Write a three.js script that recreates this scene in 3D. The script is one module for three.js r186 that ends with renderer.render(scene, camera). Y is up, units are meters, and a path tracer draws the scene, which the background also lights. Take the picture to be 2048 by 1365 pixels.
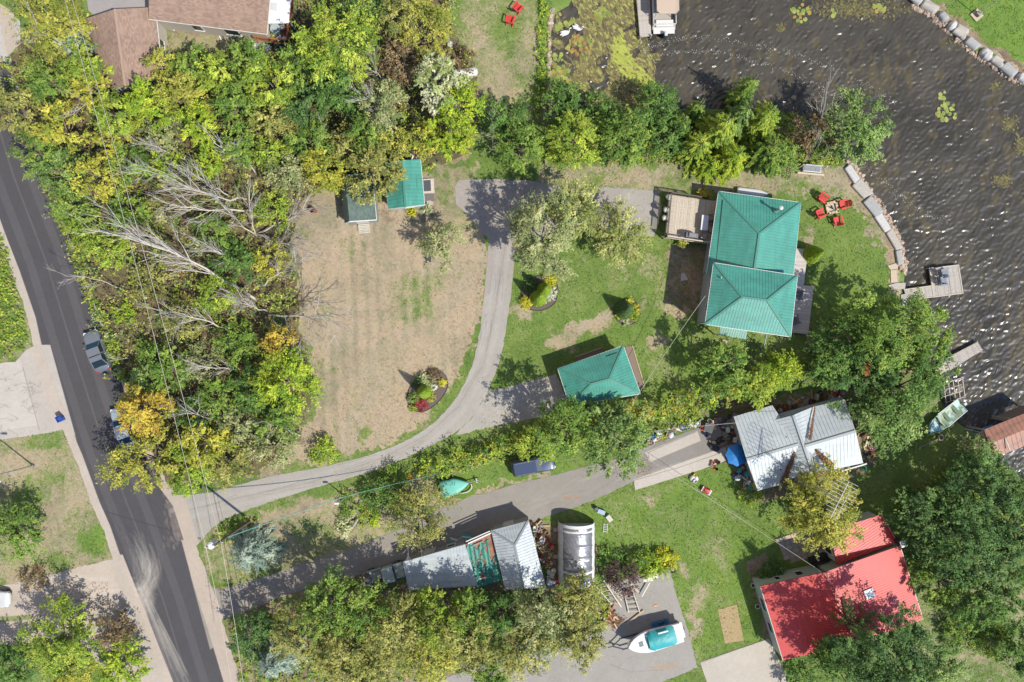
import * as THREE from 'three';
import { Sky } from 'three/addons/objects/Sky.js';
import { mergeGeometries } from 'three/addons/utils/BufferGeometryUtils.js';
import { RoundedBoxGeometry } from 'three/addons/geometries/RoundedBoxGeometry.js';

// ---------- camera: a drone 73.8 m up, looking straight down, north up ----------
const ALT = 73.8, PPM = 18.5;                       // metres of altitude, photo pixels per metre on the ground
const scene = new THREE.Scene();
const camera = new THREE.PerspectiveCamera(53.13, 1024 / 682, 1, 2000);
camera.position.set(0, ALT, 0); camera.up.set(0, 0, -1); camera.lookAt(0, 0, 0);

// ---------- sky, sun, exposure ----------
const sunDir = new THREE.Vector3(0.788 * Math.cos(0.873), Math.sin(0.873), 0.616 * Math.cos(0.873)).normalize();
const sky = new Sky(); sky.name = 'sky'; sky.scale.setScalar(1500);
Object.assign(sky.material.uniforms.turbidity, { value: 5 });
Object.assign(sky.material.uniforms.rayleigh, { value: 0.75 });
Object.assign(sky.material.uniforms.mieCoefficient, { value: 0.004 });
sky.material.uniforms.cloudCoverage.value = 0.6; sky.material.uniforms.cloudDensity.value = 0.6;
sky.material.uniforms.sunPosition.value.copy(sunDir);
sky.userData.kind = 'structure';
scene.add(sky);
scene.environmentIntensity = 0.19;
const sun = new THREE.DirectionalLight(new THREE.Color(1, 0.92, 0.77), 5);
sun.name = 'sun'; sun.position.copy(sunDir).multiplyScalar(200); sun.target.position.set(0, 0, 0);
sun.castShadow = true; sun.shadow.mapSize.set(4096, 4096); sun.shadow.radius = 1;
Object.assign(sun.shadow.camera, { left: -75, right: 75, top: 75, bottom: -75, near: 10, far: 400 });
scene.add(sun, sun.target);
const renderer = new THREE.WebGLRenderer({ antialias: true });
renderer.toneMapping = THREE.LinearToneMapping;
renderer.toneMappingExposure = 1.5;
renderer.shadowMap.enabled = true;

// ---------- helpers ----------
const V = (x, y, z) => new THREE.Vector3(x, y, z);
// a survey mark: where a point seen at photo pixel (px, py) stands when it is h metres above the ground
const W = (px, py, h = 0) => { const k = (ALT - h) / ALT / PPM; return V((px - 1024) * k, h, (py - 682.5) * k); };
function rng(seed) { let s = (seed * 2654435761) >>> 0; return () => { s = (s + 0x6d2b79f5) | 0; let t = Math.imul(s ^ (s >>> 15), 1 | s); t = (t + Math.imul(t ^ (t >>> 7), 61 | t)) ^ t; return ((t ^ (t >>> 14)) >>> 0) / 4294967296; }; }
const clamp = (x, a = 0, b = 1) => Math.min(b, Math.max(a, x)), lerp = (a, b, t) => a + (b - a) * t, sstep = (a, b, x) => { const t = clamp((x - a) / (b - a)); return t * t * (3 - 2 * t); };
const used = {};
const numbered = (n) => { used[n] = (used[n] ?? -1) + 1; return used[n] ? n + '_' + String(used[n]).padStart(3, '0') : n; };
function thing(name, label, category, at = V(0, 0, 0), turn = 0, group) {
  const o = new THREE.Group(); o.name = numbered(name); o.position.copy(at); o.rotation.y = turn;
  o.userData = { label, category }; if (group) o.userData.group = group; scene.add(o); return o;
}
function part(parent, name, geo, mat, label) { const m = new THREE.Mesh(geo, mat); m.name = name; m.castShadow = m.receiveShadow = true; if (label) m.userData.label = label; parent.add(m); return m; }
function one(name, label, category, geo, mat, at, turn = 0, group) { const m = new THREE.Mesh(geo, mat); m.name = numbered(name); m.castShadow = m.receiveShadow = true; if (at) m.position.copy(at); m.rotation.y = turn; m.userData = { label, category }; if (group) m.userData.group = group; scene.add(m); return m; }
function struct(name, geo, mat, label, category) { const m = new THREE.Mesh(geo, mat); m.name = numbered(name); m.castShadow = m.receiveShadow = true; m.userData = { kind: 'structure', label, category }; scene.add(m); return m; }
function sub(parent, name, label) { const g = new THREE.Group(); g.name = name; if (label) g.userData.label = label; parent.add(g); return g; }
function copyOf(o, at, turn, label, scale) { const c = o.clone(); c.name = numbered(o.name.replace(/_\d{3}$/, '')); c.userData = { ...o.userData }; if (label) c.userData.label = label; c.position.copy(at); c.rotation.y = turn; if (scale) c.scale.setScalar(scale); scene.add(c); return c; }
// base colour from the colour that a surface shows in full sun
const KSUN = 1.72;
const lit = (hex, k = KSUN) => new THREE.Color(hex).multiplyScalar(1 / k);
const mats = {};
function M(hex, rough = 0.85, o = {}) { const key = hex + '|' + rough + JSON.stringify(o); if (!mats[key]) { const { k, phys, ...rest } = o; mats[key] = new (phys ? THREE.MeshPhysicalMaterial : THREE.MeshStandardMaterial)({ color: lit(hex, k), roughness: rough, ...rest }); } return mats[key]; }

const ng = (g) => { let q = g.index ? g.toNonIndexed() : g; if (!q.attributes.normal) q.computeVertexNormals(); if (!q.attributes.uv) q.setAttribute('uv', new THREE.BufferAttribute(new Float32Array(q.attributes.position.count * 2), 2)); for (const k of Object.keys(q.attributes)) if (!['position', 'normal', 'uv'].includes(k)) q.deleteAttribute(k); return q; };
const merge = (list) => mergeGeometries(list.flat().map(ng));
const put = (g, x, y, z, ry = 0, rx = 0, rz = 0) => { g.applyMatrix4(new THREE.Matrix4().compose(V(x, y, z), new THREE.Quaternion().setFromEuler(new THREE.Euler(rx, ry, rz, 'YXZ')), V(1, 1, 1))); return g; };
const B = (w, h, d, x = 0, y = 0, z = 0, ry = 0, rx = 0, rz = 0) => put(new THREE.BoxGeometry(w, h, d), x, y, z, ry, rx, rz);
const RB = (w, h, d, r, x = 0, y = 0, z = 0, ry = 0, rx = 0, rz = 0) => put(new RoundedBoxGeometry(w, h, d, 2, Math.min(r, w / 2.1, h / 2.1, d / 2.1)), x, y, z, ry, rx, rz);
const Cy = (r0, r1, h, x = 0, y = 0, z = 0, seg = 12, open = false) => put(new THREE.CylinderGeometry(r1, r0, h, seg, 1, open), x, y + h / 2, z);
function rod(a, b, r0, r1 = r0, seg = 6) { const d = b.clone().sub(a), g = new THREE.CylinderGeometry(r1, r0, d.length(), seg, 1); g.applyMatrix4(new THREE.Matrix4().compose(a.clone().add(b).multiplyScalar(0.5), new THREE.Quaternion().setFromUnitVectors(V(0, 1, 0), d.normalize()), V(1, 1, 1))); return g; }
function beam(a, b, w, h) { const d = b.clone().sub(a), L = d.length(), x = d.normalize(), z = V(0, 1, 0).cross(x).negate(); if (z.length() < 1e-4) z.set(0, 0, 1); z.normalize(); const y = z.clone().cross(x); const g = new THREE.BoxGeometry(L, h, w); g.applyMatrix4(new THREE.Matrix4().makeBasis(x, y, z).setPosition(a.clone().add(b).multiplyScalar(0.5))); return g; }
const tube = (pts, r, seg = 24, rad = 5) => new THREE.TubeGeometry(new THREE.CatmullRomCurve3(pts), seg, r, rad, false);
function wire(a, b, sag, r, n = 20) { const p = []; for (let i = 0; i <= n; i++) { const t = i / n, q = a.clone().lerp(b, t); q.y -= sag * 4 * t * (1 - t); p.push(q); } return tube(p, r, n, 4); }
function soup(pos, uv) { const g = new THREE.BufferGeometry(); g.setAttribute('position', new THREE.Float32BufferAttribute(pos, 3)); if (uv) g.setAttribute('uv', new THREE.Float32BufferAttribute(uv, 2)); g.computeVertexNormals(); return g; }
// frame of a planar polygon: u along its first edge (the eave), n up, v up the slope
function frame(pts) {
  const n = V(0, 0, 0); for (let i = 0; i < pts.length; i++) { const a = pts[i], b = pts[(i + 1) % pts.length]; n.x += (a.y - b.y) * (a.z + b.z); n.y += (a.z - b.z) * (a.x + b.x); n.z += (a.x - b.x) * (a.y + b.y); }
  n.normalize(); if (n.y < 0) n.negate(); const u = pts[1].clone().sub(pts[0]); u.addScaledVector(n, -u.dot(n)).normalize(); return { o: pts[0], u, n, v: n.clone().cross(u) };
}
const flat2 = (pts, f) => pts.map((p) => { const d = p.clone().sub(f.o); return [d.dot(f.u), d.dot(f.v)]; });
// a plate of thickness t under the polygon pts, uv in metres / uvs
function slab(pts, t, uvs = 1) {
  const f = frame(pts), q = flat2(pts, f), tri = THREE.ShapeUtils.triangulateShape(q.map((p) => new THREE.Vector2(...p)), []), pos = [], uv = [];
  const at = (i, d) => pts[i].clone().addScaledVector(f.n, d);
  const face = (a, b, c, ta, tb, tc) => { pos.push(...a, ...b, ...c); uv.push(...ta, ...tb, ...tc); };
  const T = (i) => [q[i][0] / uvs, q[i][1] / uvs];
  const up = (a, b, c) => b.clone().sub(a).cross(c.clone().sub(a)).dot(f.n) > 0;
  for (let [a, b, c] of tri) { if (!up(pts[a], pts[b], pts[c])) [b, c] = [c, b]; face(at(a, 0), at(b, 0), at(c, 0), T(a), T(b), T(c)); face(at(a, -t), at(c, -t), at(b, -t), T(a), T(c), T(b)); }
  let area = 0; for (let i = 0; i < q.length; i++) { const a = q[i], b = q[(i + 1) % q.length]; area += a[0] * b[1] - b[0] * a[1]; }
  for (let i = 0; i < pts.length; i++) { let j = (i + 1) % pts.length, a = i, b = j; if (area > 0) [a, b] = [j, i]; face(at(a, 0), at(b, 0), at(a, -t), T(a), T(b), T(a)); face(at(b, 0), at(b, -t), at(a, -t), T(b), T(b), T(a)); }
  return soup(pos, uv);
}
// standing-rib metal sheet over the polygon pts; ribs run up the slope from the eave (first edge)
function ribbed(pts, step = 0.3, hi = 0.03, rib = 0.07) {
  const f = frame(pts), q = flat2(pts, f), u0 = Math.min(...q.map((p) => p[0])), u1 = Math.max(...q.map((p) => p[0])), pos = [], uv = [];
  const clip = (poly, k, s) => { const out = []; for (let i = 0; i < poly.length; i++) { const a = poly[i], b = poly[(i + 1) % poly.length], da = s * (a[0] - k), db = s * (b[0] - k); if (da >= 0) out.push(a); if (da * db < 0) { const t = da / (da - db); out.push([lerp(a[0], b[0], t), lerp(a[1], b[1], t)]); } } return out; };
  const cuts = []; for (let u = u0; u < u1; u += step) cuts.push([u, 0], [u + step - rib, 0], [u + step - rib * 0.7, hi], [u + step - rib * 0.3, hi]); cuts.push([u1 + step, 0]);
  for (let i = 0; i + 1 < cuts.length; i++) {
    const [a, ha] = cuts[i], [b, hb] = cuts[i + 1]; let p = clip(clip(q, a, 1), b, -1); if (p.length < 3) continue;
    const P = (c) => f.o.clone().addScaledVector(f.u, c[0]).addScaledVector(f.v, c[1]).addScaledVector(f.n, 0.006 + lerp(ha, hb, (c[0] - a) / (b - a)));
    for (let k = 1; k + 1 < p.length; k++) { let t = [p[0], p[k], p[k + 1]]; const e = t.map(P); if (e[1].clone().sub(e[0]).cross(e[2].clone().sub(e[0])).dot(f.n) < 0) t = [t[0], t[2], t[1]]; for (const c of t) { pos.push(...P(c)); uv.push(c[0], c[1]); } }
  }
  const g = soup(pos, uv), s = slab(pts, 0.05); return merge([g, s]);
}
// rings of points joined into a closed skin
function loft(rings, capA = true, capB = true, smooth = true) {
  const n = rings[0].length, pos = [], idx = []; for (const r of rings) for (const p of r) pos.push(p.x, p.y, p.z);
  for (let i = 0; i + 1 < rings.length; i++) for (let j = 0; j < n; j++) { const a = i * n + j, b = i * n + (j + 1) % n, c = a + n, d = b + n; idx.push(a, c, b, b, c, d); }
  const cap = (i, flip) => { const c = pos.length / 3, m = V(0, 0, 0); rings[i].forEach((p) => m.add(p)); m.multiplyScalar(1 / n); pos.push(m.x, m.y, m.z); for (let j = 0; j < n; j++) { const a = i * n + j, b = i * n + (j + 1) % n; flip ? idx.push(c, b, a) : idx.push(c, a, b); } };
  if (capA) cap(0, false); if (capB) cap(rings.length - 1, true);
  let g = new THREE.BufferGeometry(); g.setAttribute('position', new THREE.Float32BufferAttribute(pos, 3)); g.setIndex(idx); if (!smooth) g = g.toNonIndexed(); g.computeVertexNormals(); return g;
}
const poly = (list, h = 0) => list.map(([x, y, hh]) => W(x, y, hh ?? h));
const inPoly = (x, y, p) => { let c = false; for (let i = 0, j = p.length - 1; i < p.length; j = i++) { const [xi, yi] = p[i], [xj, yj] = p[j]; if (yi > y !== yj > y && x < (xj - xi) * (y - yi) / (yj - yi) + xi) c = !c; } return c; };

// ---------- noise ----------
const NT = (() => { const r = rng(77), a = new Float32Array(256 * 256); for (let i = 0; i < a.length; i++) a[i] = r(); return a; })();
function noise(x, y) { const xi = Math.floor(x), yi = Math.floor(y), fx = x - xi, fy = y - yi, u = fx * fx * (3 - 2 * fx), v = fy * fy * (3 - 2 * fy), a = (yi & 255) << 8, b = ((yi + 1) & 255) << 8, c = xi & 255, d = (xi + 1) & 255; return lerp(lerp(NT[a + c], NT[a + d], u), lerp(NT[b + c], NT[b + d], u), v); }
const fbm = (x, y, n = 4) => { let s = 0, a = 0.5, t = 0; for (let i = 0; i < n; i++) { s += a * noise(x, y); t += a; x = x * 2.03 + 17.3; y = y * 2.03 + 9.1; a *= 0.5; } return s / t; };
function dataTex(w, h, fn, srgb = true, rep) { const d = new Uint8Array(w * h * 4); for (let y = 0; y < h; y++) for (let x = 0; x < w; x++) { const c = fn(x, y), i = (y * w + x) * 4; d[i] = clamp(c[0], 0, 255); d[i + 1] = clamp(c[1], 0, 255); d[i + 2] = clamp(c[2], 0, 255); d[i + 3] = 255; } const t = new THREE.DataTexture(d, w, h); t.magFilter = THREE.LinearFilter; t.minFilter = THREE.LinearMipmapLinearFilter; t.generateMipmaps = true; t.wrapS = t.wrapT = THREE.RepeatWrapping; if (srgb) t.colorSpace = THREE.SRGBColorSpace; if (rep) t.repeat.set(rep[0], rep[1]); t.needsUpdate = true; return t; }

// ================= GROUND, WATER, PAVING =================
const TX0 = -176, TY0 = -150, TW = 2400, TH = 1665;                 // the surveyed sheet, in photo pixels on the ground
const uvAt = (x, z) => [(x * PPM + 1024 - TX0) / TW, (z * PPM + 682.5 - TY0) / TH];
const woods = [[-60, 200], [60, 60], [170, 60], [205, 150], [330, 110], [520, 95], [590, 30], [640, -60], [900, -60], [905, 60], [955, 130], [950, 300], [880, 330], [770, 330], [690, 350], [600, 400], [585, 480], [600, 640], [622, 760], [600, 880], [520, 950], [330, 965], [300, 900], [215, 760], [165, 570], [110, 420], [75, 330], [20, 260]];
const lake = [[1142, -500], [1138, 2], [1106, 20], [1098, 60], [1097, 235], [1180, 232], [1290, 222], [1400, 220], [1520, 222], [1600, 232], [1650, 270], [1694, 322], [1724, 368], [1756, 412], [1784, 455], [1803, 500], [1811, 540], [1806, 575], [1816, 610], [1832, 660], [1860, 715], [1872, 760], [1880, 800], [1900, 835], [1928, 858], [1965, 878], [1990, 915], [2048, 965], [2300, 1050], [3200, 1000], [3200, 500], [2300, 320], [2048, 160], [2000, 130], [1955, 100], [1915, 64], [1875, 30], [1838, 2], [1720, -150], [1600, -500]];
const lakeM = lake.map(([x, y]) => [(x - 1024) / PPM, (y - 682.5) / PPM]);
function lakeDist(x, z) { let d = 1e9; for (let i = 0, j = lakeM.length - 1; i < lakeM.length; j = i++) { const [ax, az] = lakeM[j], [bx, bz] = lakeM[i], ex = bx - ax, ez = bz - az, t = clamp(((x - ax) * ex + (z - az) * ez) / (ex * ex + ez * ez)), dx = x - ax - ex * t, dz = z - az - ez * t; d = Math.min(d, dx * dx + dz * dz); } d = Math.sqrt(d); return inPoly(x, z, lakeM) ? d : -d; }
const WATER = -0.4, gaussN = (r) => r() + r() + r() - 1.5;
const groundY = (x, z) => { const d = lakeDist(x, z); return d < -0.5 ? 0 : -1.3 * sstep(-0.5, 1.6, d); };

function maskCanvas(draw) {
  const w = 1200, h = 832, c = document.createElement('canvas'); c.width = w; c.height = h; const g = c.getContext('2d'); g.fillStyle = '#000'; g.fillRect(0, 0, w, h); g.setTransform(w / TW, 0, 0, h / TH, -TX0 * w / TW, -TY0 * h / TH);
  const P = (pts, v, a = 1) => { g.fillStyle = `rgba(${v * 255 | 0},${v * 255 | 0},${v * 255 | 0},${a})`; g.beginPath(); pts.forEach(([x, y], i) => i ? g.lineTo(x, y) : g.moveTo(x, y)); g.closePath(); g.fill(); };
  const E = (x, y, rx, ry, v, a = 1, rot = 0) => { const k = v * 255 | 0; g.save(); g.translate(x, y); g.rotate(rot); g.scale(rx, ry); const gr = g.createRadialGradient(0, 0, 0, 0, 0, 1); gr.addColorStop(0, `rgba(${k},${k},${k},${a})`); gr.addColorStop(0.6, `rgba(${k},${k},${k},${a * 0.8})`); gr.addColorStop(1, `rgba(${k},${k},${k},0)`); g.fillStyle = gr; g.beginPath(); g.arc(0, 0, 1, 0, 7); g.fill(); g.restore(); };
  const L = (pts, v, wd, a = 1) => { const k = v * 255 | 0; g.strokeStyle = `rgba(${k},${k},${k},${a})`; g.lineWidth = wd; g.lineCap = g.lineJoin = 'round'; g.beginPath(); pts.forEach(([x, y], i) => i ? g.lineTo(x, y) : g.moveTo(x, y)); g.stroke(); };
  draw(P, E, L);
  const d = g.getImageData(0, 0, w, h).data;
  return (px, py) => { const x = clamp((px - TX0) / TW * w, 0, w - 2), y = clamp((py - TY0) / TH * h, 0, h - 2), xi = x | 0, yi = y | 0, fx = x - xi, fy = y - yi, k = (yi * w + xi) * 4; return lerp(lerp(d[k], d[k + 4], fx), lerp(d[k + w * 4], d[k + w * 4 + 4], fx), fy) / 255; };
}
const lawnDry = [[585, 395], [700, 380], [770, 400], [870, 330], [915, 350], [935, 420], [985, 450], [978, 560], [962, 660], [935, 740], [905, 790], [855, 850], [800, 885], [700, 915], [600, 935], [505, 965], [560, 900], [610, 860], [640, 760], [600, 640], [590, 520]];
const dryM = maskCanvas((P, E, L) => {
  P([[TX0, TY0], [TX0 + TW, TY0], [TX0 + TW, TY0 + TH], [TX0, TY0 + TH]], 0.22);
  P(lawnDry, 0.95);
  P([[860, 325], [960, 330], [940, 400], [985, 450], [940, 440], [880, 420]], 0.62);
  L([[985, 440], [985, 520], [970, 640], [948, 720], [915, 780], [880, 815]], 0.1, 30); L([[880, 815], [830, 865], [770, 895], [680, 918], [560, 945]], 0.35, 14);
  E(830, 600, 60, 75, 0.45, 0.9, 0.4); E(850, 560, 60, 35, 0.5, 0.8); E(700, 500, 30, 40, 0.62, 0.7); E(640, 560, 30, 40, 0.65, 0.6); E(650, 630, 22, 30, 0.55, 0.7); E(655, 730, 30, 26, 0.5, 0.7); E(725, 868, 18, 16, 0.1, 0.9); E(610, 455, 14, 16, 0.4, 0.8); E(770, 760, 40, 90, 0.7, 0.6, 0.5); E(720, 830, 30, 50, 0.65, 0.6); E(650, 860, 25, 40, 0.7, 0.5); E(690, 480, 14, 30, 0.5, 0.7); E(905, 545, 30, 40, 0.6, 0.6); E(930, 460, 30, 25, 0.5, 0.7);
  P([[1030, 480], [1200, 500], [1320, 480], [1420, 480], [1420, 700], [1290, 800], [1110, 740], [990, 790], [970, 780], [1005, 660], [1025, 540]], 0.17);
  E(1165, 660, 75, 24, 0.95, 1, -0.32); E(1120, 680, 40, 22, 0.9, 1, -0.1); E(1210, 640, 30, 22, 0.85); E(1350, 620, 42, 16, 0.9, 1, 0.4); E(1312, 680, 30, 22, 0.85, 0.9); E(1045, 632, 26, 16, 0.85); E(1270, 610, 22, 14, 0.6); E(1090, 500, 30, 20, 0.55, 0.7); E(1270, 520, 60, 25, 0.5, 0.7); E(1300, 560, 30, 60, 0.5, 0.6); E(1320, 740, 30, 40, 0.5, 0.6); E(1240, 545, 80, 20, 0.45, 0.6); E(1120, 560, 40, 14, 0.42, 0.6); E(1180, 575, 60, 16, 0.4, 0.5);
  P([[1080, 335], [1330, 330], [1610, 335], [1610, 390], [1330, 388], [1180, 372], [1060, 362]], 0.62); E(1200, 355, 50, 14, 0.3, 0.8); E(1360, 360, 60, 14, 0.4, 0.8); E(1280, 350, 50, 12, 0.85, 0.7); E(1480, 355, 60, 12, 0.85, 0.7);
  P([[1600, 375], [1690, 385], [1770, 470], [1790, 560], [1790, 610], [1620, 640], [1610, 520]], 0.12); E(1660, 360, 70, 30, 0.88); E(1710, 385, 40, 26, 0.8); L([[1700, 340], [1730, 400], [1765, 450], [1788, 500], [1792, 570]], 0.92, 26); E(1745, 478, 22, 14, 0.92); E(1738, 470, 26, 18, 0.7); E(1622, 480, 14, 40, 0.7);
  P([[905, -150], [1098, -150], [1098, 235], [950, 235]], 0.5); E(960, 90, 60, 90, 0.75, 0.6); E(1000, 170, 50, 70, 0.8, 0.6); E(1010, 60, 50, 50, 0.2, 0.7); L([[1086, -20], [1084, 120], [1080, 215]], 0.02, 26); E(1055, 100, 25, 70, 0.7, 0.6);
  P([[-176, 440], [10, 470], [66, 690], [-176, 720]], 0.25); L([[8, 490], [40, 600], [62, 690]], 0.55, 14); E(25, 700, 40, 24, 0.7);
  P([[-176, 880], [150, 850], [235, 1120], [90, 1170], [-176, 1180]], 0.62); E(60, 930, 60, 40, 0.85, 0.7); E(110, 1030, 40, 70, 0.85, 0.7, 0.4); E(190, 1080, 36, 46, 0.05, 0.95); E(60, 1010, 40, 60, 0.15, 0.7); E(90, 880, 50, 26, 0.2, 0.8); E(110, 1120, 40, 30, 0.25, 0.7); E(30, 1150, 40, 26, 0.8, 0.6); E(100, 960, 30, 30, 0.3, 0.7);
  P([[400, 1080], [440, 1050], [850, 945], [960, 940], [900, 1010], [700, 1110], [480, 1170], [410, 1150]], 0.55); E(530, 1060, 50, 34, 0.95, 0.9); E(600, 1020, 80, 26, 0.92, 0.9, -0.25); E(700, 1000, 60, 18, 0.8, 0.8, -0.2); E(560, 1100, 50, 26, 0.7); E(640, 1060, 40, 20, 0.3, 0.8);
  P([[870, 960], [1130, 900], [1300, 860], [1420, 830], [1420, 890], [1150, 970], [900, 1010]], 0.2); L([[880, 1010], [1000, 975], [1100, 948]], 0.75, 12);
  P([[1090, 1050], [1300, 990], [1470, 930], [1560, 980], [1600, 1090], [1530, 1140], [1560, 1270], [1400, 1300], [1350, 1140], [1200, 1140], [1090, 1060]], 0.22); E(1330, 1040, 60, 30, 0.5, 0.6); E(1420, 1090, 50, 40, 0.55, 0.6); E(1370, 1140, 22, 18, 0.85); E(1400, 1200, 28, 40, 0.75, 0.8); E(1385, 1250, 18, 30, 0.85); E(1306, 998, 14, 20, 0.7); E(1460, 1210, 40, 30, 0.5, 0.6); E(1260, 1050, 60, 20, 0.4, 0.6);
  P([[1830, 1150], [2060, 1100], [2060, 1400], [1830, 1400]], 0.45); E(1950, 1310, 50, 30, 0.85, 0.7); E(1880, 1200, 40, 30, 0.5, 0.6); P([[1730, 880], [1990, 900], [1960, 1100], [1740, 1010]], 0.2);
  P([[330, 55], [530, 60], [530, 110], [330, 110]], 0.6); P([[20, 60], [70, 90], [60, 180], [25, 180]], 0.6); P([[590, -40], [700, -40], [650, 60], [590, 60]], 0.4);
  P([[1870, -60], [2230, -60], [2230, 260], [2048, 140], [1960, 80]], 0.0);
  E(1460, 720, 60, 40, 0.35, 0.6); L([[1850, -10], [1900, 45], [1960, 88], [2048, 145]], 0.95, 18);
});
const lushM = maskCanvas((P, E, L) => {
  P([[TX0, TY0], [TX0 + TW, TY0], [TX0 + TW, TY0 + TH], [TX0, TY0 + TH]], 0.35);
  P([[1870, -60], [2230, -60], [2230, 260], [2048, 140], [1960, 80]], 1); L([[1086, -20], [1084, 120], [1080, 215]], 1, 22); E(190, 1080, 40, 50, 0.95); P([[-176, 460], [0, 470], [50, 680], [-176, 700]], 0.7);
  P([[1090, 1050], [1300, 990], [1470, 930], [1560, 980], [1600, 1090], [1530, 1140], [1560, 1270], [1400, 1300]], 0.75); P([[870, 960], [1130, 900], [1150, 940], [900, 1000]], 0.8); E(1480, 960, 60, 40, 1); P([[1610, 440], [1770, 480], [1780, 600], [1620, 630]], 0.5); E(1400, 760, 120, 60, 0.6); P([[110, 430], [150, 430], [250, 660], [220, 740]], 0.8); E(2000, 20, 80, 60, 1);
});
const dirtM = maskCanvas((P, E, L) => {
  P(woods, 0.85); P([[410, 1180], [700, 1140], [1080, 1180], [1250, 1190], [1250, 1290], [880, 1400], [470, 1400]], 0.6);
  P([[1335, 500], [1420, 500], [1415, 640], [1330, 600]], 0.75); E(1370, 610, 50, 22, 0.6); E(600, 1025, 60, 18, 0.5, 0.9, -0.25); E(530, 1065, 36, 22, 0.7); E(560, 935, 60, 18, 0.6, 0.9, -0.3); E(430, 970, 60, 14, 0.5, 0.9, -0.2); L([[1700, 345], [1730, 400], [1770, 455], [1790, 510], [1790, 570]], 0.55, 16); L([[1860, -10], [1905, 40], [1965, 85], [2048, 142]], 0.9, 12); E(880, 365, 40, 60, 0.45); E(770, 430, 40, 40, 0.55); E(860, 400, 16, 60, 0.6);
  P([[1380, 790], [1480, 800], [1700, 780], [1750, 930], [1700, 960], [1520, 1010], [1440, 920]], 0.7); P([[1490, 1120], [1530, 1110], [1570, 1290], [1540, 1300]], 0.75); P([[1060, 1050], [1120, 1040], [1120, 1170], [1100, 1180]], 0.7); E(1225, 1210, 60, 60, 0.5); E(325, 80, 14, 40, 0.8); L([[330, 55], [420, 62], [525, 80]], 0.6, 14); E(1600, 340, 40, 14, 0.5); E(625, 415, 22, 14, 0.35); E(650, 760, 16, 10, 0.3); L([[760, 760], [765, 700]], 0.1, 10); E(1100, 240, 90, 24, 0.5); P([[1100, 235], [1650, 235], [1700, 330], [1080, 330]], 0.5); P([[1600, 660], [1870, 640], [1870, 830], [1700, 840]], 0.5); P([[1800, 1000], [2060, 960], [2060, 1100], [1830, 1150]], 0.35); P([[1290, 860], [1420, 815], [1420, 840], [1300, 885]], 0.5); E(710, 1030, 26, 12, 0.6);
});
const GW = 2048, GH = 1421;
const hexRGB = (h) => [h >> 16 & 255, h >> 8 & 255, h & 255];
const linC = (h) => hexRGB(h).map((v) => Math.pow(v / 255, 2.2));
const mix3 = (a, b, t) => [lerp(a[0], b[0], t), lerp(a[1], b[1], t), lerp(a[2], b[2], t)];
const enc = (c, k) => c.map((v) => 255 * Math.pow(clamp(v / k), 1 / 2.2));
const cG1 = linC(0x628033), cG2 = linC(0x889850), cL1 = linC(0x86a23a), cL2 = linC(0x638b32), cD1 = linC(0xcab597), cD2 = linC(0xb29e82), cDirt = linC(0xb39a80), cLit = linC(0x857850), cSoil = linC(0x6c5a48);
const groundTex = dataTex(GW, GH, (i, j) => {
  const px = TX0 + i / GW * TW, py = TY0 + j / GH * TH;
  const wx = (fbm(px / 26, py / 26, 3) - 0.5) * 46 + (noise(px / 5, py / 5) - 0.5) * 12, wy = (fbm(px / 26 + 40, py / 26 + 70, 3) - 0.5) * 46 + (noise(px / 5 + 31, py / 5 + 9) - 0.5) * 12;
  let dry = dryM(px + wx, py + wy); const lush = lushM(px + wx, py + wy), dirt = dirtM(px + wx * 0.8, py + wy * 0.8);
  const n1 = fbm(px / 9, py / 9, 4), n2 = fbm(px / 40 + 5, py / 40 + 8, 3), qx = px * 0.83 + py * 0.56, qy = py * 0.83 - px * 0.56, n3 = 0.55 * noise(qx / 1.9, qy / 1.9) + 0.45 * NT[(i * 7919 + j * 104729 + ((i * j) >> 3)) & 65535], n4 = noise(qx / 4.1 + 50, qy / 2.3 + 7 * n2), n5 = fbm(qx / 70 + 11, qy / 70 + 4, 4);
  const stripe = inPoly(px, py, lawnDry) ? 0.2 * Math.sin((px - py * 0.05) / 3.9 + 1.2 * n2) * sstep(0.25, 0.75, noise(px / 60, py / 160)) : 0;
  dry = sstep(0.2, 0.95, dry + (n1 - 0.5) * 0.6 + (n2 - 0.5) * 0.3 + (n3 - 0.5) * 0.3 + stripe * 0.6);
  const green = mix3(mix3(cG1, cG2, clamp(n2 * 1.3 - 0.1 + (n3 - 0.5) * 0.5)), mix3(cL1, cL2, clamp(n1 * 1.4 - 0.2)), lush);
  let c = mix3(green, mix3(cD1, cD2, clamp(n1 * 1.6 - 0.4 + stripe * 2)), dry);
  c = mix3(c, mix3(linC(0xc2b19c), linC(0xa09a72), n5), dry * 0.75 * sstep(0.47, 0.68, fbm(qx / 34 + 60, qy / 55 + 21, 4))); const dt = sstep(0.35, 0.75, dirt + (n1 - 0.5) * 0.9);
  c = mix3(c, inPoly(px, py, woods) ? mix3(cLit, cSoil, clamp(n1 * 2 - 0.5)) : mix3(cDirt, cSoil, clamp(n2 * 1.8 - 0.65)), dt);
  const sp = noise(qx / 4.3 + 90, qy / 4.3) > 0.78 ? 0.84 : 1; c = mix3(c, [c[0] * 0.82, c[1] * 0.86, c[2] * 0.84], sstep(0.5, 0.72, n5)); const g = (0.62 + 0.76 * (0.4 * n3 + 0.25 * n4 + 0.35 * n1)) * sp * (1 + stripe * 0.8);
  return enc(c.map((v) => v * g), KSUN);
});
groundTex.wrapS = groundTex.wrapT = THREE.MirroredRepeatWrapping;
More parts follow.
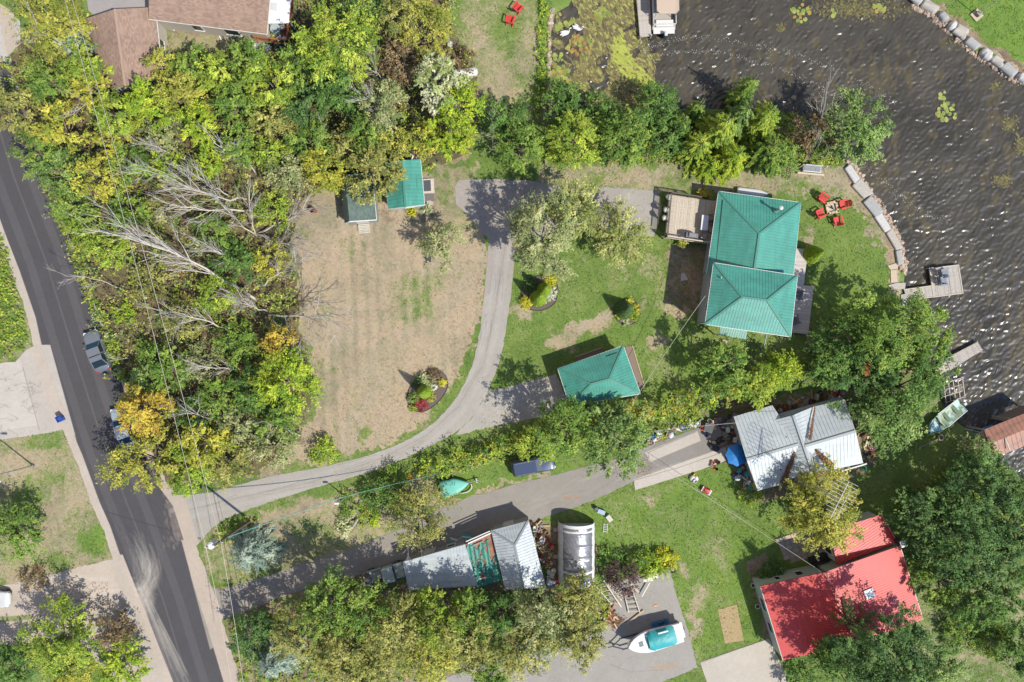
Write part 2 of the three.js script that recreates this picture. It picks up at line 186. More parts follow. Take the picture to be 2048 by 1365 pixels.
const grain = dataTex(512, 512, (x, y) => { const s = 512 / 256; const v = 255 * (0.5 * noise(x / s, y / s) + 0.3 * noise(x / 4 % 128, y / 4 % 128) + 0.2 * NT[(y & 255) * 256 + (x & 255)]); return [v, v, v]; }, false);
const grainFor = (rx, ry) => { const t = grain.clone(); t.repeat.set(rx, ry); t.needsUpdate = true; return t; };
{
  const xs = [], zs = []; for (let x = -600; x < -66; x += 60) xs.push(x); for (let x = -66; x <= 66.01; x += 0.5) xs.push(x); for (let x = 110; x <= 600; x += 60) xs.push(x);
  for (let z = -600; z < -48; z += 60) zs.push(z); for (let z = -48; z <= 48.01; z += 0.5) zs.push(z); for (let z = 90; z <= 600; z += 60) zs.push(z);
  const pos = [], uv = [], idx = []; for (const z of zs) for (const x of xs) { pos.push(x, groundY(x, z), z); uv.push(...uvAt(x, z)); }
  for (let j = 0; j + 1 < zs.length; j++) for (let i = 0; i + 1 < xs.length; i++) { const a = j * xs.length + i, b = a + 1, c = a + xs.length, d = c + 1; idx.push(a, c, b, b, c, d); }
  const g = new THREE.BufferGeometry(); g.setAttribute('position', new THREE.Float32BufferAttribute(pos, 3)); g.setAttribute('uv', new THREE.Float32BufferAttribute(uv, 2)); g.setIndex(idx); g.computeVertexNormals();
  struct('ground', g, new THREE.MeshStandardMaterial({ map: groundTex, roughness: 1, bumpMap: grainFor(TW / PPM / 4, TH / PPM / 4), bumpScale: 0.05 }), 'lawns and bare ground, part dried to straw, part green', 'ground');
}
// ---- water ----
const waveN = (() => {   // wind waves as a tiling normal map, slopes scaled to a light breeze
  const n = 1024, tile = 12, r = rng(5), waves = [], dir = Math.atan2(0.8, 0.6);
  for (let i = 0; i < 110; i++) { const wl = 0.42 * Math.pow(5, r() * r()), a = dir + gaussN(r) * 0.8, kx = Math.round(Math.cos(a) * tile / wl), ky = Math.round(Math.sin(a) * tile / wl), k = Math.hypot(kx, ky) || 1; waves.push([kx, ky, Math.pow(k, -1.15), r() * 4096]); }
  const S = new Float32Array(4096); for (let i = 0; i < 4096; i++) S[i] = Math.cos(i / 4096 * 6.28318); const gx = new Float32Array(n * n), gy = new Float32Array(n * n); let sum = 0;
  for (let y = 0; y < n; y++) for (let x = 0; x < n; x++) { let a = 0, b = 0; for (const [kx, ky, am, p] of waves) { const c = am * S[((kx * x + ky * y) * 4 + p) & 4095]; a += c * kx; b += c * ky; } gx[y * n + x] = a; gy[y * n + x] = b; sum += a * a + b * b; }
  const k = 0.205 / Math.sqrt(sum / (n * n)), d = new Float32Array(n * n * 4);
  for (let i = 0; i < n * n; i++) { const gust = 0.55 + 0.9 * fbm((i % n) / n * 256 / 40 * 4 % 256, Math.floor(i / n) / n * 256 / 40 * 4 % 256, 1), a = -gx[i] * k * gust, b = -gy[i] * k * gust, l = Math.hypot(a, b, 1); d[i * 4] = a / l * 0.5 + 0.5; d[i * 4 + 1] = b / l * 0.5 + 0.5; d[i * 4 + 2] = 1 / l * 0.5 + 0.5; d[i * 4 + 3] = 1; }
  const t = new THREE.DataTexture(d, n, n, THREE.RGBAFormat, THREE.FloatType); t.wrapS = t.wrapT = THREE.RepeatWrapping; t.magFilter = THREE.LinearFilter; t.needsUpdate = true; return t;
})();
{
  const murk = dataTex(512, 512, (x, y) => { const n = fbm(x / 40, y / 40, 5), m = fbm(x / 9 + 9, y / 22, 4); const c = mix3(linC(0x56524a), linC(0x44413b), clamp(n * 1.8 - 0.4)); return enc(mix3(c, linC(0x6b6145), sstep(0.58, 0.75, m) * 0.5), KSUN); });
  murk.wrapS = murk.wrapT = THREE.MirroredRepeatWrapping;
  const g = new THREE.PlaneGeometry(260, 220, 1, 1); g.rotateX(-Math.PI / 2); g.translate(100, WATER, -58); const p = g.attributes.position, u = g.attributes.uv; for (let i = 0; i < 4; i++) u.setXY(i, p.getX(i) / 12, p.getZ(i) / 12); murk.repeat.set(0.3, 0.3);
  struct('lake_water', g, new THREE.MeshPhysicalMaterial({ map: murk, roughness: 0.26, ior: 1.33, normalMap: waveN }), 'dark brown lake water glittering with small wind waves', 'water');
}
const roadR = [[-90, -300], [-40, -80], [0, 62], [30, 190], [77, 330], [110, 423], [166, 568], [200, 655], [232, 745], [262, 830], [310, 967], [342, 1010], [365, 1083], [384, 1163], [410, 1243], [446, 1362], [520, 1600]];
const roadL = [[-230, -300], [-150, 0], [-70, 240], [10, 465], [40, 542], [72, 635], [84, 690], [102, 748], [142, 857], [166, 912], [200, 1005], [222, 1055], [252, 1142], [278, 1210], [301, 1280], [325, 1366], [400, 1600]];
// ---- paving: one painted sheet of what the hard surfaces are made of ----
const pave = (() => {
  const c = document.createElement('canvas'); c.width = GW; c.height = GH; const g = c.getContext('2d'), r = rng(9);
  g.fillStyle = '#a8a099'; g.fillRect(0, 0, GW, GH); g.setTransform(GW / TW, 0, 0, GH / TH, -TX0 * GW / TW, -TY0 * GH / TH);
  const P = (pts, col) => { g.fillStyle = col; g.beginPath(); pts.forEach(([x, y], i) => i ? g.lineTo(x, y) : g.moveTo(x, y)); g.closePath(); g.fill(); };
  const L = (pts, col, w) => { g.strokeStyle = col; g.lineWidth = w; g.lineCap = g.lineJoin = 'round'; g.beginPath(); pts.forEach(([x, y], i) => i ? g.lineTo(x, y) : g.moveTo(x, y)); g.stroke(); };
  P([[-176, -150], [60, -150], [90, 330], [230, 700], [330, 960], [460, 1380], [500, 1600], [300, 1600], [150, 870], [-176, 300]], '#4b494c');
  // the fresh asphalt: lighter wheel paths, a seam, dust that tyres dragged out of the gravel lot
  const mid = [[-40, 120], [30, 350], [95, 520], [150, 700], [215, 900], [275, 1050], [330, 1200], [385, 1380]];
  for (const [o, w, a] of [[-34, 16, 0.10], [26, 16, 0.10], [-4, 3, 0.16]]) L(mid.map(([x, y]) => [x + o, y + o * -0.3]), `rgba(190,186,180,${a})`, w);
  L([[212, 1024], [300, 1050], [400, 1078]], 'rgba(60,60,66,0.6)', 3);
  P([[330, 1000], [345, 1005], [368, 1085], [350, 1080]], 'rgba(170,150,135,0.35)'); for (let i = 0; i < 60; i++) { const x = 325 + r() * 34, y = 985 + r() * 110; L([[x, y], [x + 2, y + 6]], `rgba(175,155,140,${0.1 + r() * 0.15})`, 4); }
  for (let i = 0; i < 260; i++) {   // arcs of dust where cars turn out of the lot
    const u = r(), x0 = 246 + u * 60 + gaussN(r) * 14, y0 = 1062 + u * 40 + gaussN(r) * 26, x1 = 272 + gaussN(r) * 14, y1 = 1196 + gaussN(r) * 26, bow = 6 + r() * 30, t0 = r() * 0.5, t1 = t0 + 0.25 + r() * 0.4, q = [];
    for (let k = 0; k <= 6; k++) { const t = Math.min(1, lerp(t0, t1, k / 6)), m = 4 * t * (1 - t) * bow; q.push([lerp(x0, x1, t) + m, lerp(y0, y1, t) + m * 0.2]); } L(q, `rgba(196,188,174,${0.03 + r() * 0.1})`, r() < 0.65 ? 0.9 + r() * 0.8 : 2.5 + r() * 3);
  }
  for (let i = 0; i < 80; i++) { const o = r() * 58, q = [], t0 = r() * 0.5, t1 = t0 + 0.3 + r() * 0.6; for (let k = 0; k <= 8; k++) { const t = Math.min(1.1, lerp(t0, t1, k / 8)); q.push([268 + o * (0.3 + 0.85 * t) + t * 62, 1160 + o * 0.2 + t * 218]); } L(q, `rgba(198,190,176,${0.04 + r() * 0.15})`, r() < 0.65 ? 0.9 + r() : 2.5 + r() * 3.5); }
  for (let i = 0; i < 120; i++) L([[272 + r() * 34, 1160 + r() * 70], [280 + r() * 34, 1155 + r() * 70]], `rgba(198,190,176,${0.02 + r() * 0.05})`, 3 + r() * 7);
  for (let i = 0; i < 26; i++) { const t = r(), k = 4 + ((r() * 9) | 0), [ax, ay] = roadL[k], [bx, by] = roadR[k]; let x = lerp(ax, bx, t), y = lerp(ay, by, t) + r() * 60; const q = [[x, y]]; for (let m = 0; m < 7; m++) q.push([x += 3 + gaussN(r) * 5, y += 7 + gaussN(r) * 8]); L(q, 'rgba(40,39,42,0.35)', 1); }
  L([[262, 1172], [290, 1245], [318, 1330], [332, 1380]], 'rgba(70,68,64,0.5)', 3);
  // shoulders and left-hand drives
  P([[-176, 690], [100, 690], [150, 870], [-176, 900]], '#bdb5ab'); P([[-176, 730], [40, 720], [78, 850], [-176, 890]], '#c6bfb5');
  for (let i = 0; i < 26; i++) { let x = -20 + r() * 90, y = 740 + r() * 120; const q = [[x, y]]; for (let k = 0; k < 6; k++) q.push([x += (r() - 0.3) * 14, y += (r() - 0.5) * 12]); L(q, 'rgba(110,104,98,0.5)', 0.9); } L([[45, 735], [78, 860]], 'rgba(120,112,104,0.6)', 1.4);
  P([[-176, 1130], [245, 1110], [360, 1400], [-176, 1600]], '#c2b4a5'); for (let i = 0; i < 40; i++) { const y = 1150 + r() * 60, x = 60 + r() * 150; L([[x, y], [x + 40 + r() * 50, y - 4 + r() * 4]], 'rgba(215,205,190,0.18)', 3 + r() * 5); }
  for (let i = 0; i < 24; i++) L([[-20, 1235 + r() * 16], [60, 1228 + r() * 14]], 'rgba(110,130,60,0.12)', 4);
  // main driveway
  P([[330, 990], [470, 960], [1330, 330], [1340, 480], [1140, 830], [960, 880], [420, 1100]], '#aca69d');
  const dl = [[350, 1030], [470, 1000], [620, 968], [760, 920], [850, 875], [915, 815], [965, 730], [985, 640], [1000, 540], [1010, 480]];
  for (const o of [-8, 10]) L(dl.map(([x, y]) => [x + o, y + o]), 'rgba(184,180,176,0.35)', 9); L(dl.map(([x, y]) => [x + 3, y - 3]), 'rgba(120,114,108,0.25)', 2);
  for (let i = 0; i < 26; i++) { const k = 1 + (r() * 8 | 0), [ax, ay] = dl[k], [bx, by] = dl[k - 1]; let x = ax + (r() - 0.5) * 26, y = ay + (r() - 0.5) * 26; const q = [[x, y]]; for (let m = 0; m < 5; m++) q.push([x += (bx - ax) * 0.12 + (r() - 0.5) * 6, y += (by - ay) * 0.12 + (r() - 0.5) * 6]); L(q, 'rgba(112,106,100,0.4)', 0.9); }
  P([[930, 850], [990, 782], [1118, 750], [1150, 810], [1060, 840], [900, 890]], '#aea9a0'); for (let i = 0; i < 900; i++) { const x = 960 + r() * 170, y = 750 + r() * 110; L([[x, y], [x + 1, y]], r() < 0.5 ? 'rgba(205,200,194,0.35)' : 'rgba(105,98,92,0.3)', 1 + r() * 1.5); }
  for (let i = 0; i < 700; i++) { const x = 905 + r() * 260, y = 355 + r() * 110; L([[x, y], [x + 1, y]], r() < 0.5 ? 'rgba(200,194,190,0.3)' : 'rgba(105,98,92,0.25)', 1 + r() * 1.5); }
  for (let i = 0; i < 12; i++) { let x = 1200 + r() * 110, y = 385 + r() * 60; const q = [[x, y]]; for (let m = 0; m < 6; m++) q.push([x += (r() - 0.5) * 16, y += (r() - 0.5) * 12]); L(q, 'rgba(120,112,104,0.4)', 0.8); }
  // second driveway, its pale concrete strips, and the lot at the bottom
  P([[380, 1150], [470, 1170], [900, 1010], [1440, 830], [1470, 930], [900, 1110], [480, 1260], [420, 1300]], '#99938a');
  for (let i = 0; i < 70; i++) { const t = r(), x = 470 + t * 900, y = 1205 - t * 300 + (r() - 0.5) * 40; L([[x, y], [x + 20 + r() * 40, y - 7 - r() * 14]], r() < 0.5 ? 'rgba(130,122,116,0.22)' : 'rgba(185,176,168,0.2)', 1 + r() * 3); }
  for (let i = 0; i < 16; i++) { const x = 1140 + (r() - 0.5) * 30, y = 995 + (r() - 0.5) * 8; L([[x, y], [x + 4, y]], 'rgba(185,120,85,0.3)', 3); }
  P([[1330, 870], [1400, 850], [1425, 905], [1290, 945], [1280, 915]], '#8f8983'); P([[860, 1280], [1240, 1130], [1400, 1130], [1420, 1400], [840, 1600]], '#a5a098');
  for (let i = 0; i < 40; i++) { let x = 1210 + r() * 160, y = 1160 + r() * 190; const q = [[x, y]]; for (let m = 0; m < 4; m++) q.push([x += (r() - 0.5) * 26, y += (r() - 0.5) * 14]); L(q, 'rgba(128,122,116,0.35)', 0.9); }
  for (let i = 0; i < 7; i++) L([[1300 + i * 7, 1325 + r() * 12], [1320 + i * 6, 1330 + r() * 10]], 'rgba(185,150,110,0.25)', 4 + r() * 4); L([[1220, 1330], [1260, 1345], [1330, 1340]], 'rgba(130,124,118,0.4)', 1.4);
  P([[1395, 1330], [1545, 1275], [1600, 1400], [1420, 1500]], '#c3bbad'); P([[1268, 960], [1450, 895], [1460, 925], [1270, 985]], '#c6bdb2'); P([[1290, 905], [1395, 862], [1402, 882], [1300, 925]], '#c2b9ad'); P([[150, -80], [310, -80], [310, 60], [150, 60]], '#a5a0a0'); P([[-60, 10], [45, 10], [45, 120], [-60, 130]], '#c0bbb5');
  L(roadL.map(([x, y]) => [x - 13, y + 3]), '#bfb3a6', 24); L(roadR.map(([x, y]) => [x + 16, y - 4]), '#bcae9f', 28);
  P([[362, 1080], [384, 1163], [410, 1243], [446, 1362], [520, 1600], [590, 1600], [488, 1362], [452, 1243], [420, 1170], [392, 1090]], '#bcae9f');
  const d = g.getImageData(0, 0, GW, GH).data;
  const t = dataTex(GW, GH, (i, j) => { const px = TX0 + i / GW * TW, py = TY0 + j / GH * TH, k = (j * GW + i) * 4; const n = 0.8 + 0.16 * fbm(px / 30, py / 30, 4) + 0.12 * fbm(px / 5, py / 5, 3) + 0.12 * noise(px / 1.4, py / 1.4); return enc([d[k], d[k + 1], d[k + 2]].map((v) => Math.pow(v / 255, 2.2) * n), KSUN); });
  return new THREE.MeshStandardMaterial({ map: t, roughness: 0.92, bumpMap: grainFor(TW / PPM / 2, TH / PPM / 2), bumpScale: 0.012 });
})();
// a paved sheet: outline in photo pixels, edges worn a little uneven
const pavedAreas = [];
function sheet(name, pts, y, label, category = 'driveway', wear = 1.6, seed = 1) {
  const q = []; for (let i = 0; i < pts.length; i++) { const [ax, ay] = pts[i], [bx, by] = pts[(i + 1) % pts.length], L = Math.hypot(bx - ax, by - ay), n = Math.max(1, Math.round(L / 7)); for (let k = 0; k < n; k++) { const t = k / n, x = lerp(ax, bx, t), yy = lerp(ay, by, t), w = k ? (noise(x / 5 + seed * 31, yy / 5) + noise(x / 14 + seed, yy / 14) - 1) * wear : 0; q.push([x - (by - ay) / L * w, yy + (bx - ax) / L * w]); } }
  pavedAreas.push(q); const p = poly(q).map((v) => v.setY(y)); const g = slab(p, y + 0.05); const a = g.attributes.position, u = g.attributes.uv; for (let i = 0; i < a.count; i++) u.setXY(i, ...uvAt(a.getX(i), a.getZ(i)));
  return struct(name, g, pave, label, category);
}
const curve = (pts, n = 6) => { const c = new THREE.CatmullRomCurve3(pts.map(([x, y]) => V(x, 0, y)), false, 'centripetal'); return c.getPoints(pts.length * n).map((p) => [p.x, p.z]); };
sheet('gravel_shoulder', [...curve(roadL.map(([x, y]) => [x - 17, y + 4]), 3), ...curve(roadL.map(([x, y]) => [x + 8, y]), 3).reverse()], 0.012, 'pale gravel shoulder along the west side of the road', 'shoulder', 3.5, 2);
sheet('gravel_shoulder', [...curve(roadR.map(([x, y]) => [x - 8, y]), 3), ...curve(roadR.map(([x, y]) => [x + (y < 940 ? 9 : y < 1120 ? 22 : 34), y - 3]), 3).reverse()], 0.0125, 'pale gravel shoulder along the east side of the road', 'shoulder', 3.5, 3);
sheet('road', [...curve(roadL, 4), ...curve(roadR, 4).reverse()], 0.036, 'fresh dark asphalt road with dusty tyre tracks', 'road', 1.4, 4);
sheet('concrete_drive', [[-176, 735], [30, 725], [52, 700], [78, 688], [92, 722], [104, 755], [140, 855], [100, 866], [0, 880], [-176, 905]], 0.022, 'cracked pale concrete drive west of the road', 'driveway', 2, 5);
sheet('gravel_lot', [[-176, 1190], [0, 1172], [90, 1152], [130, 1143], [250, 1110], [256, 1145], [285, 1215], [325, 1320], [350, 1400], [240, 1380], [150, 1270], [60, 1290], [-176, 1310]], 0.02, 'pale gravel lot beside the dust-streaked bend of the road', 'driveway', 4, 6);
sheet('main_driveway', [...curve([[336, 992], [420, 985], [520, 958], [640, 935], [740, 910], [820, 878], [880, 835], [925, 775], [950, 710], [965, 620], [972, 540], [978, 480]], 4), [960, 458], [935, 430], [912, 408], [910, 372], [918, 360], [1000, 358], [1160, 370], [1318, 383], [1324, 420], [1308, 474], [1250, 470], [1180, 455], [1030, 478], ...curve([[1030, 515], [1022, 590], [1012, 660], [1000, 720], [978, 778]], 4), ...curve([[978, 780], [930, 850], [850, 898], [760, 938], [650, 970], [560, 998], [470, 1030], [430, 1052], [400, 1085]], 4), [388, 1095], [372, 1100], [360, 1068], [345, 1010]], 0.026, 'long pale asphalt driveway curving up to the wooden deck', 'driveway', 2, 7);
sheet('garage_apron', [[975, 784], [1060, 764], [1112, 748], [1140, 812], [1080, 835], [990, 852], [905, 873], [945, 835]], 0.021, 'grey gravel apron in front of the green-roofed garage', 'driveway', 3, 8);
sheet('neighbour_driveway', [...curve([[372, 1105], [400, 1150], [430, 1178], [470, 1172], [600, 1130], [700, 1098], [800, 1058], [900, 1010], [1000, 978], [1130, 945], [1240, 915], [1330, 880], [1392, 858]], 4), [1405, 850], [1445, 845], [1460, 905], [1380, 930], [1272, 962], [1180, 1005], [1090, 1035], [1050, 1060], [980, 1090], [900, 1120], [800, 1150], [720, 1150], [640, 1170], [560, 1195], [500, 1222], [470, 1232], [440, 1240], [420, 1240], [402, 1215]], 0.024, 'weathered grey driveway running past the sheds to the grey house', 'driveway', 2.4, 9);
sheet('concrete_strip', [[1268, 962], [1360, 935], [1446, 905], [1453, 922], [1392, 943], [1270, 981]], 0.06, 'pale concrete strip on the lawn side of the grey driveway', 'path', 0.8, 10);
sheet('concrete_strip', [[1296, 906], [1340, 886], [1393, 864], [1400, 880], [1345, 902], [1300, 922]], 0.06, 'pale concrete strip on the hedge side of the grey driveway', 'path', 0.8, 11);
sheet('parking_lot', [[840, 1420], [880, 1360], [1010, 1315], [1150, 1290], [1225, 1245], [1215, 1170], [1285, 1150], [1340, 1140], [1350, 1180], [1372, 1250], [1396, 1336], [1300, 1375], [1200, 1450], [900, 1500]], 0.023, 'grey asphalt parking pad under the covered boat', 'parking', 2, 12);
sheet('concrete_walk', [[1400, 1325], [1538, 1278], [1568, 1340], [1600, 1420], [1440, 1440]], 0.05, 'pale concrete walk leading to the red-roofed house', 'path', 0.7, 13);
sheet('rear_driveway', [[150, -140], [330, -140], [330, 40], [200, 45], [176, 20], [170, -20]], 0.02, 'grey paved yard north of the brown garage', 'driveway', 1, 14);
sheet('gravel_apron', [[-60, -20], [20, 20], [38, 40], [42, 85], [15, 112], [-30, 115]], 0.018, 'pale gravel apron at the top left of the road', 'driveway', 3, 15);

// ================= BUILDINGS =================
const shingleTex = (base, seed) => dataTex(512, 512, (x, y) => { const row = Math.floor(y / 18), col = Math.floor((x + (row % 2) * 21 + NT[row * 7 + seed] * 30) / 42), t = NT[(row * 256 + col * 3 + seed) & 65535], e = y % 18 < 2 ? 0.8 : 1, n = 0.75 + 0.35 * t + 0.25 * (noise(x / 3, y / 3) - 0.5) + 0.3 * (fbm(x / 90 + seed, y / 260, 3) - 0.5); return enc(linC(base).map((v) => v * n * e), KSUN); });
const brownShingle = new THREE.MeshStandardMaterial({ map: shingleTex(0xa98d7c, 3), roughness: 0.95, bumpMap: grainFor(2, 2), bumpScale: 0.01 });
const slateShingle = new THREE.MeshStandardMaterial({ map: shingleTex(0x66786f, 8), roughness: 0.95 });
const streak = (hex, amt, seed, sc = 1) => dataTex(256, 256, (x, y) => { const n = 1 + amt * (fbm(x / 70 * sc + seed, y / 9 + seed, 4) - 0.5) + amt * 0.6 * (fbm(x / 12, y / 12 + seed, 4) - 0.5); return enc(linC(hex).map((v) => v * n), KSUN); });
const metal = (hex, seed, rough = 0.42, amt = 0.35) => { const t = streak(hex, amt, seed); t.repeat.set(0.12, 0.12); return new THREE.MeshStandardMaterial({ map: t, roughness: rough, metalness: 0.0 }); };
const greenMetal = metal(0x4d9d8c, 3, 0.45, 0.45), greenCap = metal(0x4c8f7c, 4, 0.7), greyMetal = metal(0xc2cacc, 5, 0.4, 0.3), greyCap = M(0x8f999c, 0.5), redMetal = metal(0xd2423c, 6, 0.5, 0.3), redCap = M(0xc24c48, 0.5), rustMetal = metal(0xa06d58, 7, 0.6, 0.7);
const white = M(0xe9e6e0, 0.6), offWhite = M(0xd8d4ca, 0.7), siding = M(0xb9bdba, 0.75), greenSiding = M(0xc9cfbb, 0.75), glassDark = M(0x2c343a, 0.12), dark = M(0x35353a, 0.7), black = M(0x232326, 0.6);
const woodTex = (hex, seed) => { const t = dataTex(256, 256, (x, y) => { const n = 0.85 + 0.35 * (fbm(x / 40 + seed, y / 3, 4) - 0.5) + 0.3 * (noise(x / 6 + seed, y / 1.5) - 0.5) + 0.1 * NT[(y >> 4) * 13 + seed]; return enc(linC(hex).map((v) => v * n), KSUN); }); return t; };
const woods3 = (hex) => [0, 1, 2].map((i) => new THREE.MeshStandardMaterial({ map: woodTex(hex, i * 9 + 2), color: new THREE.Color().setScalar([1, 0.88, 0.95][i]), roughness: 0.9 }));
const deckWood = woods3(0xded0bb), greyWood = woods3(0xccc3b9), redWood = woods3(0xc27c4c), paleWood = woods3(0xe4dac8);

const mid = (a, b, t = 0.5) => a.clone().lerp(b, t);
// walls under a ring of eave points: an extruded shell set in by `inset` with windows listed as [edge, from, to, sill, head]
function walls(parent, ring, inset, mat, openings = [], drop = 0.08) {
  const c = ring.reduce((s, p) => s.add(p), V(0, 0, 0)).multiplyScalar(1 / ring.length), top = Math.min(...ring.map((p) => p.y)) - drop;
  const q = ring.map((p) => { const d = V(p.x - c.x, 0, p.z - c.z), L = d.length(); return V(c.x + d.x * (L - inset * 1.3) / L, 0, c.z + d.z * (L - inset * 1.3) / L); });
  for (let i = 0; i < q.length; i++) { const a = q[i], b = q[(i + 1) % q.length]; const g = beam(V(a.x, top / 2 - 0.1, a.z), V(b.x, top / 2 - 0.1, b.z), 0.16, top + 0.2); part(parent, 'wall', g, mat); }
  for (const [e, f, t, y0, y1, kind] of openings) {
    const a = q[e], b = q[(e + 1) % q.length], p0 = mid(a, b, f), p1 = mid(a, b, t), out = p0.clone().add(p1).multiplyScalar(0.5).sub(c).setY(0); const nrm = V(b.z - a.z, 0, a.x - b.x).normalize(); if (nrm.dot(out) < 0) nrm.negate(); p0.addScaledVector(nrm, 0.1); p1.addScaledVector(nrm, 0.1);
    const y = (y0 + y1) / 2; const w = part(parent, kind || 'window', beam(p0.clone().setY(y), p1.clone().setY(y), 0.05, y1 - y0), kind ? offWhite : white);
    if (!kind) part(w, 'pane', beam(mid(p0, p1, 0.08).setY(y).addScaledVector(nrm, 0.03), mid(p0, p1, 0.92).setY(y).addScaledVector(nrm, 0.03), 0.02, (y1 - y0) * 0.84), glassDark);
    if (!kind) part(w, 'sill', beam(p0.clone().setY(y0).addScaledVector(nrm, 0.05), p1.clone().setY(y0).addScaledVector(nrm, 0.05), 0.1, 0.04), white);
  }
}
function gutter(roof, a, b, mat = white) { part(roof, 'gutter', beam(a.clone().setY(a.y - 0.06), b.clone().setY(b.y - 0.06), 0.1, 0.1), mat); }
function cap(roof, a, b, mat, w = 0.2) { const up = V(0, 0.045, 0); part(roof, 'ridge_cap', beam(a.clone().add(up), b.clone().add(up), w, 0.035), mat); }
const slope = (roof, pts, mat, step, hi, label) => part(roof, 'roof_slope', step ? ribbed(pts, step, hi) : slab(pts, 0.1, 4), mat, label);

// ---- main house: a lower rear hip roof and a taller front hip roof ----
{
  const h = thing('green_roofed_house', 'house with two teal green ribbed metal hip roofs beside the lake', 'house');
  const e = 2.95, f = 4.8, r1 = sub(h, 'roof', 'lower rear hip roof'), r2 = sub(h, 'roof', 'taller front hip roof');
  const nw = W(1438, 383, e), ne = W(1602, 405.5, e), se = W(1587, 556, e), sw = W(1414, 548, e), t1 = W(1519, 467.6, 4.5), t2 = W(1507, 552, 4.5);
  slope(r1, [ne, nw, t1], greenMetal, 0.3, 0.022); slope(r1, [nw, sw, t2, t1], greenMetal, 0.3, 0.022); slope(r1, [se, ne, t1, t2], greenMetal, 0.3, 0.022);
  cap(r1, nw, t1, greenCap); cap(r1, ne, t1, greenCap); cap(r1, t1, t2, greenCap); gutter(r1, nw, ne); gutter(r1, nw, sw); gutter(r1, ne, se);
  part(r1, 'snow_rail', beam(W(1447, 400, 3.2), W(1433.5, 523, 3.2), 0.05, 0.14), greenCap);
  const NW = W(1428, 526, f), NE = W(1595.5, 552, f), SE = W(1582, 674, f), SW = W(1411, 649, f), T1 = W(1485, 594.6, 6.1), T2 = W(1534.6, 601, 6.1);
  slope(r2, [NE, NW, T1, T2], greenMetal, 0.3, 0.022); slope(r2, [NW, SW, T1], greenMetal, 0.3, 0.022); slope(r2, [SW, SE, T2, T1], greenMetal, 0.3, 0.022); slope(r2, [SE, NE, T2], greenMetal, 0.3, 0.022);
  for (const [a, b] of [[NW, T1], [SW, T1], [NE, T2], [SE, T2], [T1, T2]]) cap(r2, a, b, greenCap); for (const [a, b] of [[NW, NE], [NW, SW], [SW, SE], [SE, NE]]) gutter(r2, a, b);
  part(r2, 'snow_rail', beam(W(1452, 641.7, 5.0), W(1513, 650.2, 5.0), 0.05, 0.14), greenCap);
  walls(h, [nw, ne, se, sw], 0.45, siding, [[0, 0.2, 0.32, 1, 2.2], [0, 0.6, 0.75, 1, 2.2], [1, 0.3, 0.6, 0.3, 2.3], [3, 0.55, 0.75, 1, 2.2]]);
  walls(h, [NW, NE, SE, SW], 0.45, siding, [[3, 0.2, 0.34, 2.8, 4], [3, 0.6, 0.74, 2.8, 4], [1, 0.2, 0.5, 2.7, 4.2], [1, 0.6, 0.85, 0.4, 2.2], [2, 0.2, 0.32, 2.8, 4], [2, 0.7, 0.82, 2.8, 4]]);
  const base = W(1553, 421, 3.75), p = sub(h, 'chimney_pipe', 'white capped metal stove pipe'); part(p, 'pipe', Cy(0.11, 0.11, 1.5, base.x, 3.5, base.z), M(0xc9cccc, 0.35, { metalness: 0.5 })); part(p, 'cap', merge([Cy(0.2, 0.2, 0.1, base.x, 5.0, base.z), Cy(0.2, 0.02, 0.12, base.x, 5.1, base.z)]), white); part(p, 'flashing', Cy(0.28, 0.16, 0.12, base.x, 3.68, base.z), greenCap);
  const vb = W(1442, 556, 5.2); part(h, 'vent_pipe', Cy(0.07, 0.07, 0.5, vb.x, 4.95, vb.z), M(0xb9c4c0, 0.5));
  const pr = sub(h, 'porch_roof'); slope(pr, poly([[1440, 671, 2.5], [1493, 679, 2.5], [1495, 660, 2.9], [1441, 653, 2.9]]), metal(0x7fae9c, 12), 0.25, 0.03); const pp = W(1443, 669, 2.4), pq = W(1490, 676, 2.4); part(h, 'porch_post', beam(V(pp.x, 0, pp.z), pp, 0.1, 0.1), white); part(h, 'porch_post', beam(V(pq.x, 0, pq.z), pq, 0.1, 0.1), white);
  part(h, 'doorstep', slab(poly([[1446, 679, 0.2], [1462, 682, 0.2], [1461, 690, 0.2], [1445, 687, 0.2]]), 0.25), M(0xc6b49a));
  part(h, 'corner_trim', beam(V(W(1411, 649, f).x + 0.6, 0, W(1411, 649, f).z - 0.45), V(W(1411, 649, f).x + 0.6, 4.7, W(1411, 649, f).z - 0.45), 0.14, 0.14), white);
  part(h, 'downspout', beam(W(1534, 668, 4.6), W(1527, 700, 0.2), 0.08, 0.08), M(0xc8ccc8, 0.5));
}
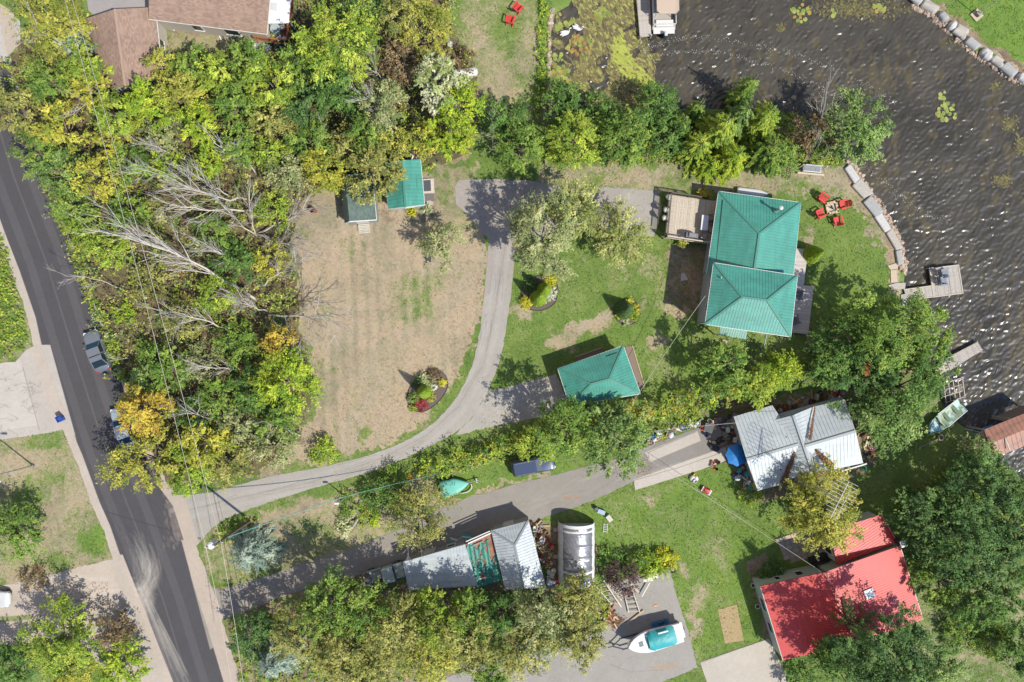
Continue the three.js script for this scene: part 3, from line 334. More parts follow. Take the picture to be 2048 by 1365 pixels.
// planks laid between two edges: a->b is the first edge, d->c the opposite one
function planks(parent, a, b, c, d, n, t, woodset, gap = 0.012, name = 'plank', seed = 1) {
  const r = rng(seed); for (let i = 0; i < n; i++) { const u0 = (i + gap) / n, u1 = (i + 1 - gap) / n, dy = (r() - 0.5) * 0.008, dx = (r() - 0.5) * 0.012; const P = (u, q, w) => mid(q, w, u).add(V(dx, dy, 0)); part(parent, name, slab([P(u0, a, b), P(u1, a, b), P(u1, d, c), P(u0, d, c)], t, 2.2), woodset[(r() * woodset.length) | 0]); }
}
function railing(parent, a, b, hgt, mat, step = 0.16) { const n = Math.max(2, Math.round(a.distanceTo(b) / step)), g = []; const bal = []; for (let i = 0; i <= n; i++) { const p = mid(a, b, i / n); if (i % 10 === 0 || i === n) part(parent, 'post', beam(p.clone(), p.clone().setY(p.y + hgt + 0.05), 0.1, 0.1), mat); else bal.push(beam(p.clone().setY(p.y + 0.08), p.clone().setY(p.y + hgt), 0.035, 0.035)); } if (bal.length) { const m = part(parent, 'balusters', merge(bal), mat); m.userData.kind = 'stuff'; } part(parent, 'top_rail', beam(a.clone().setY(a.y + hgt), b.clone().setY(b.y + hgt), 0.12, 0.05), mat); part(parent, 'bottom_rail', beam(a.clone().setY(a.y + 0.08), b.clone().setY(b.y + 0.08), 0.06, 0.05), mat); }
{
  const dk = thing('wooden_deck', 'weathered plank deck with dark railings west of the green-roofed house', 'deck'), y = 1.05;
  const nw = W(1339, 389, y), ne = W(1434, 403, y), se = W(1424, 489, y), sw = W(1331, 475, y);
  planks(dk, nw, ne, se, sw, 34, 0.04, deckWood, 0.04, 'plank', 3); for (const [a, b] of [[nw, ne], [ne, se], [se, sw], [sw, nw]]) part(dk, 'joist', beam(a.clone().setY(y - 0.16), b.clone().setY(y - 0.16), 0.06, 0.22), deckWood[1]);
  for (const c of [nw, ne, se, sw]) part(dk, 'leg', beam(V(c.x, -0.1, c.z), V(c.x, y - 0.05, c.z), 0.12, 0.12), deckWood[2]);
  const railM = M(0x6a6058, 0.9), palerail = deckWood[0]; railing(dk, nw, sw, 1.0, railM, 0.15); railing(dk, nw, mid(nw, ne, 0.62), 1.0, railM, 0.2); railing(dk, sw, mid(sw, se, 0.95), 1.0, palerail, 0.2);
  const bbq = thing('covered_grill', 'grey covered barbecue grill against the south rail of the deck', 'grill', W(1380, 473, y), -0.13); part(bbq, 'cover', RB(1.35, 0.75, 0.55, 0.12, 0, 0.55, 0), M(0x77787c, 0.7)); part(bbq, 'side_shelf', B(0.3, 0.05, 0.5, -0.78, 0.7, 0), dark); part(bbq, 'base', B(1.1, 0.3, 0.45, 0, 0.15, 0), dark); part(bbq, 'lid', RB(0.8, 0.22, 0.46, 0.1, 0, 1.0, 0), M(0x85868b, 0.6));
  const tb = thing('deck_table', 'long white table on the shaded side of the deck', 'table', W(1406, 448, y), -0.1); part(tb, 'tabletop', RB(0.75, 0.05, 1.6, 0.02, 0, 0.72, 0), M(0xdfe2ea, 0.5)); for (const x of [-0.3, 0.3]) for (const z of [-0.7, 0.7]) part(tb, 'leg', B(0.05, 0.72, 0.05, x, 0.36, z), white);
  const mk = (l, p, t) => { const c = thing('deck_chair', l, 'chair', p, t, 'padded chairs on the wooden deck'); part(c, 'seat', RB(0.6, 0.16, 0.6, 0.06, 0, 0.4, 0), M(0xa9a196)); part(c, 'backrest', RB(0.6, 0.5, 0.14, 0.06, 0, 0.68, -0.28, 0, -0.2), M(0x9b948c)); for (const x of [-0.3, 0.3]) part(c, 'armrest', RB(0.1, 0.28, 0.6, 0.03, x, 0.46, 0), M(0x857e78)); for (const x of [-0.25, 0.25]) for (const z of [-0.25, 0.25]) part(c, 'leg', B(0.05, 0.32, 0.05, x, 0.16, z), dark); };
  mk('padded grey chair north of the white deck table', W(1419, 437, y), -1.4); mk('padded grey chair tucked at the south end of the white deck table', W(1417, 459, y), -2.3); mk('padded grey chair nearest the covered grill on the deck', W(1405, 474, y), 2.7);
  for (const [i, p] of [[0, [1329, 400]], [1, [1324, 425]], [2, [1321, 441]]]) { const f = thing('rail_planter', ['white flower planter at the north end of the deck rail', 'white flower planter halfway along the deck rail', 'white flower planter south of the middle of the deck rail'][i], 'planter', W(p[0] + 2, p[1], 0), 0, 'white planters along the deck rail'); part(f, 'pot', Cy(0.16, 0.24, 0.45, 0, 1.0, 0, 14), M(0x8c8478)); part(f, 'stand', Cy(0.05, 0.05, 1.0, 0, 0, 0), dark); const g = new THREE.IcosahedronGeometry(0.3, 2), a = g.attributes.position; for (let k = 0; k < a.count; k++) { const s = 0.8 + 0.4 * noise(a.getX(k) * 14 + i * 7, a.getZ(k) * 14 + a.getY(k) * 9); a.setXYZ(k, a.getX(k) * s, a.getY(k) * s * 0.7 + 1.55, a.getZ(k) * s); } part(f, 'flowers', g, M(0xdedccb)); }
}
{
  const dk = thing('lakeside_deck', 'pale composite deck along the lake side of the green-roofed house', 'deck'), y = 0.5, set = [M(0xcfc5c0, 0.8), M(0xc6bcb8, 0.8), M(0xd4cac6, 0.8)];
  const q = (l) => poly(l, y); const [a, b, c, d] = q([[1592, 497], [1617, 498], [1608, 572], [1578, 570]]); planks(dk, a, d, c, b, 26, 0.05, set, 0.02, 'plank', 7);
  const [a2, b2, c2, d2] = q([[1576, 571], [1628, 572], [1617, 669], [1566, 662]]); planks(dk, a2, d2, c2, b2, 36, 0.05, set, 0.02, 'plank', 8);
  for (const p of [b, c, b2, c2]) part(dk, 'leg', beam(V(p.x - 0.1, -0.1, p.z), V(p.x - 0.1, y - 0.05, p.z), 0.1, 0.1), white); part(dk, 'fascia', beam(b2.clone().setY(y - 0.15), c2.clone().setY(y - 0.15), 0.05, 0.25), set[1]); part(dk, 'fascia', beam(d2.clone().setY(y - 0.15), c2.clone().setY(y - 0.15), 0.05, 0.25), set[1]);
}
// ---- garage ----
{
  const h = thing('garage', 'garage with a teal green hip roof at the end of the gravel apron', 'garage'), e = 2.4, r = sub(h, 'roof');
  const nw = W(1115.7, 737.7, e), ne = W(1247, 692.5, e), se = W(1281, 788, e), sw = W(1140, 812, e), a = W(1182, 769, 3.7), b = W(1218, 759, 3.7);
  slope(r, [ne, nw, a, b], greenMetal, 0.3, 0.022); slope(r, [nw, sw, a], greenMetal, 0.3, 0.022); slope(r, [sw, se, b, a], greenMetal, 0.3, 0.022); slope(r, [se, ne, b], greenMetal, 0.3, 0.022);
  for (const [p, q] of [[nw, a], [sw, a], [ne, b], [se, b], [a, b]]) cap(r, p, q, greenCap); for (const [p, q] of [[nw, ne], [nw, sw], [sw, se], [se, ne]]) gutter(r, p, q);
  part(r, 'snow_rail', beam(W(1214, 714.5, 2.75), W(1236, 707, 2.75), 0.05, 0.12), greenCap);
  walls(h, [nw, ne, se, sw], 0.4, siding, [[3, 0.15, 0.85, 0.02, 2.1, 'garage_door'], [0, 0.6, 0.75, 1, 1.9]]);
}
// ---- cabin and shed ----
{
  const h = thing('cabin', 'small cabin with a green metal gable roof half under a tree', 'cabin'), r = sub(h, 'roof'), e = 2.3, t = 3.15;
  const nw = W(766, 325, e), ne = W(840.5, 319, e), se = W(849, 410.4, e), sw = W(777, 418, e), a = W(803, 320.5, t), b = W(811, 415, t);
  slope(r, [se, ne, a, b], greenMetal, 0.38, 0.03); slope(r, [nw, sw, b, a], greenMetal, 0.38, 0.03); cap(r, a, b, greenCap); part(r, 'barge_board', beam(sw.clone().setY(sw.y - 0.05), b.clone().setY(b.y - 0.05), 0.06, 0.14), white); part(r, 'barge_board', beam(b.clone().setY(b.y - 0.05), se.clone().setY(se.y - 0.05), 0.06, 0.14), white); gutter(r, ne, se); gutter(r, nw, sw);
  part(r, 'snow_rail', beam(W(832, 352, 2.55), W(834.5, 377, 2.55), 0.05, 0.12), greenCap); walls(h, [nw, ne, se, sw], 0.35, siding, [[1, 0.35, 0.6, 0.05, 2.0, 'door'], [2, 0.3, 0.6, 0.9, 1.8]]);
  const st = thing('entry_platform', 'wooden step platform with a dark mat beside the small cabin', 'platform'); const y = 0.3; const [p, q, s, u] = poly([[846, 358], [867, 357], [869, 386], [848, 387]], y); planks(st, p, q, s, u, 9, 0.05, paleWood, 0.03, 'plank', 4); part(st, 'mat', slab(poly([[847, 361, y + 0.02], [861, 360, y + 0.02], [862, 382, y + 0.02], [848, 383, y + 0.02]]), 0.015), M(0x55555a, 0.95)); part(st, 'frame', slab(poly([[847, 360, 0.24], [866, 359, 0.24], [868, 385, 0.24], [849, 386, 0.24]]), 0.25), deckWood[1]);
  one('paving_slab', 'dark rubber slab south of the cabin step platform', 'slab', slab(poly([[848, 388, 0.06], [867, 388, 0.06], [868, 402, 0.06], [849, 403, 0.06]]), 0.08), M(0x77706c)); one('stepping_stone', 'pale flat stone at the corner of the cabin', 'stone', slab(poly([[851, 403, 0.09], [860, 401, 0.09], [866, 404, 0.09], [866, 410, 0.09], [852, 410, 0.09]]), 0.1), M(0xbdb3a8));
}
{
  const h = thing('shingled_shed', 'garden shed with a dark slate shingle roof and white front edge', 'shed'), r = sub(h, 'roof'), e = 2.0, t = 3.0;
  const nw = W(679, 352, e), ne = W(744, 346, e), se = W(752.5, 440, e), sw = W(689, 447, e), a = W(690, 349, t), b = W(698.5, 443.5, t);
  slope(r, [se, ne, a, b], slateShingle); slope(r, [nw, sw, b, a], slateShingle); part(r, 'barge_board', beam(b.clone().setY(b.y - 0.06), se.clone().setY(se.y - 0.06), 0.08, 0.16), white); part(r, 'barge_board', beam(sw.clone().setY(sw.y - 0.06), b.clone().setY(b.y - 0.06), 0.08, 0.16), white); gutter(r, se, ne);
  walls(h, [nw, ne, se, sw], 0.2, M(0x9aa09a), [[2, 0.3, 0.7, 0.1, 1.8, 'door']]);
  const rp = thing('shed_ramp', 'slatted wooden ramp at the front of the slate-roofed shed', 'ramp'); const [p, q, s, u] = poly([[716, 449, 0.3], [737, 447, 0.3], [740, 466, 0.05], [718, 468, 0.05]]); planks(rp, p, u, s, q, 6, 0.05, paleWood, 0.12, 'plank', 5); part(rp, 'stringer', beam(p.clone().setY(0.22), u.clone().setY(0.0), 0.06, 0.1), deckWood[2]); part(rp, 'stringer', beam(q.clone().setY(0.22), s.clone().setY(0.0), 0.06, 0.1), deckWood[2]);
}
// ---- brown shingled house, top left ----
{
  const h = thing('brown_roofed_house', 'house with a long brown shingle roof at the top left', 'house'), r1 = sub(h, 'roof', 'garage wing roof'), r2 = sub(h, 'roof', 'main roof'); const e = 2.5, t = 3.6;
  const nw = W(170, 37, e), ne = W(309, 14, e), se = W(325, 150, e), sw = W(208, 175, e), a = W(229, 18, t), b = W(250, 172, t);
  slope(r1, [se, ne, a, b], brownShingle); slope(r1, [nw, sw, b, a], brownShingle); gutter(r1, ne, se); part(r1, 'ridge_cap', beam(a.clone().setY(t + 0.02), b.clone().setY(t + 0.02), 0.25, 0.04), M(0xb39a88, 0.95)); walls(h, [nw, ne, se, sw], 0.35, M(0xc7bfb2), [[1, 0.4, 0.55, 1, 2]]);
  const E = 2.9, A = W(297, 38, E), Bq = W(533, 68, E), C = W(541, -20, 4.3), D = W(297, -50, 4.3), C2 = W(549, -110, E), D2 = W(297, -140, E); slope(r2, [A, Bq, C, D], brownShingle); slope(r2, [C2, D2, D, C], brownShingle); gutter(r2, A, Bq); gutter(r2, Bq, C); walls(h, [A, Bq, C2, D2], 0.45, M(0xc7bfb2), [[0, 0.3, 0.4, 1, 2.2], [0, 0.6, 0.75, 1, 2.2]]);
  const dk = thing('orange_deck', 'orange stained deck with railings east of the brown-roofed house', 'deck'), y = 1.0; const [p, q, s, u] = poly([[530, -70], [594, -70], [578, 88], [512, 80]], y); planks(dk, p, u, s, q, 60, 0.05, redWood, 0.03, 'plank', 11); railing(dk, q, s, 0.95, redWood[0], 0.18); railing(dk, s, u, 0.95, redWood[1], 0.18); for (const c of [s, u, q]) part(dk, 'leg', beam(V(c.x, -0.1, c.z), V(c.x, y - 0.05, c.z), 0.12, 0.12), redWood[2]);
  const cn = thing('white_canopy', 'white flat canopy over the orange deck', 'canopy'); part(cn, 'canopy', slab(poly([[539, -60, 3.0], [590, -60, 3.0], [580, 10, 2.9], [577, 46, 2.9], [535, 47, 2.9]]), 0.08), M(0xf0eef0, 0.7)); part(cn, 'hatch', slab(poly([[540, 5, 2.98], [555, 6, 2.98], [553, 21, 2.98], [539, 19, 2.98]]), 0.05), M(0xdcdce0, 0.6)); for (const [x, z] of [[578, 42], [536, 43], [582, -50]]) { const k = W(x, z, 2.85); part(cn, 'post', beam(V(k.x, y, k.z), k, 0.08, 0.08), white); }
}
// ---- grey metal-roofed house ----
{
  const h = thing('grey_roofed_house', 'house with a jumble of pale grey ribbed metal gables', 'house'), e = 2.7, t = 4.0, S = 0.38, H = 0.035;
  const gable = (lab, n0, n1, s0, s1, r0, r1) => { const r = sub(h, 'roof', lab); slope(r, [n1, n0, r0, r1], greyMetal, S, H); slope(r, [s0, s1, r1, r0], greyMetal, S, H); cap(r, r0, r1, greyCap, 0.26); return r; };
  const L = gable('west gable', W(1468, 834, e), W(1545, 811, e), W(1516, 982.5, e), W(1572, 967, e), W(1493.5, 920, t), W(1598, 889, t));
  gutter(L, W(1468, 834, e), W(1516, 982.5, e), greyCap);
  const rm = sub(h, 'roof', 'middle gable running across the other two'); const m0 = W(1587, 831, 4.0), m1 = W(1626, 945, 4.0); slope(rm, [W(1531, 846, e), W(1568, 962, e), m1, m0], greyMetal, S, H); slope(rm, [W(1668, 935, e), W(1632, 812, e), m0, m1], greyMetal, S, H); cap(rm, m0, m1, greyCap, 0.26);
  gable('east gable', W(1620, 816, e), W(1690, 799, e), W(1652, 943, e), W(1727, 927, e), W(1610, 893, 4.05), W(1712, 863, 4.05));
  const rl = sub(h, 'roof', 'low lean-to roof along the north wall'); slope(rl, [W(1684, 793, 2.2), W(1529, 836, 2.2), W(1533, 850, 2.65), W(1690, 806, 2.65)], metal(0x93a5ae, 15), S, H);
  walls(h, [W(1475, 842, e), W(1545, 822, e), W(1572, 957, e), W(1519, 972, e)], 0.1, M(0xb7a99a), [[3, 0.3, 0.5, 0.9, 2], [2, 0.3, 0.5, 0.9, 2]]); walls(h, [W(1541, 850, e), W(1625, 822, e), W(1660, 935, e), W(1575, 955, e)], 0.1, M(0xb7a99a)); walls(h, [W(1625, 825, e), W(1686, 806, e), W(1718, 925, e), W(1660, 940, e)], 0.1, M(0xb7a99a), [[1, 0.3, 0.6, 0.9, 2]]);
  part(h, 'vent_pipe', Cy(0.06, 0.06, 0.4, W(1561.6, 939.5, 3.3).x, 3.2, W(1561.6, 939.5, 3.3).z), dark); part(h, 'gutter', beam(W(1684, 943, 2.65), W(1734, 928, 2.65), 0.12, 0.1), white); part(h, 'vent_pipe', Cy(0.05, 0.05, 0.5, W(1571, 874, 3.4).x, 3.3, W(1571, 874, 3.4).z), dark);
}
// ---- red-roofed house ----
{
  const h = thing('red_roofed_house', 'house with bright red ribbed metal roofs and pale green walls', 'house'), e = 2.8, t = 4.2, r = sub(h, 'roof', 'main gable roof'), r2 = sub(h, 'roof', 'lower north wing roof');
  const nw = W(1521.8, 1174, e), sw = W(1567, 1322, e), a = W(1650, 1146, t), b = W(1709, 1288, t), ne = W(1801, 1093, e), se = W(1847, 1240, e);
  slope(r, [nw, sw, b, a], redMetal, 0.26, 0.02); slope(r, [se, ne, a, b], redMetal, 0.26, 0.02); cap(r, a, b, redCap); gutter(r, nw, sw); gutter(r, ne, se); part(r, 'barge_board', beam(nw.clone().setY(nw.y - 0.06), a.clone().setY(a.y - 0.06), 0.08, 0.14), redCap); part(r, 'barge_board', beam(a.clone().setY(a.y - 0.06), ne.clone().setY(ne.y - 0.06), 0.08, 0.14), redCap);
  const sk = sub(r, 'skylight'); 
  { const f = frame([se, ne, a, b]), q = (px, py) => { const p = W(px, py, 3.4), d = f.o.clone().sub(p).dot(f.n) / f.n.y; return V(p.x, p.y + d + 0.14, p.z); }; part(r, 'skylight_dome', slab([q(1724, 1181), q(1743, 1175), q(1749, 1192), q(1730, 1198)], 0.13), M(0xeef2f2, 0.3)); r.remove(sk); }
  slope(r2, [W(1796, 1086, 2.35), W(1763, 1030, 2.35), W(1660, 1062, 2.75), W(1674, 1130, 2.75)].slice(0, 4), redMetal, 0.26, 0.02); gutter(r2, W(1796, 1086, 2.35), W(1763, 1030, 2.35));
  walls(h, [nw, W(1650, 1146, e), W(1705, 1285, e), sw], 0.15, greenSiding, [[0, 0.62, 0.74, 1.0, 2.1], [0, 0.28, 0.36, 1.2, 2.0], [3, 0.3, 0.45, 1, 2], [3, 0.6, 0.8, 1, 2]]); walls(h, [W(1655, 1146, e), ne, se, W(1707, 1285, e)], 0.15, greenSiding, [[1, 0.3, 0.6, 0.8, 2]]); walls(h, [W(1660, 1066, 2.6), W(1762, 1034, 2.3), W(1792, 1086, 2.3), W(1674, 1128, 2.6)], 0.1, greenSiding, [[3, 0.15, 0.85, 0.4, 2.0], [3, 0.9, 0.97, 1.0, 1.8]]);
  const c = W(1803, 1086, 3.2); const ch = sub(h, 'chimney'); part(ch, 'stack', B(0.5, 3.6, 0.5, c.x, 1.8, c.z, 0.3), M(0x3c3a3a)); part(ch, 'cap', B(0.66, 0.08, 0.66, c.x, 3.64, c.z, 0.3), M(0xd5d9da, 0.4));
  // paved terrace, each slab its own piece
  const pt = thing('paved_terrace', 'terrace of square grey paving slabs north of the red-roofed house', 'terrace'), o = W(1554, 1079), ux = W(1612, 1062).sub(o), uz = W(1572, 1130).sub(o), rr = rng(12), pm = [M(0xa99d92), M(0xb5a89c), M(0x9c938b), M(0xb09f95)];
  for (let i = 0; i < 7; i++) for (let j = 0; j < 6; j++) { if (i < 1 && j > 4) continue; const P = (u, v) => o.clone().addScaledVector(ux, u / 7 * 1.35).addScaledVector(uz, v / 6).setY(0.05 + rr() * 0.001); const y = 0.045 + rr() * 0.02; part(pt, 'paving_slab', slab([P(i + 0.03, j + 0.03), P(i + 0.97, j + 0.03), P(i + 0.97, j + 0.97), P(i + 0.03, j + 0.97)].map((p) => p.setY(y)), 0.08), pm[(rr() * 4) | 0]); }
  for (let i = 0; i < 4; i++) { const P = (u) => mid(W(1550, 1079), W(1611, 1060), u); part(pt, 'edging_slab', slab([P(i / 4 + 0.01), P(i / 4 + 0.24), P(i / 4 + 0.24).add(V(0.12, 0, 0.42)), P(i / 4 + 0.01).add(V(0.12, 0, 0.42))].map((p) => p.setY(0.1)), 0.12), M(0xc9b5a0)); }
  const sf = thing('patio_sofa', 'black garden sofa against the pale green house wall', 'sofa', W(1636, 1118, 0.4), 0.3); part(sf, 'seat', RB(1.9, 0.3, 0.8, 0.08, 0, 0.0, 0), black); part(sf, 'backrest', RB(1.9, 0.4, 0.2, 0.08, 0, 0.25, 0.38), black); for (const x of [-0.9, 0.9]) part(sf, 'armrest', RB(0.2, 0.4, 0.8, 0.06, x, 0.08, 0), black); for (const x of [-0.8, 0.8]) for (const z of [-0.3, 0.3]) part(sf, 'leg', B(0.06, 0.3, 0.06, x, -0.25, z), dark); part(sf, 'tray', B(0.2, 0.03, 0.5, -0.1, 0.18, -0.02, 0.4), M(0xd8d8d8, 0.4));
}
// ---- row of grey sheds, torn tarp, tunnel shelter ----
{
  const s1 = thing('grey_shed', 'long low shed with a pale grey metal roof beside the parked truck', 'shed'), r = sub(s1, 'roof'), a = W(805.5, 1125.5, 2.5), b = W(930, 1090, 2.5), c = W(955, 1172, 2.1), d = W(817, 1182, 2.1), t0 = a, t1 = b; slope(r, [d, c, t1, t0], metal(0xb9c2c6, 22, 0.4), 0.32, 0.03); gutter(r, a, b, greyCap); walls(s1, [a, b, c, d], 0.15, M(0x9c9a94), [[0, 0.3, 0.5, 0.1, 1.9, 'door'], [0, 0.7, 0.85, 1, 1.8]]);
  const s2 = thing('grey_hip_shed', 'shed with a pale grey metal hip roof beside the tarp tunnel', 'shed'), r2 = sub(s2, 'roof'), e = 2.6, t = 3.4, nw = W(982, 1062, e), ne = W(1057, 1042, e), se = W(1092, 1176, e), sw = W(1011, 1180, e), p = W(1029.6, 1091, t), q = W(1048, 1178, t);
  slope(r2, [ne, nw, p], metal(0xb5bec0, 23, 0.4), 0.3, 0.03); slope(r2, [nw, sw, q, p], metal(0xbcc5c9, 24, 0.4), 0.3, 0.03); slope(r2, [se, ne, p, q], metal(0xbcc5c9, 25, 0.4), 0.3, 0.03); cap(r2, p, q, greyCap); cap(r2, nw, p, greyCap); cap(r2, ne, p, greyCap); walls(s2, [nw, ne, se, sw], 0.2, M(0xa4a29c), [[0, 0.3, 0.6, 0.1, 1.9, 'door'], [1, 0.3, 0.45, 0.9, 1.8]]);
  // lean-to between them: rusty sheets under a torn green tarpaulin
  const l = thing('tarp_lean_to', 'rusty lean-to roof under a torn teal tarpaulin between the grey sheds', 'shed'), A = W(930, 1090, 2.2), Bq = W(982, 1066, 2.2), C = W(1007, 1160, 1.9), D = W(955, 1175, 1.9); part(l, 'roof', ribbed([D, C, Bq, A], 0.16, 0.03), rustMetal);
  for (const k of [A, Bq, C, D]) part(l, 'post', beam(V(k.x, 0, k.z), V(k.x, k.y - 0.06, k.z), 0.1, 0.1), deckWood[2]);
  { const n = 70, m = 64, pos = [], r0 = rng(4); const P = (u, v) => { const w = mid(mid(A, Bq, u), mid(D, C, u), v); w.y += 0.075 + 0.07 * fbm(u * 9, v * 9, 3) + 0.025 * Math.sin(u * 40 + v * 9); return w; }; for (let i = 0; i < n; i++) for (let j = 0; j < m; j++) { const u = i / n, v = j / m, torn = fbm(u * 7 + v * 3 + 3, v * 6 - u * 2 + 8, 5) + 0.2 * (fbm(u * 30 + v * 8, v * 16 - u * 7, 3) - 0.4) - (v > 0.62 ? 0.16 : 0) - (u < 0.2 ? 0.14 : 0) + (u > 0.78 ? 0.12 : 0) + (v < 0.1 ? 0.12 : 0); if (torn > 0.53) continue; const a = P(u, v), b = P(u + 1 / n, v), c = P(u + 1 / n, v + 1 / m), d = P(u, v + 1 / m); pos.push(...a, ...d, ...b, ...b, ...d, ...c); } part(l, 'tarpaulin', soup(pos), M(0x2f8577, 0.6, { side: THREE.DoubleSide })); }
  part(l, 'batten', beam(W(936, 1088, 2.4), W(984, 1066, 2.4), 0.14, 0.06), white); part(l, 'batten', beam(W(932, 1084, 2.45), W(980, 1063, 2.45), 0.1, 0.06), white); part(l, 'plank', beam(W(955, 1160, 2.1), W(972, 1156, 2.15), 0.12, 0.04), paleWood[0]); part(l, 'pole', beam(W(940, 1095, 2.35), W(966, 1084, 2.35), 0.08, 0.06), M(0x7fb5a2));
}
{
  const q = thing('tarp_tunnel', 'arched shelter with silver tarpaulin over white sides', 'shelter'); const a = W(1153, 1040, 0), b = W(1154, 1160, 0), zc = (a.z + b.z) / 2, L = 6.4, R = 1.95, hh = 2.6, x0 = a.x - 0.05; q.position.set(x0, 0, zc);
  const arc = (t, s = 1) => V(Math.cos(t) * R * s, Math.pow(Math.sin(t), 0.8) * hh * s, 0), wr = (i, j) => 0.03 * (Math.pow(Math.abs(noise((i + j * 0.7) * 1.3, j * 0.4) - 0.5), 0.6) - 0.4) + 0.012 * fbm(i * 3, j * 3, 3);
  const skin = (t0, t1, s, z0, z1, rag) => { const n = 36, m = 60, pos = [], P = (i, j) => { let t = lerp(t0, t1, i / n); if (rag && i === 0) t -= 0.05 * noise(j * 0.6, 3); if (rag && i === n) t += 0.05 * noise(j * 0.6, 9); const p = arc(t, s); const w = wr(i / 5, j / 5) + 0.04 * Math.pow(Math.abs(Math.sin(j / m * Math.PI * 4.5)), 12) ; return V(p.x * (1 + w * 0.5), p.y * (1 + w * 0.5) + w * 0.4, lerp(z0, z1, j / m)); }; const idx = []; for (let i = 0; i <= n; i++) for (let j = 0; j <= m; j++) { const p = P(i, j); pos.push(p.x, p.y, p.z); } for (let i = 0; i < n; i++) for (let j = 0; j < m; j++) { const k = i * (m + 1) + j; idx.push(k, k + m + 1, k + 1, k + 1, k + m + 1, k + m + 2); } const g = new THREE.BufferGeometry(); g.setAttribute('position', new THREE.Float32BufferAttribute(pos, 3)); g.setIndex(idx); g.computeVertexNormals(); return g; };
  part(q, 'white_cover', skin(0.02, Math.PI - 0.02, 1, -L / 2, L / 2), new THREE.MeshStandardMaterial({ color: lit(0xe6e4e0), roughness: 0.8, side: THREE.DoubleSide })); part(q, 'silver_tarpaulin', skin(0.72, Math.PI - 0.72, 1.015, -L / 2 + 0.35, L / 2 - 0.55, true), new THREE.MeshStandardMaterial({ color: lit(0xa0a0a2), roughness: 0.36, metalness: 0.5, side: THREE.DoubleSide }));
  const sh = new THREE.Shape(); for (let i = 0; i <= 20; i++) { const p = arc(0.02 + (Math.PI - 0.04) * i / 20, 0.985); i ? sh.lineTo(p.x, p.y) : sh.moveTo(p.x, p.y); } const end = new THREE.ExtrudeGeometry(sh, { depth: 0.05, bevelEnabled: false }); const e1 = part(q, 'end_wall', end, M(0xb7c3c4)); e1.position.z = -L / 2 + 0.3; const e2 = part(q, 'end_wall', end, offWhite); e2.position.z = L / 2 - 0.1;
  for (let i = 0; i < 5; i++) { const pts = []; for (let k = 0; k <= 12; k++) { const p = arc(0.02 + 3.1 * k / 12, 0.97); pts.push(V(p.x, p.y, lerp(-L / 2 + 0.05, L / 2 - 0.15, i / 4))); } part(q, 'hoop', tube(pts, 0.03, 20, 5), M(0x9a9c9c, 0.4)); }
  for (const [x, z, c] of [[R + 0.2, 0.2, 0xc0a08c], [R + 0.24, 1.3, 0xb08f7a], [R + 0.2, 2.3, 0xc7a994]]) one('board_stack', { 0.2: 'upper short boards leaning on the east side of the tarp tunnel', 1.3: 'middle short boards leaning on the east side of the tarp tunnel', 2.3: 'lower short boards leaning on the east side of the tarp tunnel' }[z], 'boards', merge([B(0.12, 0.06, 1.3, x0 + x, 0.05, zc + z), B(0.1, 0.06, 1.1, x0 + x + 0.16, 0.06, zc + z + 0.05), B(0.12, 0.05, 1.2, x0 + x + 0.06, 0.12, zc + z - 0.1, 0.06)]), M(c, 0.9));
  for (const z of [-2.2, 0.7]) one('concrete_block', z < 0 ? 'concrete block at the north-west foot of the tarp tunnel' : 'concrete block halfway along the west foot of the tarp tunnel', 'block', RB(0.5, 0.3, 0.4, 0.03, x0 - R - 0.25, 0.15, zc + z), M(0xb7a493));
}
// ---- boathouse over the water ----
{
  const h = thing('boathouse', 'boathouse with a rusty brown sheet roof standing over the water', 'boathouse'), r = sub(h, 'roof'), e = 2.4; const a = W(1969, 860, e), b = W(2076, 817, e), c = W(2097, 874, e), d = W(1988, 917, e), m0 = W(1979, 889, e + 0.35), m1 = W(2087, 845, e + 0.35); slope(r, [b, a, m0, m1], rustMetal, 0.5, 0.025); slope(r, [d, c, m1, m0], rustMetal, 0.5, 0.025); part(r, 'drip_edge', beam(a, d, 0.06, 0.08), M(0x5b4a42)); 
  for (const k of [a, d, mid(a, b), mid(d, c), b, c]) part(h, 'post', beam(V(k.x, -1.3, k.z), V(k.x, k.y - 0.08, k.z), 0.16, 0.16), greyWood[1]); part(h, 'wall', beam(mid(a, b, 0.4).setY(1.2), b.clone().setY(1.2), 0.06, 2.3), M(0x8d7a6c)); part(h, 'pole', beam(W(2012, 878, 2.85), W(2021, 902, 2.85), 0.1, 0.06), M(0xd6cfc4)); part(h, 'mooring_rail', beam(W(1930, 858, 0.8), W(1975, 868, 0.8), 0.08, 0.06), M(0xc4c0b8)); part(h, 'cross_beam', beam(a.clone().setY(2.2), d.clone().setY(2.2), 0.12, 0.14), greyWood[0]);
}

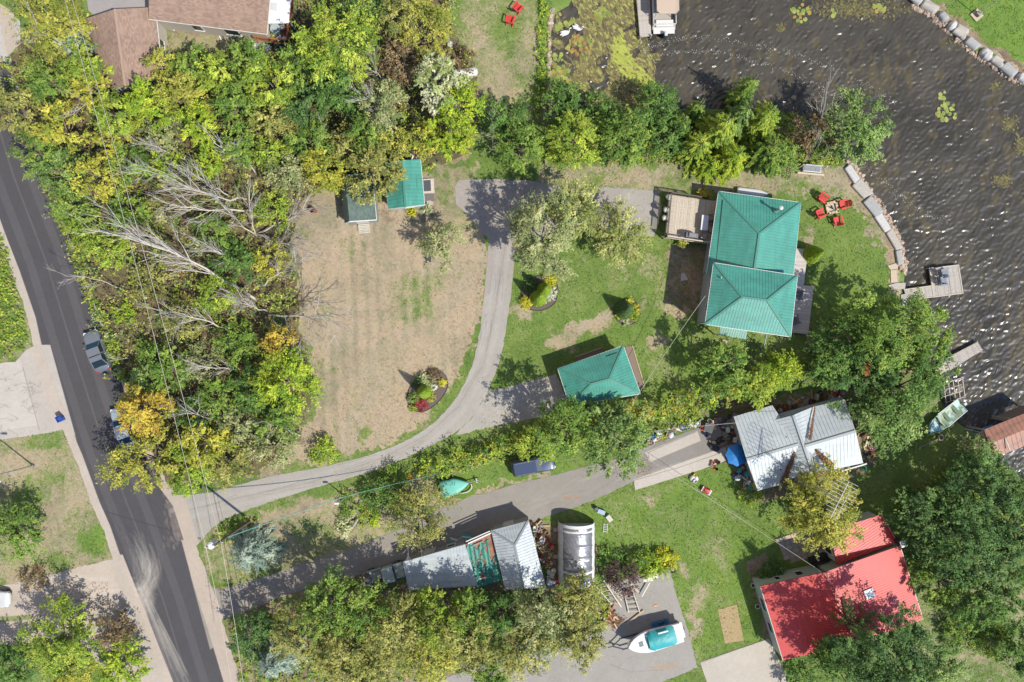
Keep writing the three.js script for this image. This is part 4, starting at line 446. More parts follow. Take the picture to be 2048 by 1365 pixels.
// ================= VEGETATION =================
// leaf colours as they show in full sun; each leaf takes one of its clump's two neighbouring tones
const PAL = {
  yg: [0xa4b844, 0x8fa83e, 0xb9c64e, 0x7b9638], g: [0x84a044, 0x71913c, 0x98ae4e, 0x628238], dg: [0x6c8f42, 0x5c803a, 0x7f9e4c, 0x4f7034], ol: [0xa4a458, 0x90924c, 0xb6b262, 0x7c8444],
  y: [0xbcb848, 0xa8ac44, 0xcac452, 0x94a03e], or: [0xc8ae44, 0xbd9c42, 0xd2bc4c, 0xb0a646], sp: [0xa6b8a6, 0x95aa98, 0xb8c6b2, 0x84998a], pn: [0x8eaa5c, 0x7c9a50, 0xa0b668, 0x6c8a48], gy: [0xa8ae74, 0x949e66, 0xbaba82, 0x82905a],
  cr: [0xcdd0a4, 0xdadbb4, 0xb4c07e, 0xa3b066], lm: [0xa6bc38, 0x94ae34, 0xbac842, 0x80a032], ye: [0xb4b250, 0x9fa446, 0xc4be58, 0x8a943c], br: [0x8e7658, 0x7c6a4c, 0x9f8a64, 0x6c6244], pu: [0x5f4a4a, 0x6d5654, 0x53423f, 0x7a625c], rd: [0xb5484a, 0xa2403f, 0xc65c56, 0x8d3a38],
  gold: [0xd6cf3a, 0xc8c634, 0xe0d84c, 0xb4b832], cedar: [0x8fae2e, 0x9fb934, 0x7d9e2c, 0xa9c23c], wht: [0xe4e3cf, 0xd6d9b4, 0xc3cb8e, 0xeceadb], dk: [0x5a7c42, 0x4c6c3a, 0x6a8a4a, 0x749250],
};
PAL.py = [0xb4b86c, 0xa0a85e, 0xc4c47a, 0x8c9850];
const KLEAF = 1.36;
const palC = {}; for (const k in PAL) palC[k] = PAL[k].map((h) => { const c = lit(h, KLEAF); return [c.r, c.g, c.b]; });
const leafMat = new THREE.MeshPhysicalMaterial({ vertexColors: true, color: 0xffffff, roughness: 0.9, transmission: 0.3, thickness: 0, specularIntensity: 0.35, side: THREE.DoubleSide });
const barkMat = M(0x857566, 0.95), greyBark = M(0xaaa296, 0.95), birchBark = M(0xcfc8bc, 0.9), deadBark = M(0xd2cabd, 0.95), darkBark = M(0x5d5045, 0.95);
class Leaves {   // every leaf spray is one small triangle
  constructor(n) { this.p = new Float32Array(n * 9); this.c = new Float32Array(n * 9); this.n = 0; this.max = n; }
  add(x, y, z, nx, ny, nz, a, len, wid, col, j) {
    if (this.n >= this.max) return; const L = Math.hypot(nx, ny, nz) || 1; nx /= L; ny /= L; nz /= L;
    let tx = Math.cos(a), ty = 0, tz = Math.sin(a); const d = tx * nx + tz * nz; tx -= nx * d; ty -= ny * d; tz -= nz * d; const tl = Math.hypot(tx, ty, tz) || 1; tx /= tl; ty /= tl; tz /= tl;
    const bx = ny * tz - nz * ty, by = nz * tx - nx * tz, bz = nx * ty - ny * tx, k = this.n * 9, l = len * 0.6, m = len * 0.4, w = wid * 0.62;
    this.p.set([x + tx * l, y + ty * l, z + tz * l, x - tx * m + bx * w, y - ty * m + by * w, z - tz * m + bz * w, x - tx * m - bx * w, y - ty * m - by * w, z - tz * m - bz * w], k);
    for (let q = 0; q < 3; q++) { this.c[k + q * 3] = col[0] * j; this.c[k + q * 3 + 1] = col[1] * j; this.c[k + q * 3 + 2] = col[2] * j; } this.n++;
  }
  geo() { const g = new THREE.BufferGeometry(); g.setAttribute('position', new THREE.BufferAttribute(this.p.subarray(0, this.n * 9), 3)); g.setAttribute('color', new THREE.BufferAttribute(this.c.subarray(0, this.n * 9), 3)); return g; }
}
let leafTotal = 0;
const gauss = (r) => r() + r() + r() - 1.5;
// a clump is a handful of leafy twigs that reach out of it, so that its edge is feathered
function clump(lv, r, cx, cy, cz, rc, n, ox, oy, oz, pal, leaf, flatY = 0.75, twigs = 5) {
  const base = pal[Math.min(pal.length - 1, (r() * pal.length) | 0)], cj = 0.8 + r() * 0.4, per = Math.max(2, Math.round(n / twigs));
  for (let k = 0; k < twigs; k++) {
    let dx = ox * 0.75 + gauss(r) * 0.95, dy = oy * 0.35 + gauss(r) * 0.5 * flatY + 0.12, dz = oz * 0.75 + gauss(r) * 0.95; const dl = Math.hypot(dx, dy, dz) || 1; dx /= dl; dy /= dl; dz /= dl;
    const L = rc * (1.1 + r() * 0.9), alt = r() < 0.65 ? base : pal[(r() * pal.length) | 0], tj = cj * (0.85 + r() * 0.3), th = Math.atan2(dz, dx);
    for (let i = 0; i < per; i++) {
      const q = Math.pow(r(), 0.75), w = L * 0.3 * (1.12 - 0.85 * q), s = leaf * (0.65 + r() * 0.65) * (1.1 - 0.25 * q), gx = gauss(r), gy = gauss(r), gz = gauss(r);
      lv.add(cx + dx * L * q + gx * w, cy + dy * L * q - q * q * L * 0.14 + gy * w * 0.55, cz + dz * L * q + gz * w, dx * 0.25 + gx * 0.35 + gauss(r) * 0.45, 0.75 + gy * 0.5 + gauss(r) * 0.35, dz * 0.25 + gz * 0.35 + gauss(r) * 0.45, th + gauss(r) * 1.1, s, s * 0.6, alt, tj * (0.72 + r() * 0.56));
    }
  }
}
// crown in local metres: R radius, y0..y1 height, returns leaf geometry and clump centres for limbs
function crown(seed, R, y0, y1, palette, o = {}) {
  const r = rng(seed), pal = palC[palette] ? palC[palette] : palette, shape = o.shape || 'round', leaf = (o.leaf || 0.23) * 0.88, dens = o.dens || 1, centres = [];
  const area = 6.2 * R * R + 3 * R * (y1 - y0), N = Math.round(Math.min(26000, 1.15 * dens * area / (0.62 * leaf * leaf * 0.62))); const lv = new Leaves(N); const cy = lerp(y0, y1, 0.46), ry = (y1 - y0) / 2;
  if (shape === 'clip') {   // dense clipped cone: sprays all over its skin and some inside
    for (let i = 0; i < N; i++) { const t = 1 - Math.sqrt(r()), a = r() * 6.283, q = r() < 0.75 ? 0.9 + r() * 0.16 : Math.sqrt(r()), rr = (R * Math.pow(1 - t, 0.8) + 0.03) * (0.93 + 0.14 * noise(a * 4 + seed, t * 9)) * q, s = leaf * (0.6 + r() * 0.6); lv.add(Math.cos(a) * rr, lerp(y0, y1, t), Math.sin(a) * rr, Math.cos(a) + gauss(r) * 0.5, 0.5 + gauss(r) * 0.4, Math.sin(a) + gauss(r) * 0.5, r() * 6.28, s, s * 0.6, pal[(r() * pal.length) | 0], 0.75 + r() * 0.4); }
  } else if (shape === 'cone') {
    const lev = Math.max(7, Math.round((y1 - y0) * 1.7)); let left = N; for (let k = 0; k < lev; k++) { const t = k / lev, rr = R * Math.pow(1 - t, 0.85) + 0.08, y = lerp(y0, y1, t), nb = Math.max(5, Math.round(5 + rr * 3)); const per = Math.round(N * (rr * rr + 0.12 * R * R) / (R * R * lev * 0.52) / nb); for (let b = 0; b < nb; b++) { const a = b / nb * 6.283 + k * 1.3 + r() * 0.4, bl = rr * (0.65 + r() * 0.55), base = pal[(r() * pal.length) | 0]; for (let i = 0; i < per; i++) { const q = Math.sqrt(r()), w = 0.17 * bl * (1.2 - q) + 0.05, s = leaf * (0.6 + r() * 0.6); const ox = gauss(r) * w, oz = gauss(r) * w; lv.add(Math.cos(a) * bl * q + ox, y - q * bl * 0.28 + gauss(r) * 0.1, Math.sin(a) * bl * q + oz, Math.cos(a) * 0.5 + gauss(r) * 0.6, 0.8, Math.sin(a) * 0.5 + gauss(r) * 0.6, a + gauss(r) * 0.8, s * 1.25, s * 0.38, base, 0.8 + r() * 0.4); } } }
  } else {
    const nc = Math.round((o.clumps || 1) * clamp(14 + 11 * R, 12, 80)), per = Math.ceil(N / nc), ph = r() * 50;
    for (let k = 0; k < nc; k++) {
      let dx, dy, dz, d; do { dx = r() * 2 - 1; dy = r() * 1.45 - 0.45; dz = r() * 2 - 1; d = Math.hypot(dx, dy, dz); } while (d > 1 || d < 0.1); dx /= d; dy /= d; dz /= d;
      const th = Math.atan2(dz, dx), out = 0.78 + 0.5 * noise(ph + Math.cos(th) * 1.6 + 5, ph + Math.sin(th) * 1.6 + 5), rad = (k < nc * 0.25 ? 0.2 + 0.3 * r() : 0.52 + 0.33 * r()) * out, rc = Math.min(0.17 * R + 0.24, 0.36 * R) * (0.7 + 0.7 * r()) * (o.tuft || 1);
      const x = dx * R * rad, y = cy + dy * ry * rad, z = dz * R * rad; centres.push([x, y, z]); const p = Math.round(per * (0.6 + 0.8 * r()));
      if (shape === 'pine') for (let b = 0; b < 5; b++) { const a = th + gauss(r) * 0.9, q = rc * (0.3 + r() * 0.9); clump(lv, r, x + Math.cos(a) * q, y + gauss(r) * 0.2, z + Math.sin(a) * q, rc * 0.6, Math.round(p / 4), dx, dy, dz, pal, leaf, 0.6, 3); }
      else if (shape === 'droop') for (let b = 0; b < 4; b++) { const a = th + gauss(r) * 0.5, q = rc * b * 0.38; clump(lv, r, x + Math.cos(a) * q, y - q * 0.5, z + Math.sin(a) * q, rc * 0.45, Math.round(p / 4), dx, dy, dz, pal, leaf, 0.7); }
      else clump(lv, r, x, y, z, rc, p, dx, dy, dz, pal, leaf, 0.72, 6);
    }
  }
  leafTotal += lv.n; return { geo: lv.geo(), centres };
}
function taper(pts, r0, r1, seg = 5) { const rings = pts.map((p, i) => { const t = i / (pts.length - 1), rr = lerp(r0, r1, t), q = pts[Math.min(i + 1, pts.length - 1)].clone().sub(pts[Math.max(i - 1, 0)]).normalize(), a = (Math.abs(q.y) < 0.9 ? V(0, 1, 0) : V(1, 0, 0)).cross(q).normalize(), b = q.clone().cross(a); const ring = []; for (let k = 0; k < seg; k++) { const th = k / seg * 6.283; ring.push(p.clone().addScaledVector(a, Math.cos(th) * rr).addScaledVector(b, Math.sin(th) * rr)); } return ring; }); return loft(rings); }
function limbs(seed, h, centres, R, o = {}) {
  const r = rng(seed + 900), g = [], r0 = o.trunk || 0.06 + 0.022 * h, top = h * 0.8, bend = () => gauss(r) * 0.12 * h * 0.3; const bx = bend(), bz = bend(), P = (t) => V(bx * t * t, t * top, bz * t * t);
  g.push(taper([0, 0.2, 0.45, 0.7, 1].map(P), r0, r0 * 0.25, 7)); const n = Math.min(o.limbs ?? 12, centres.length);
  for (let i = 0; i < n; i++) { const c = centres[(i * 7) % centres.length], t = clamp(0.25 + 0.55 * (c[1] / (h || 1)) * 0.8, 0.25, 0.85), a = P(t), b = V(c[0], c[1], c[2]), m = a.clone().lerp(b, 0.55); m.y -= 0.1 * a.distanceTo(b); m.x += gauss(r) * 0.15; m.z += gauss(r) * 0.15; g.push(taper([a, m, b], r0 * 0.42, r0 * 0.1, 4)); }
  return merge(g);
}
// px, py: middle of the crown as seen; rp: crown radius in pixels there; h: height in metres
let treeSeed = 100;
function tree(px, py, rp, h, palette, where, o = {}) {
  if (px > 280 && px < 560 && py > 370 && py < 730) h *= 0.72; if (py > 1180 && px > 560 && px < 1200 && h > 4) { h *= 1.4; o = { ...o, y0: h * 0.3 }; }   // the wood is low and open where the dead trees stand
  const y0 = o.y0 ?? Math.max(0.25, h * 0.22), hc = lerp(y0, h, 0.5), at = W(px, py, hc), R = rp / PPM * (ALT - hc) / ALT; at.y = 0; const seed = treeSeed++;
  const t = thing(o.name || 'broadleaf_tree', where, o.cat || 'tree', at, 0, o.group); t.rotation.y = (seed * 2.4) % 6.28;
  const c = crown(seed, R, y0, h, palette, o); part(t, o.low ? 'foliage' : 'crown', c.geo, leafMat); part(t, o.low ? 'stems' : 'trunk', limbs(seed, h, c.centres, R, o), o.bark || barkMat); return t;
}
const shrub = (px, py, rp, h, pal, where, o = {}) => tree(px, py, rp, h, pal, where, { name: 'shrub', cat: 'shrub', y0: 0.1, leaf: 0.2, limbs: 5, trunk: 0.04, low: true, ...o });
const conifer = (px, py, rp, h, pal, where, o = {}) => tree(px, py, rp, h, pal, where, { name: 'conifer', shape: 'cone', leaf: 0.24, y0: 0.3, limbs: 0, dens: 1.1, ...o });

// bare tree: trunk from the root (pixel on the ground) to the tip (pixel at height h), then two orders of boughs
function deadTree(bx, by, tx, ty, h, where, o = {}) {
  const seed = treeSeed++, r = rng(seed), a = W(bx, by, 0), b = W(tx, ty, h).sub(a), t = thing('dead_tree', where, 'tree', a, 0), g = [], tw = [], n = 7, pts = []; const L = b.length(), r0 = o.r ?? 0.03 + 0.010 * L;
  const kink = V(gauss(r), 0, gauss(r)).multiplyScalar(L * 0.06); for (let i = 0; i <= n; i++) { const q = i / n; pts.push(b.clone().multiplyScalar(q).addScaledVector(kink, Math.sin(q * 3.14)).add(V(gauss(r), gauss(r) * 0.4, gauss(r)).multiplyScalar(0.05 * L * (i ? 0.5 : 0)))); }
  const fork = (p, d, len, rad, lvl) => { const m = p.clone().addScaledVector(d, len * 0.5).add(V(gauss(r), gauss(r), gauss(r)).multiplyScalar(len * 0.08)), e = p.clone().addScaledVector(d, len); e.y += len * 0.1; (lvl > 1 ? tw : g).push(taper([p, m, e], rad, rad * 0.35, lvl > 1 ? 3 : 4)); if (lvl < 3) { const k = lvl === 1 ? 5 : 3; for (let i = 0; i < k; i++) { const q = 0.25 + 0.7 * r(), s = q < 0.5 ? p.clone().lerp(m, q * 2) : m.clone().lerp(e, q * 2 - 1), nd = d.clone().add(V(gauss(r), gauss(r) * 0.55 + 0.1, gauss(r)).multiplyScalar(0.62)).normalize(); fork(s, nd, len * (0.35 + 0.3 * r()), rad * 0.55, lvl + 1); } } };
  const dir = b.clone().normalize(); const nb = o.boughs ?? Math.round(7 + L * 0.8); for (let i = 0; i < nb; i++) { const q = 0.3 + 0.7 * (i + r()) / nb, k = Math.min(n - 1, Math.floor(q * n)), s = pts[k].clone().lerp(pts[k + 1], q * n - k), d = dir.clone().multiplyScalar(0.75).add(V(gauss(r), gauss(r) * 0.5 + 0.1, gauss(r)).multiplyScalar(o.spread ?? 0.75)).normalize(); fork(s, d, L * (0.2 + 0.2 * r()) * (o.reach || 1), r0 * 0.38, 1); }
  part(t, 'trunk', taper(pts, r0, r0 * 0.3, 6), deadBark); part(t, 'boughs', merge(g), deadBark); const m = part(t, 'twigs', merge(tw), deadBark); m.userData.kind = 'stuff'; return t;
}
{
  const T = tree, D = { shape: 'droop' }, Pn = { shape: 'pine' }, thin = { dens: 0.6, limbs: 18 }, fine = { leaf: 0.2, dens: 0.8 };
  // ---- top left, round the brown-roofed house ----
  T(102, 48, 66, 8.5, 'ye', 'tall yellow birch beside the gravel apron at the top left corner', { bark: birchBark, limbs: 16, trunk: 0.16, dens: 0.85 });
  T(150, 92, 32, 6, 'sp', 'pale blue-green tree below the yellow corner birch', { dens: 0.9 });
  T(172, 135, 40, 7.5, 'yg', 'yellow-green tree touching the west edge of the brown garage roof');
  T(58, 142, 28, 5.5, 'ol', 'small olive tree on the verge north of the hidden road bend', thin);
  T(100, 165, 42, 6.5, 'g', 'green tree behind the verge west of the brown garage roof');
  T(32, 228, 46, 8, 'ol', 'olive tree whose crown hangs across the road at the left edge', thin);
  T(188, 180, 32, 7.5, 'y', 'golden tree south-west of the brown garage roof');
  T(112, 252, 42, 7.5, 'y', 'gold tree close to the road near the top left', { dens: 0.9 });
  T(232, 232, 38, 7.5, 'yg', 'yellow-green tree below the corner of the brown garage roof');
  T(222, 285, 30, 6.5, 'y', 'small golden tree south of the brown garage roof', fine);
  T(300, 208, 48, 7.5, 'lm', 'lime green tree directly south of the brown garage ridge', { dens: 0.95 });
  T(325, 128, 30, 6.5, 'ye', 'thin yellowing tree overhanging the south-east corner of the brown garage roof', thin);
  T(385, 135, 42, 6.5, 'g', 'green tree at the edge of the brown house yard');
  T(445, 150, 44, 7, 'yg', 'bright tree along the middle of the brown house yard');
  T(500, 125, 42, 7, 'g', 'green tree below the orange deck corner');
  T(370, 195, 42, 7, 'ye', 'yellowing tree a little south of the brown house yard');
  T(470, 210, 44, 7.5, 'g', 'green tree deep in the wood south of the orange deck');
  T(400, 252, 36, 7, 'lm', 'yellow-lime tree in the middle of the north wood');
  T(545, 175, 48, 7.5, 'yg', 'yellow-green tree right of the wood centre below the deck');
  T(540, 245, 44, 7, 'ol', 'olive tree west of the tallest dark tree of the north wood');
  T(600, 130, 40, 7.5, 'g', 'green tree between the orange deck and the big bright maple');
  T(675, 78, 78, 10.5, 'yg', 'big bright yellow-green maple east of the orange deck', { clumps: 1.2 });
  T(720, 5, 46, 9, 'dk', 'dark evergreen-looking tree at the top edge beside the bright maple');
  T(790, 25, 44, 9, 'ol', 'pale olive tree at the top edge left of the red lawn chairs', fine);
  T(855, 50, 54, 7.5, 'ye', 'straw-coloured tree on the edge of the north lawn', { ...thin, leaf: 0.2 });
  T(795, 115, 46, 7, 'br', 'brownish tree in the shade east of the bright maple', thin);
  T(680, 175, 50, 8, 'dg', 'dark green tree directly below the bright maple');
  T(610, 215, 46, 6.5, 'dk', 'very dark tree in the heart of the north wood');
  T(760, 215, 52, 8, 'gy', 'grey-green tree with bare boughs showing in its crown', { ...thin, bark: greyBark });
  T(735, 265, 44, 6.5, 'g', 'green tree north of the green-roofed cabin');
  T(875, 160, 54, 8.5, 'cr', 'cream-leaved tree beside the north lawn', { leaf: 0.24, tuft: 0.8, clumps: 1.3 });
  T(918, 215, 46, 7.5, 'lm', 'vivid lime tree below the cream-leaved tree', { leaf: 0.24 });
  T(898, 275, 42, 6.5, 'lm', 'vivid lime tree nearest the top of the driveway', { leaf: 0.24 });
  T(842, 275, 30, 5.5, 'y', 'small yellow tree left of the lime trees', thin);
  T(785, 285, 34, 6, 'ye', 'straw-yellow tree behind the green-roofed cabin', thin);
  T(625, 285, 42, 6.5, 'g', 'green tree north of the yellow tree at the lawn corner');
  T(690, 300, 36, 6, 'ol', 'olive tree just north of the slate-roofed shed', thin);
  T(645, 342, 44, 6, 'y', 'rounded yellow tree at the top corner of the dry lawn', { leaf: 0.2, clumps: 1.2 });
  T(748, 345, 58, 7.5, 'ol', 'spreading olive tree over the gap between cabin and shed', { dens: 0.85, leaf: 0.24 });
  T(575, 340, 38, 5.5, 'gy', 'thin grey-green tree left of the yellow corner tree', thin);
  T(475, 290, 36, 6, 'g', 'mid-green tree beside the northern dead branches');
  // ---- roadside and west wood ----
  T(72, 305, 44, 5, 'g', 'feathery green roadside tree where the road comes into view', fine); T(118, 345, 46, 5.5, 'pn', 'second feathery roadside tree down from the road bend', fine); T(150, 410, 44, 5, 'g', 'third feathery roadside tree down from the road bend', fine);
  T(195, 350, 44, 7, 'y', 'golden tree under the overhead wires in the north-west', thin); T(262, 325, 40, 6, 'g', 'dull green tree east of the overhead wires'); T(175, 470, 38, 5, 'yg', 'yellow-green roadside tree beside the middle of the road', fine);
  T(320, 268, 36, 6, 'gy', 'grey-green tree below the lime tree of the north wood', thin); T(335, 335, 26, 5, 'lm', 'small lime tree amid the northern dead branches'); T(415, 332, 24, 5, 'lm', 'small lime tree right of the northern dead branches'); T(540, 305, 30, 5.5, 'yg', 'small yellow-green tree near the wood edge above the dry lawn');
  T(250, 420, 36, 5.5, 'g', 'green tree between the wires and the dead trees'); T(315, 430, 34, 5, 'ol', 'olive tree left of the large dead crown', thin); T(225, 500, 40, 5.5, 'yg', 'yellow-green tree under the wires beside mid road', thin); T(300, 560, 34, 5, 'ol', 'brown-olive tree in the middle of the dead stand', thin);
  T(545, 420, 36, 5.5, 'yg', 'yellow-green tree at the wood edge near the rusty barrel', thin); T(420, 460, 34, 5.5, 'g', 'green tree under the large dead crown'); T(540, 520, 36, 5, 'y', 'golden tree at the wood edge beside the dry lawn', thin); T(470, 520, 36, 5.5, 'dg', 'dark green tree behind the wood edge');
  T(430, 585, 38, 5.5, 'yg', 'bright tree between the two southern dead crowns'); T(365, 640, 40, 5.5, 'ol', 'olive tree west of the southern dead crowns', thin); T(470, 690, 40, 5.5, 'g', 'green tree below the southern dead crowns'); T(335, 740, 42, 5.5, 'g', 'green tree east of the wires above the orange maple'); T(400, 720, 36, 5, 'gy', 'grey-green thin tree in the south wood', thin);
  T(570, 765, 62, 7.5, 'lm', 'large bright lime maple jutting into the dry lawn', { clumps: 1.2 }); T(560, 685, 34, 6, 'or', 'small rust-yellow tree above the jutting lime maple', thin); T(500, 785, 40, 6, 'dg', 'dark green tree left of the jutting lime maple'); T(555, 840, 40, 5.5, 'g', 'green tree below the jutting lime maple');
  T(545, 890, 44, 5, 'gy', 'pale grey-green tree at the south tip of the wood', thin); T(440, 790, 38, 5.5, 'g', 'green tree between orange maple and lime maple'); T(470, 850, 34, 5, 'gy', 'grey thin tree right of the golden maple', thin); T(395, 830, 34, 5.5, 'dg', 'dark tree between the orange and golden maples');
  T(248, 630, 22, 1.2, 'lm', 'low ferny lime thicket on the verge above the parked sedan', fine); T(294, 698, 22, 3, 'g', 'bushy green tree beside the parked sedan'); T(296, 760, 34, 4, 'pn', 'grey-green bushy tree behind the parked sedan');
  T(285, 818, 46, 9, 'or', 'orange maple over the silver car', { clumps: 1.2 }); T(410, 885, 48, 7, 'y', 'golden maple in the south of the wood', { leaf: 0.24 });
  T(300, 920, 58, 6.5, 'ye', 'yellow-olive tree overhanging the road above the driveway mouth', { ...D, dens: 0.8 }); T(232, 938, 34, 6.5, 'ye', 'long yellow-olive bough reaching over the road', { ...thin, y0: 3.5 }); T(370, 935, 44, 5.5, 'yg', 'yellow-green tree beside the driveway mouth'); T(450, 925, 44, 4.5, 'ol', 'low olive tree above the driveway mouth', thin);
  shrub(645, 905, 27, 1.7, 'yg', 'round yellow-green shrub alone beside the driveway', { clumps: 1.5 });
  // ---- water side, north of the green-roofed house ----
  T(1012, 232, 42, 5.5, 'dg', 'dark tree in the gap north of the driveway head'); T(1045, 290, 44, 6, 'g', 'first green tree of the waterside row, at the driveway head'); T(1142, 285, 54, 6.5, 'yg', 'second green tree of the waterside row, above the driveway'); T(1250, 268, 56, 6.5, 'g', 'third tree of the waterside row, mid green');
  T(1120, 205, 40, 4, 'dg', 'dark waterside bush behind the second tree of the row'); T(1195, 222, 38, 4, 'dg', 'dark waterside bush behind the third tree of the row'); T(1320, 215, 44, 5, 'dg', 'dark bushy tree at the water left of the yellow-green pair'); T(1335, 275, 38, 4.5, 'dg', 'dark tree in the gap between waterside row and yellow-green pair');
  for (const [x, y, q, h, p, l] of [[1398, 290, 44, 6.5, 'yg', 'yellow-green cedar left in the clump above the deck'], [1445, 255, 46, 8.5, 'yg', 'tallest cedar in the middle of the clump above the deck'], [1470, 312, 44, 6.5, 'lm', 'bright cedar at the lawn side of the clump above the deck'], [1532, 232, 44, 8.5, 'yg', 'tall cedar at the right of the clump above the deck'], [1542, 296, 44, 6.5, 'g', 'green cedar at the right lawn side of the clump above the deck'], [1490, 225, 36, 7.5, 'pn', 'grey-green cedar at the water side of the clump above the deck'], [1425, 325, 34, 5, 'lm', 'low bright cedar nearest the deck railing'], [1365, 245, 34, 6, 'g', 'green cedar at the left water side of the clump']]) conifer(x, y, q * 1.12, h, p, l, { leaf: 0.27, dens: 1.7 });
  conifer(1500, 170, 30, 9, 'g', 'tall pointed green conifer at the water'); conifer(1400, 212, 22, 6.5, 'g', 'small pointed conifer at the water');
  T(1560, 315, 40, 4.5, 'g', 'low green tree behind the white garden bench'); T(1628, 262, 42, 6, 'br', 'thin brownish tree left of the lakeside pine', { ...thin, bark: greyBark }); T(1705, 258, 66, 7.5, 'pn', 'grey-green pine leaning over the lake', { leaf: 0.24, clumps: 1.2, dens: 1.2 });
  // ---- middle of the plot ----
  T(1085, 470, 76, 10, 'gy', 'large grey-green tree beside the driveway bend', { leaf: 0.2, bark: greyBark, y0: 3 }); T(1150, 420, 54, 9, 'py', 'pale yellow tree joined to the large one at the driveway', { leaf: 0.22 }); T(1238, 466, 56, 5, 'py', 'rounded yellow tree left of the deck', { leaf: 0.18, clumps: 1.3, dens: 1.1 });
  T(882, 488, 44, 5.5, 'gy', 'pale thin tree on the dry lawn below the cabin', { dens: 0.55, leaf: 0.2, limbs: 16 });
  // ---- hedge line between the plots ----
  T(1130, 855, 54, 9.5, 'g', 'green tree in the hedge below the garage apron', { y0: 3 }); T(1075, 888, 38, 4, 'yg', 'yellow-green bush in the hedge above the blue car'); T(1215, 828, 40, 6.5, 'pn', 'grey-green tree below the garage'); T(1238, 895, 62, 9.5, 'pn', 'tall feathery tree hanging over the grey driveway', { ...D, leaf: 0.2, dens: 0.8 });
  T(1445, 738, 50, 7.5, 'g', 'green tree south-west of the green-roofed house', { leaf: 0.24 }); T(1508, 772, 38, 5, 'yg', 'yellow-green tree between the two houses'); T(1562, 745, 36, 4.5, 'lm', 'lime tree below the corner of the green-roofed house'); 
  T(1690, 690, 72, 6.5, 'dg', 'dark green tree below the lakeside deck'); T(1775, 655, 78, 11, 'g', 'tall green tree in the clump by the docks', { leaf: 0.24 }); T(1845, 665, 52, 7.5, 'g', 'green tree nearest the T-shaped dock', Pn); T(1725, 760, 70, 6, 'dk', 'dark tree north of the grey-roofed house'); T(1810, 775, 74, 7, 'dg', 'dark tree beside the old narrow dock'); T(1780, 835, 62, 6, 'pn', 'grey-green tree at the east end of the grey-roofed house', { leaf: 0.22 });
  T(1852, 730, 46, 6.5, 'g', 'bright green tree over the foot of the narrow dock', Pn); T(1650, 738, 36, 5, 'dg', 'dark tree behind the lime tree'); shrub(1738, 742, 13, 5.2, [[0.5, 0.11, 0.05], [0.42, 0.13, 0.05]], 'red-orange sprig of maple leaves in the dark lakeside trees', { y0: 4.3, name: 'red_maple' });
  T(1656, 1026, 78, 8.5, 'ye', 'broad yellow-olive tree under the television aerial', { leaf: 0.22, clumps: 1.3, dens: 1.15, y0: 2.5 });
  // ---- bottom right ----
  T(1860, 1045, 66, 7.5, 'dk', 'dark tree over the north-east corner of the red-roofed house'); T(1935, 1090, 84, 9.5, 'dk', 'tall dark green tree east of the red-roofed house', { bark: greyBark, clumps: 1.2 }); T(1985, 1180, 84, 9.5, 'dg', 'dark tree at the right edge beside the red-roofed house', D); T(1965, 985, 84, 9, 'dk', 'very dark tree below the boathouse', { bark: greyBark }); T(2040, 1060, 74, 10, 'dk', 'dark tree cut by the right edge of the view', D); T(1895, 1165, 58, 7, 'g', 'green lower tree east of the red roof', D); T(1960, 905, 34, 3.5, 'gy', 'grey-green bush beside the boathouse');
  T(1775, 1305, 92, 13, 'dk', 'dark feathery tree in front of the red-roofed house', { leaf: 0.22, y0: 4 }); T(1850, 1345, 76, 11, 'pn', 'grey-green feathery tree at the bottom right', { leaf: 0.22, y0: 3 }); T(1685, 1340, 50, 9, 'dg', 'dark tree at the bottom below the red roof', { y0: 3 }); shrub(1935, 1262, 46, 1.8, 'g', 'long green shrub on the lawn east of the red-roofed house'); shrub(1985, 1285, 36, 1.5, 'yg', 'yellow-green shrub beside the long green one'); T(2045, 1300, 50, 6, 'dg', 'dark tree in the bottom right corner'); T(1610, 1350, 36, 2.5, 'dg', 'dark bush at the bottom left of the feathery trees');
  // ---- bottom row ----
  T(655, 1214, 60, 7, 'g', 'green tree left of the old truck', { leaf: 0.24, dens: 0.8 }); T(735, 1224, 48, 6.5, 'g', 'green tree over the front of the old truck', { dens: 0.8 }); T(600, 1270, 56, 6.5, 'ol', 'olive tree at the left of the bottom row', thin); T(700, 1305, 66, 7, 'ol', 'olive-green tree of the bottom row, below the truck', { dens: 0.85 }); T(800, 1255, 60, 7, 'ol', 'olive tree in the middle of the bottom row', thin); T(872, 1234, 54, 6.5, 'yg', 'bright tree leaning on the long grey shed'); T(935, 1232, 46, 6, 'g', 'green tree below the torn tarpaulin'); T(935, 1275, 58, 6.5, 'ol', 'olive-green tree of the bottom row below the sheds', { dens: 0.85 }); T(860, 1310, 56, 6.5, 'ye', 'straw-yellow tree at the bottom edge', thin); T(1005, 1232, 38, 6, 'dg', 'dark tree below the hip-roofed grey shed');
  T(1085, 1246, 64, 7, 'gy', 'thin grey-olive tree with dark trunks below the tarp tunnel', { ...thin, bark: darkBark, trunk: 0.2 }); T(1155, 1195, 46, 5.5, 'ol', 'thin olive tree beside the timber pile', thin); T(1150, 1280, 56, 6.5, 'ol', 'olive tree left of the covered boat', thin); T(1045, 1300, 56, 6.5, 'ol', 'olive tree at the bottom left of the covered boat', thin); T(740, 1345, 50, 6, 'ol', 'olive tree cut by the bottom edge', thin); T(990, 1345, 40, 4, 'g', 'low green tree beside the lot entrance');
  conifer(545, 1325, 62, 8, 'sp', 'silver-blue spruce at the bottom edge'); T(500, 1275, 44, 5.5, 'dk', 'dark tree above the silver-blue bottom spruce'); conifer(490, 1112, 58, 6.5, 'sp', 'silver-blue spruce between the two driveways', { dens: 1.2 });
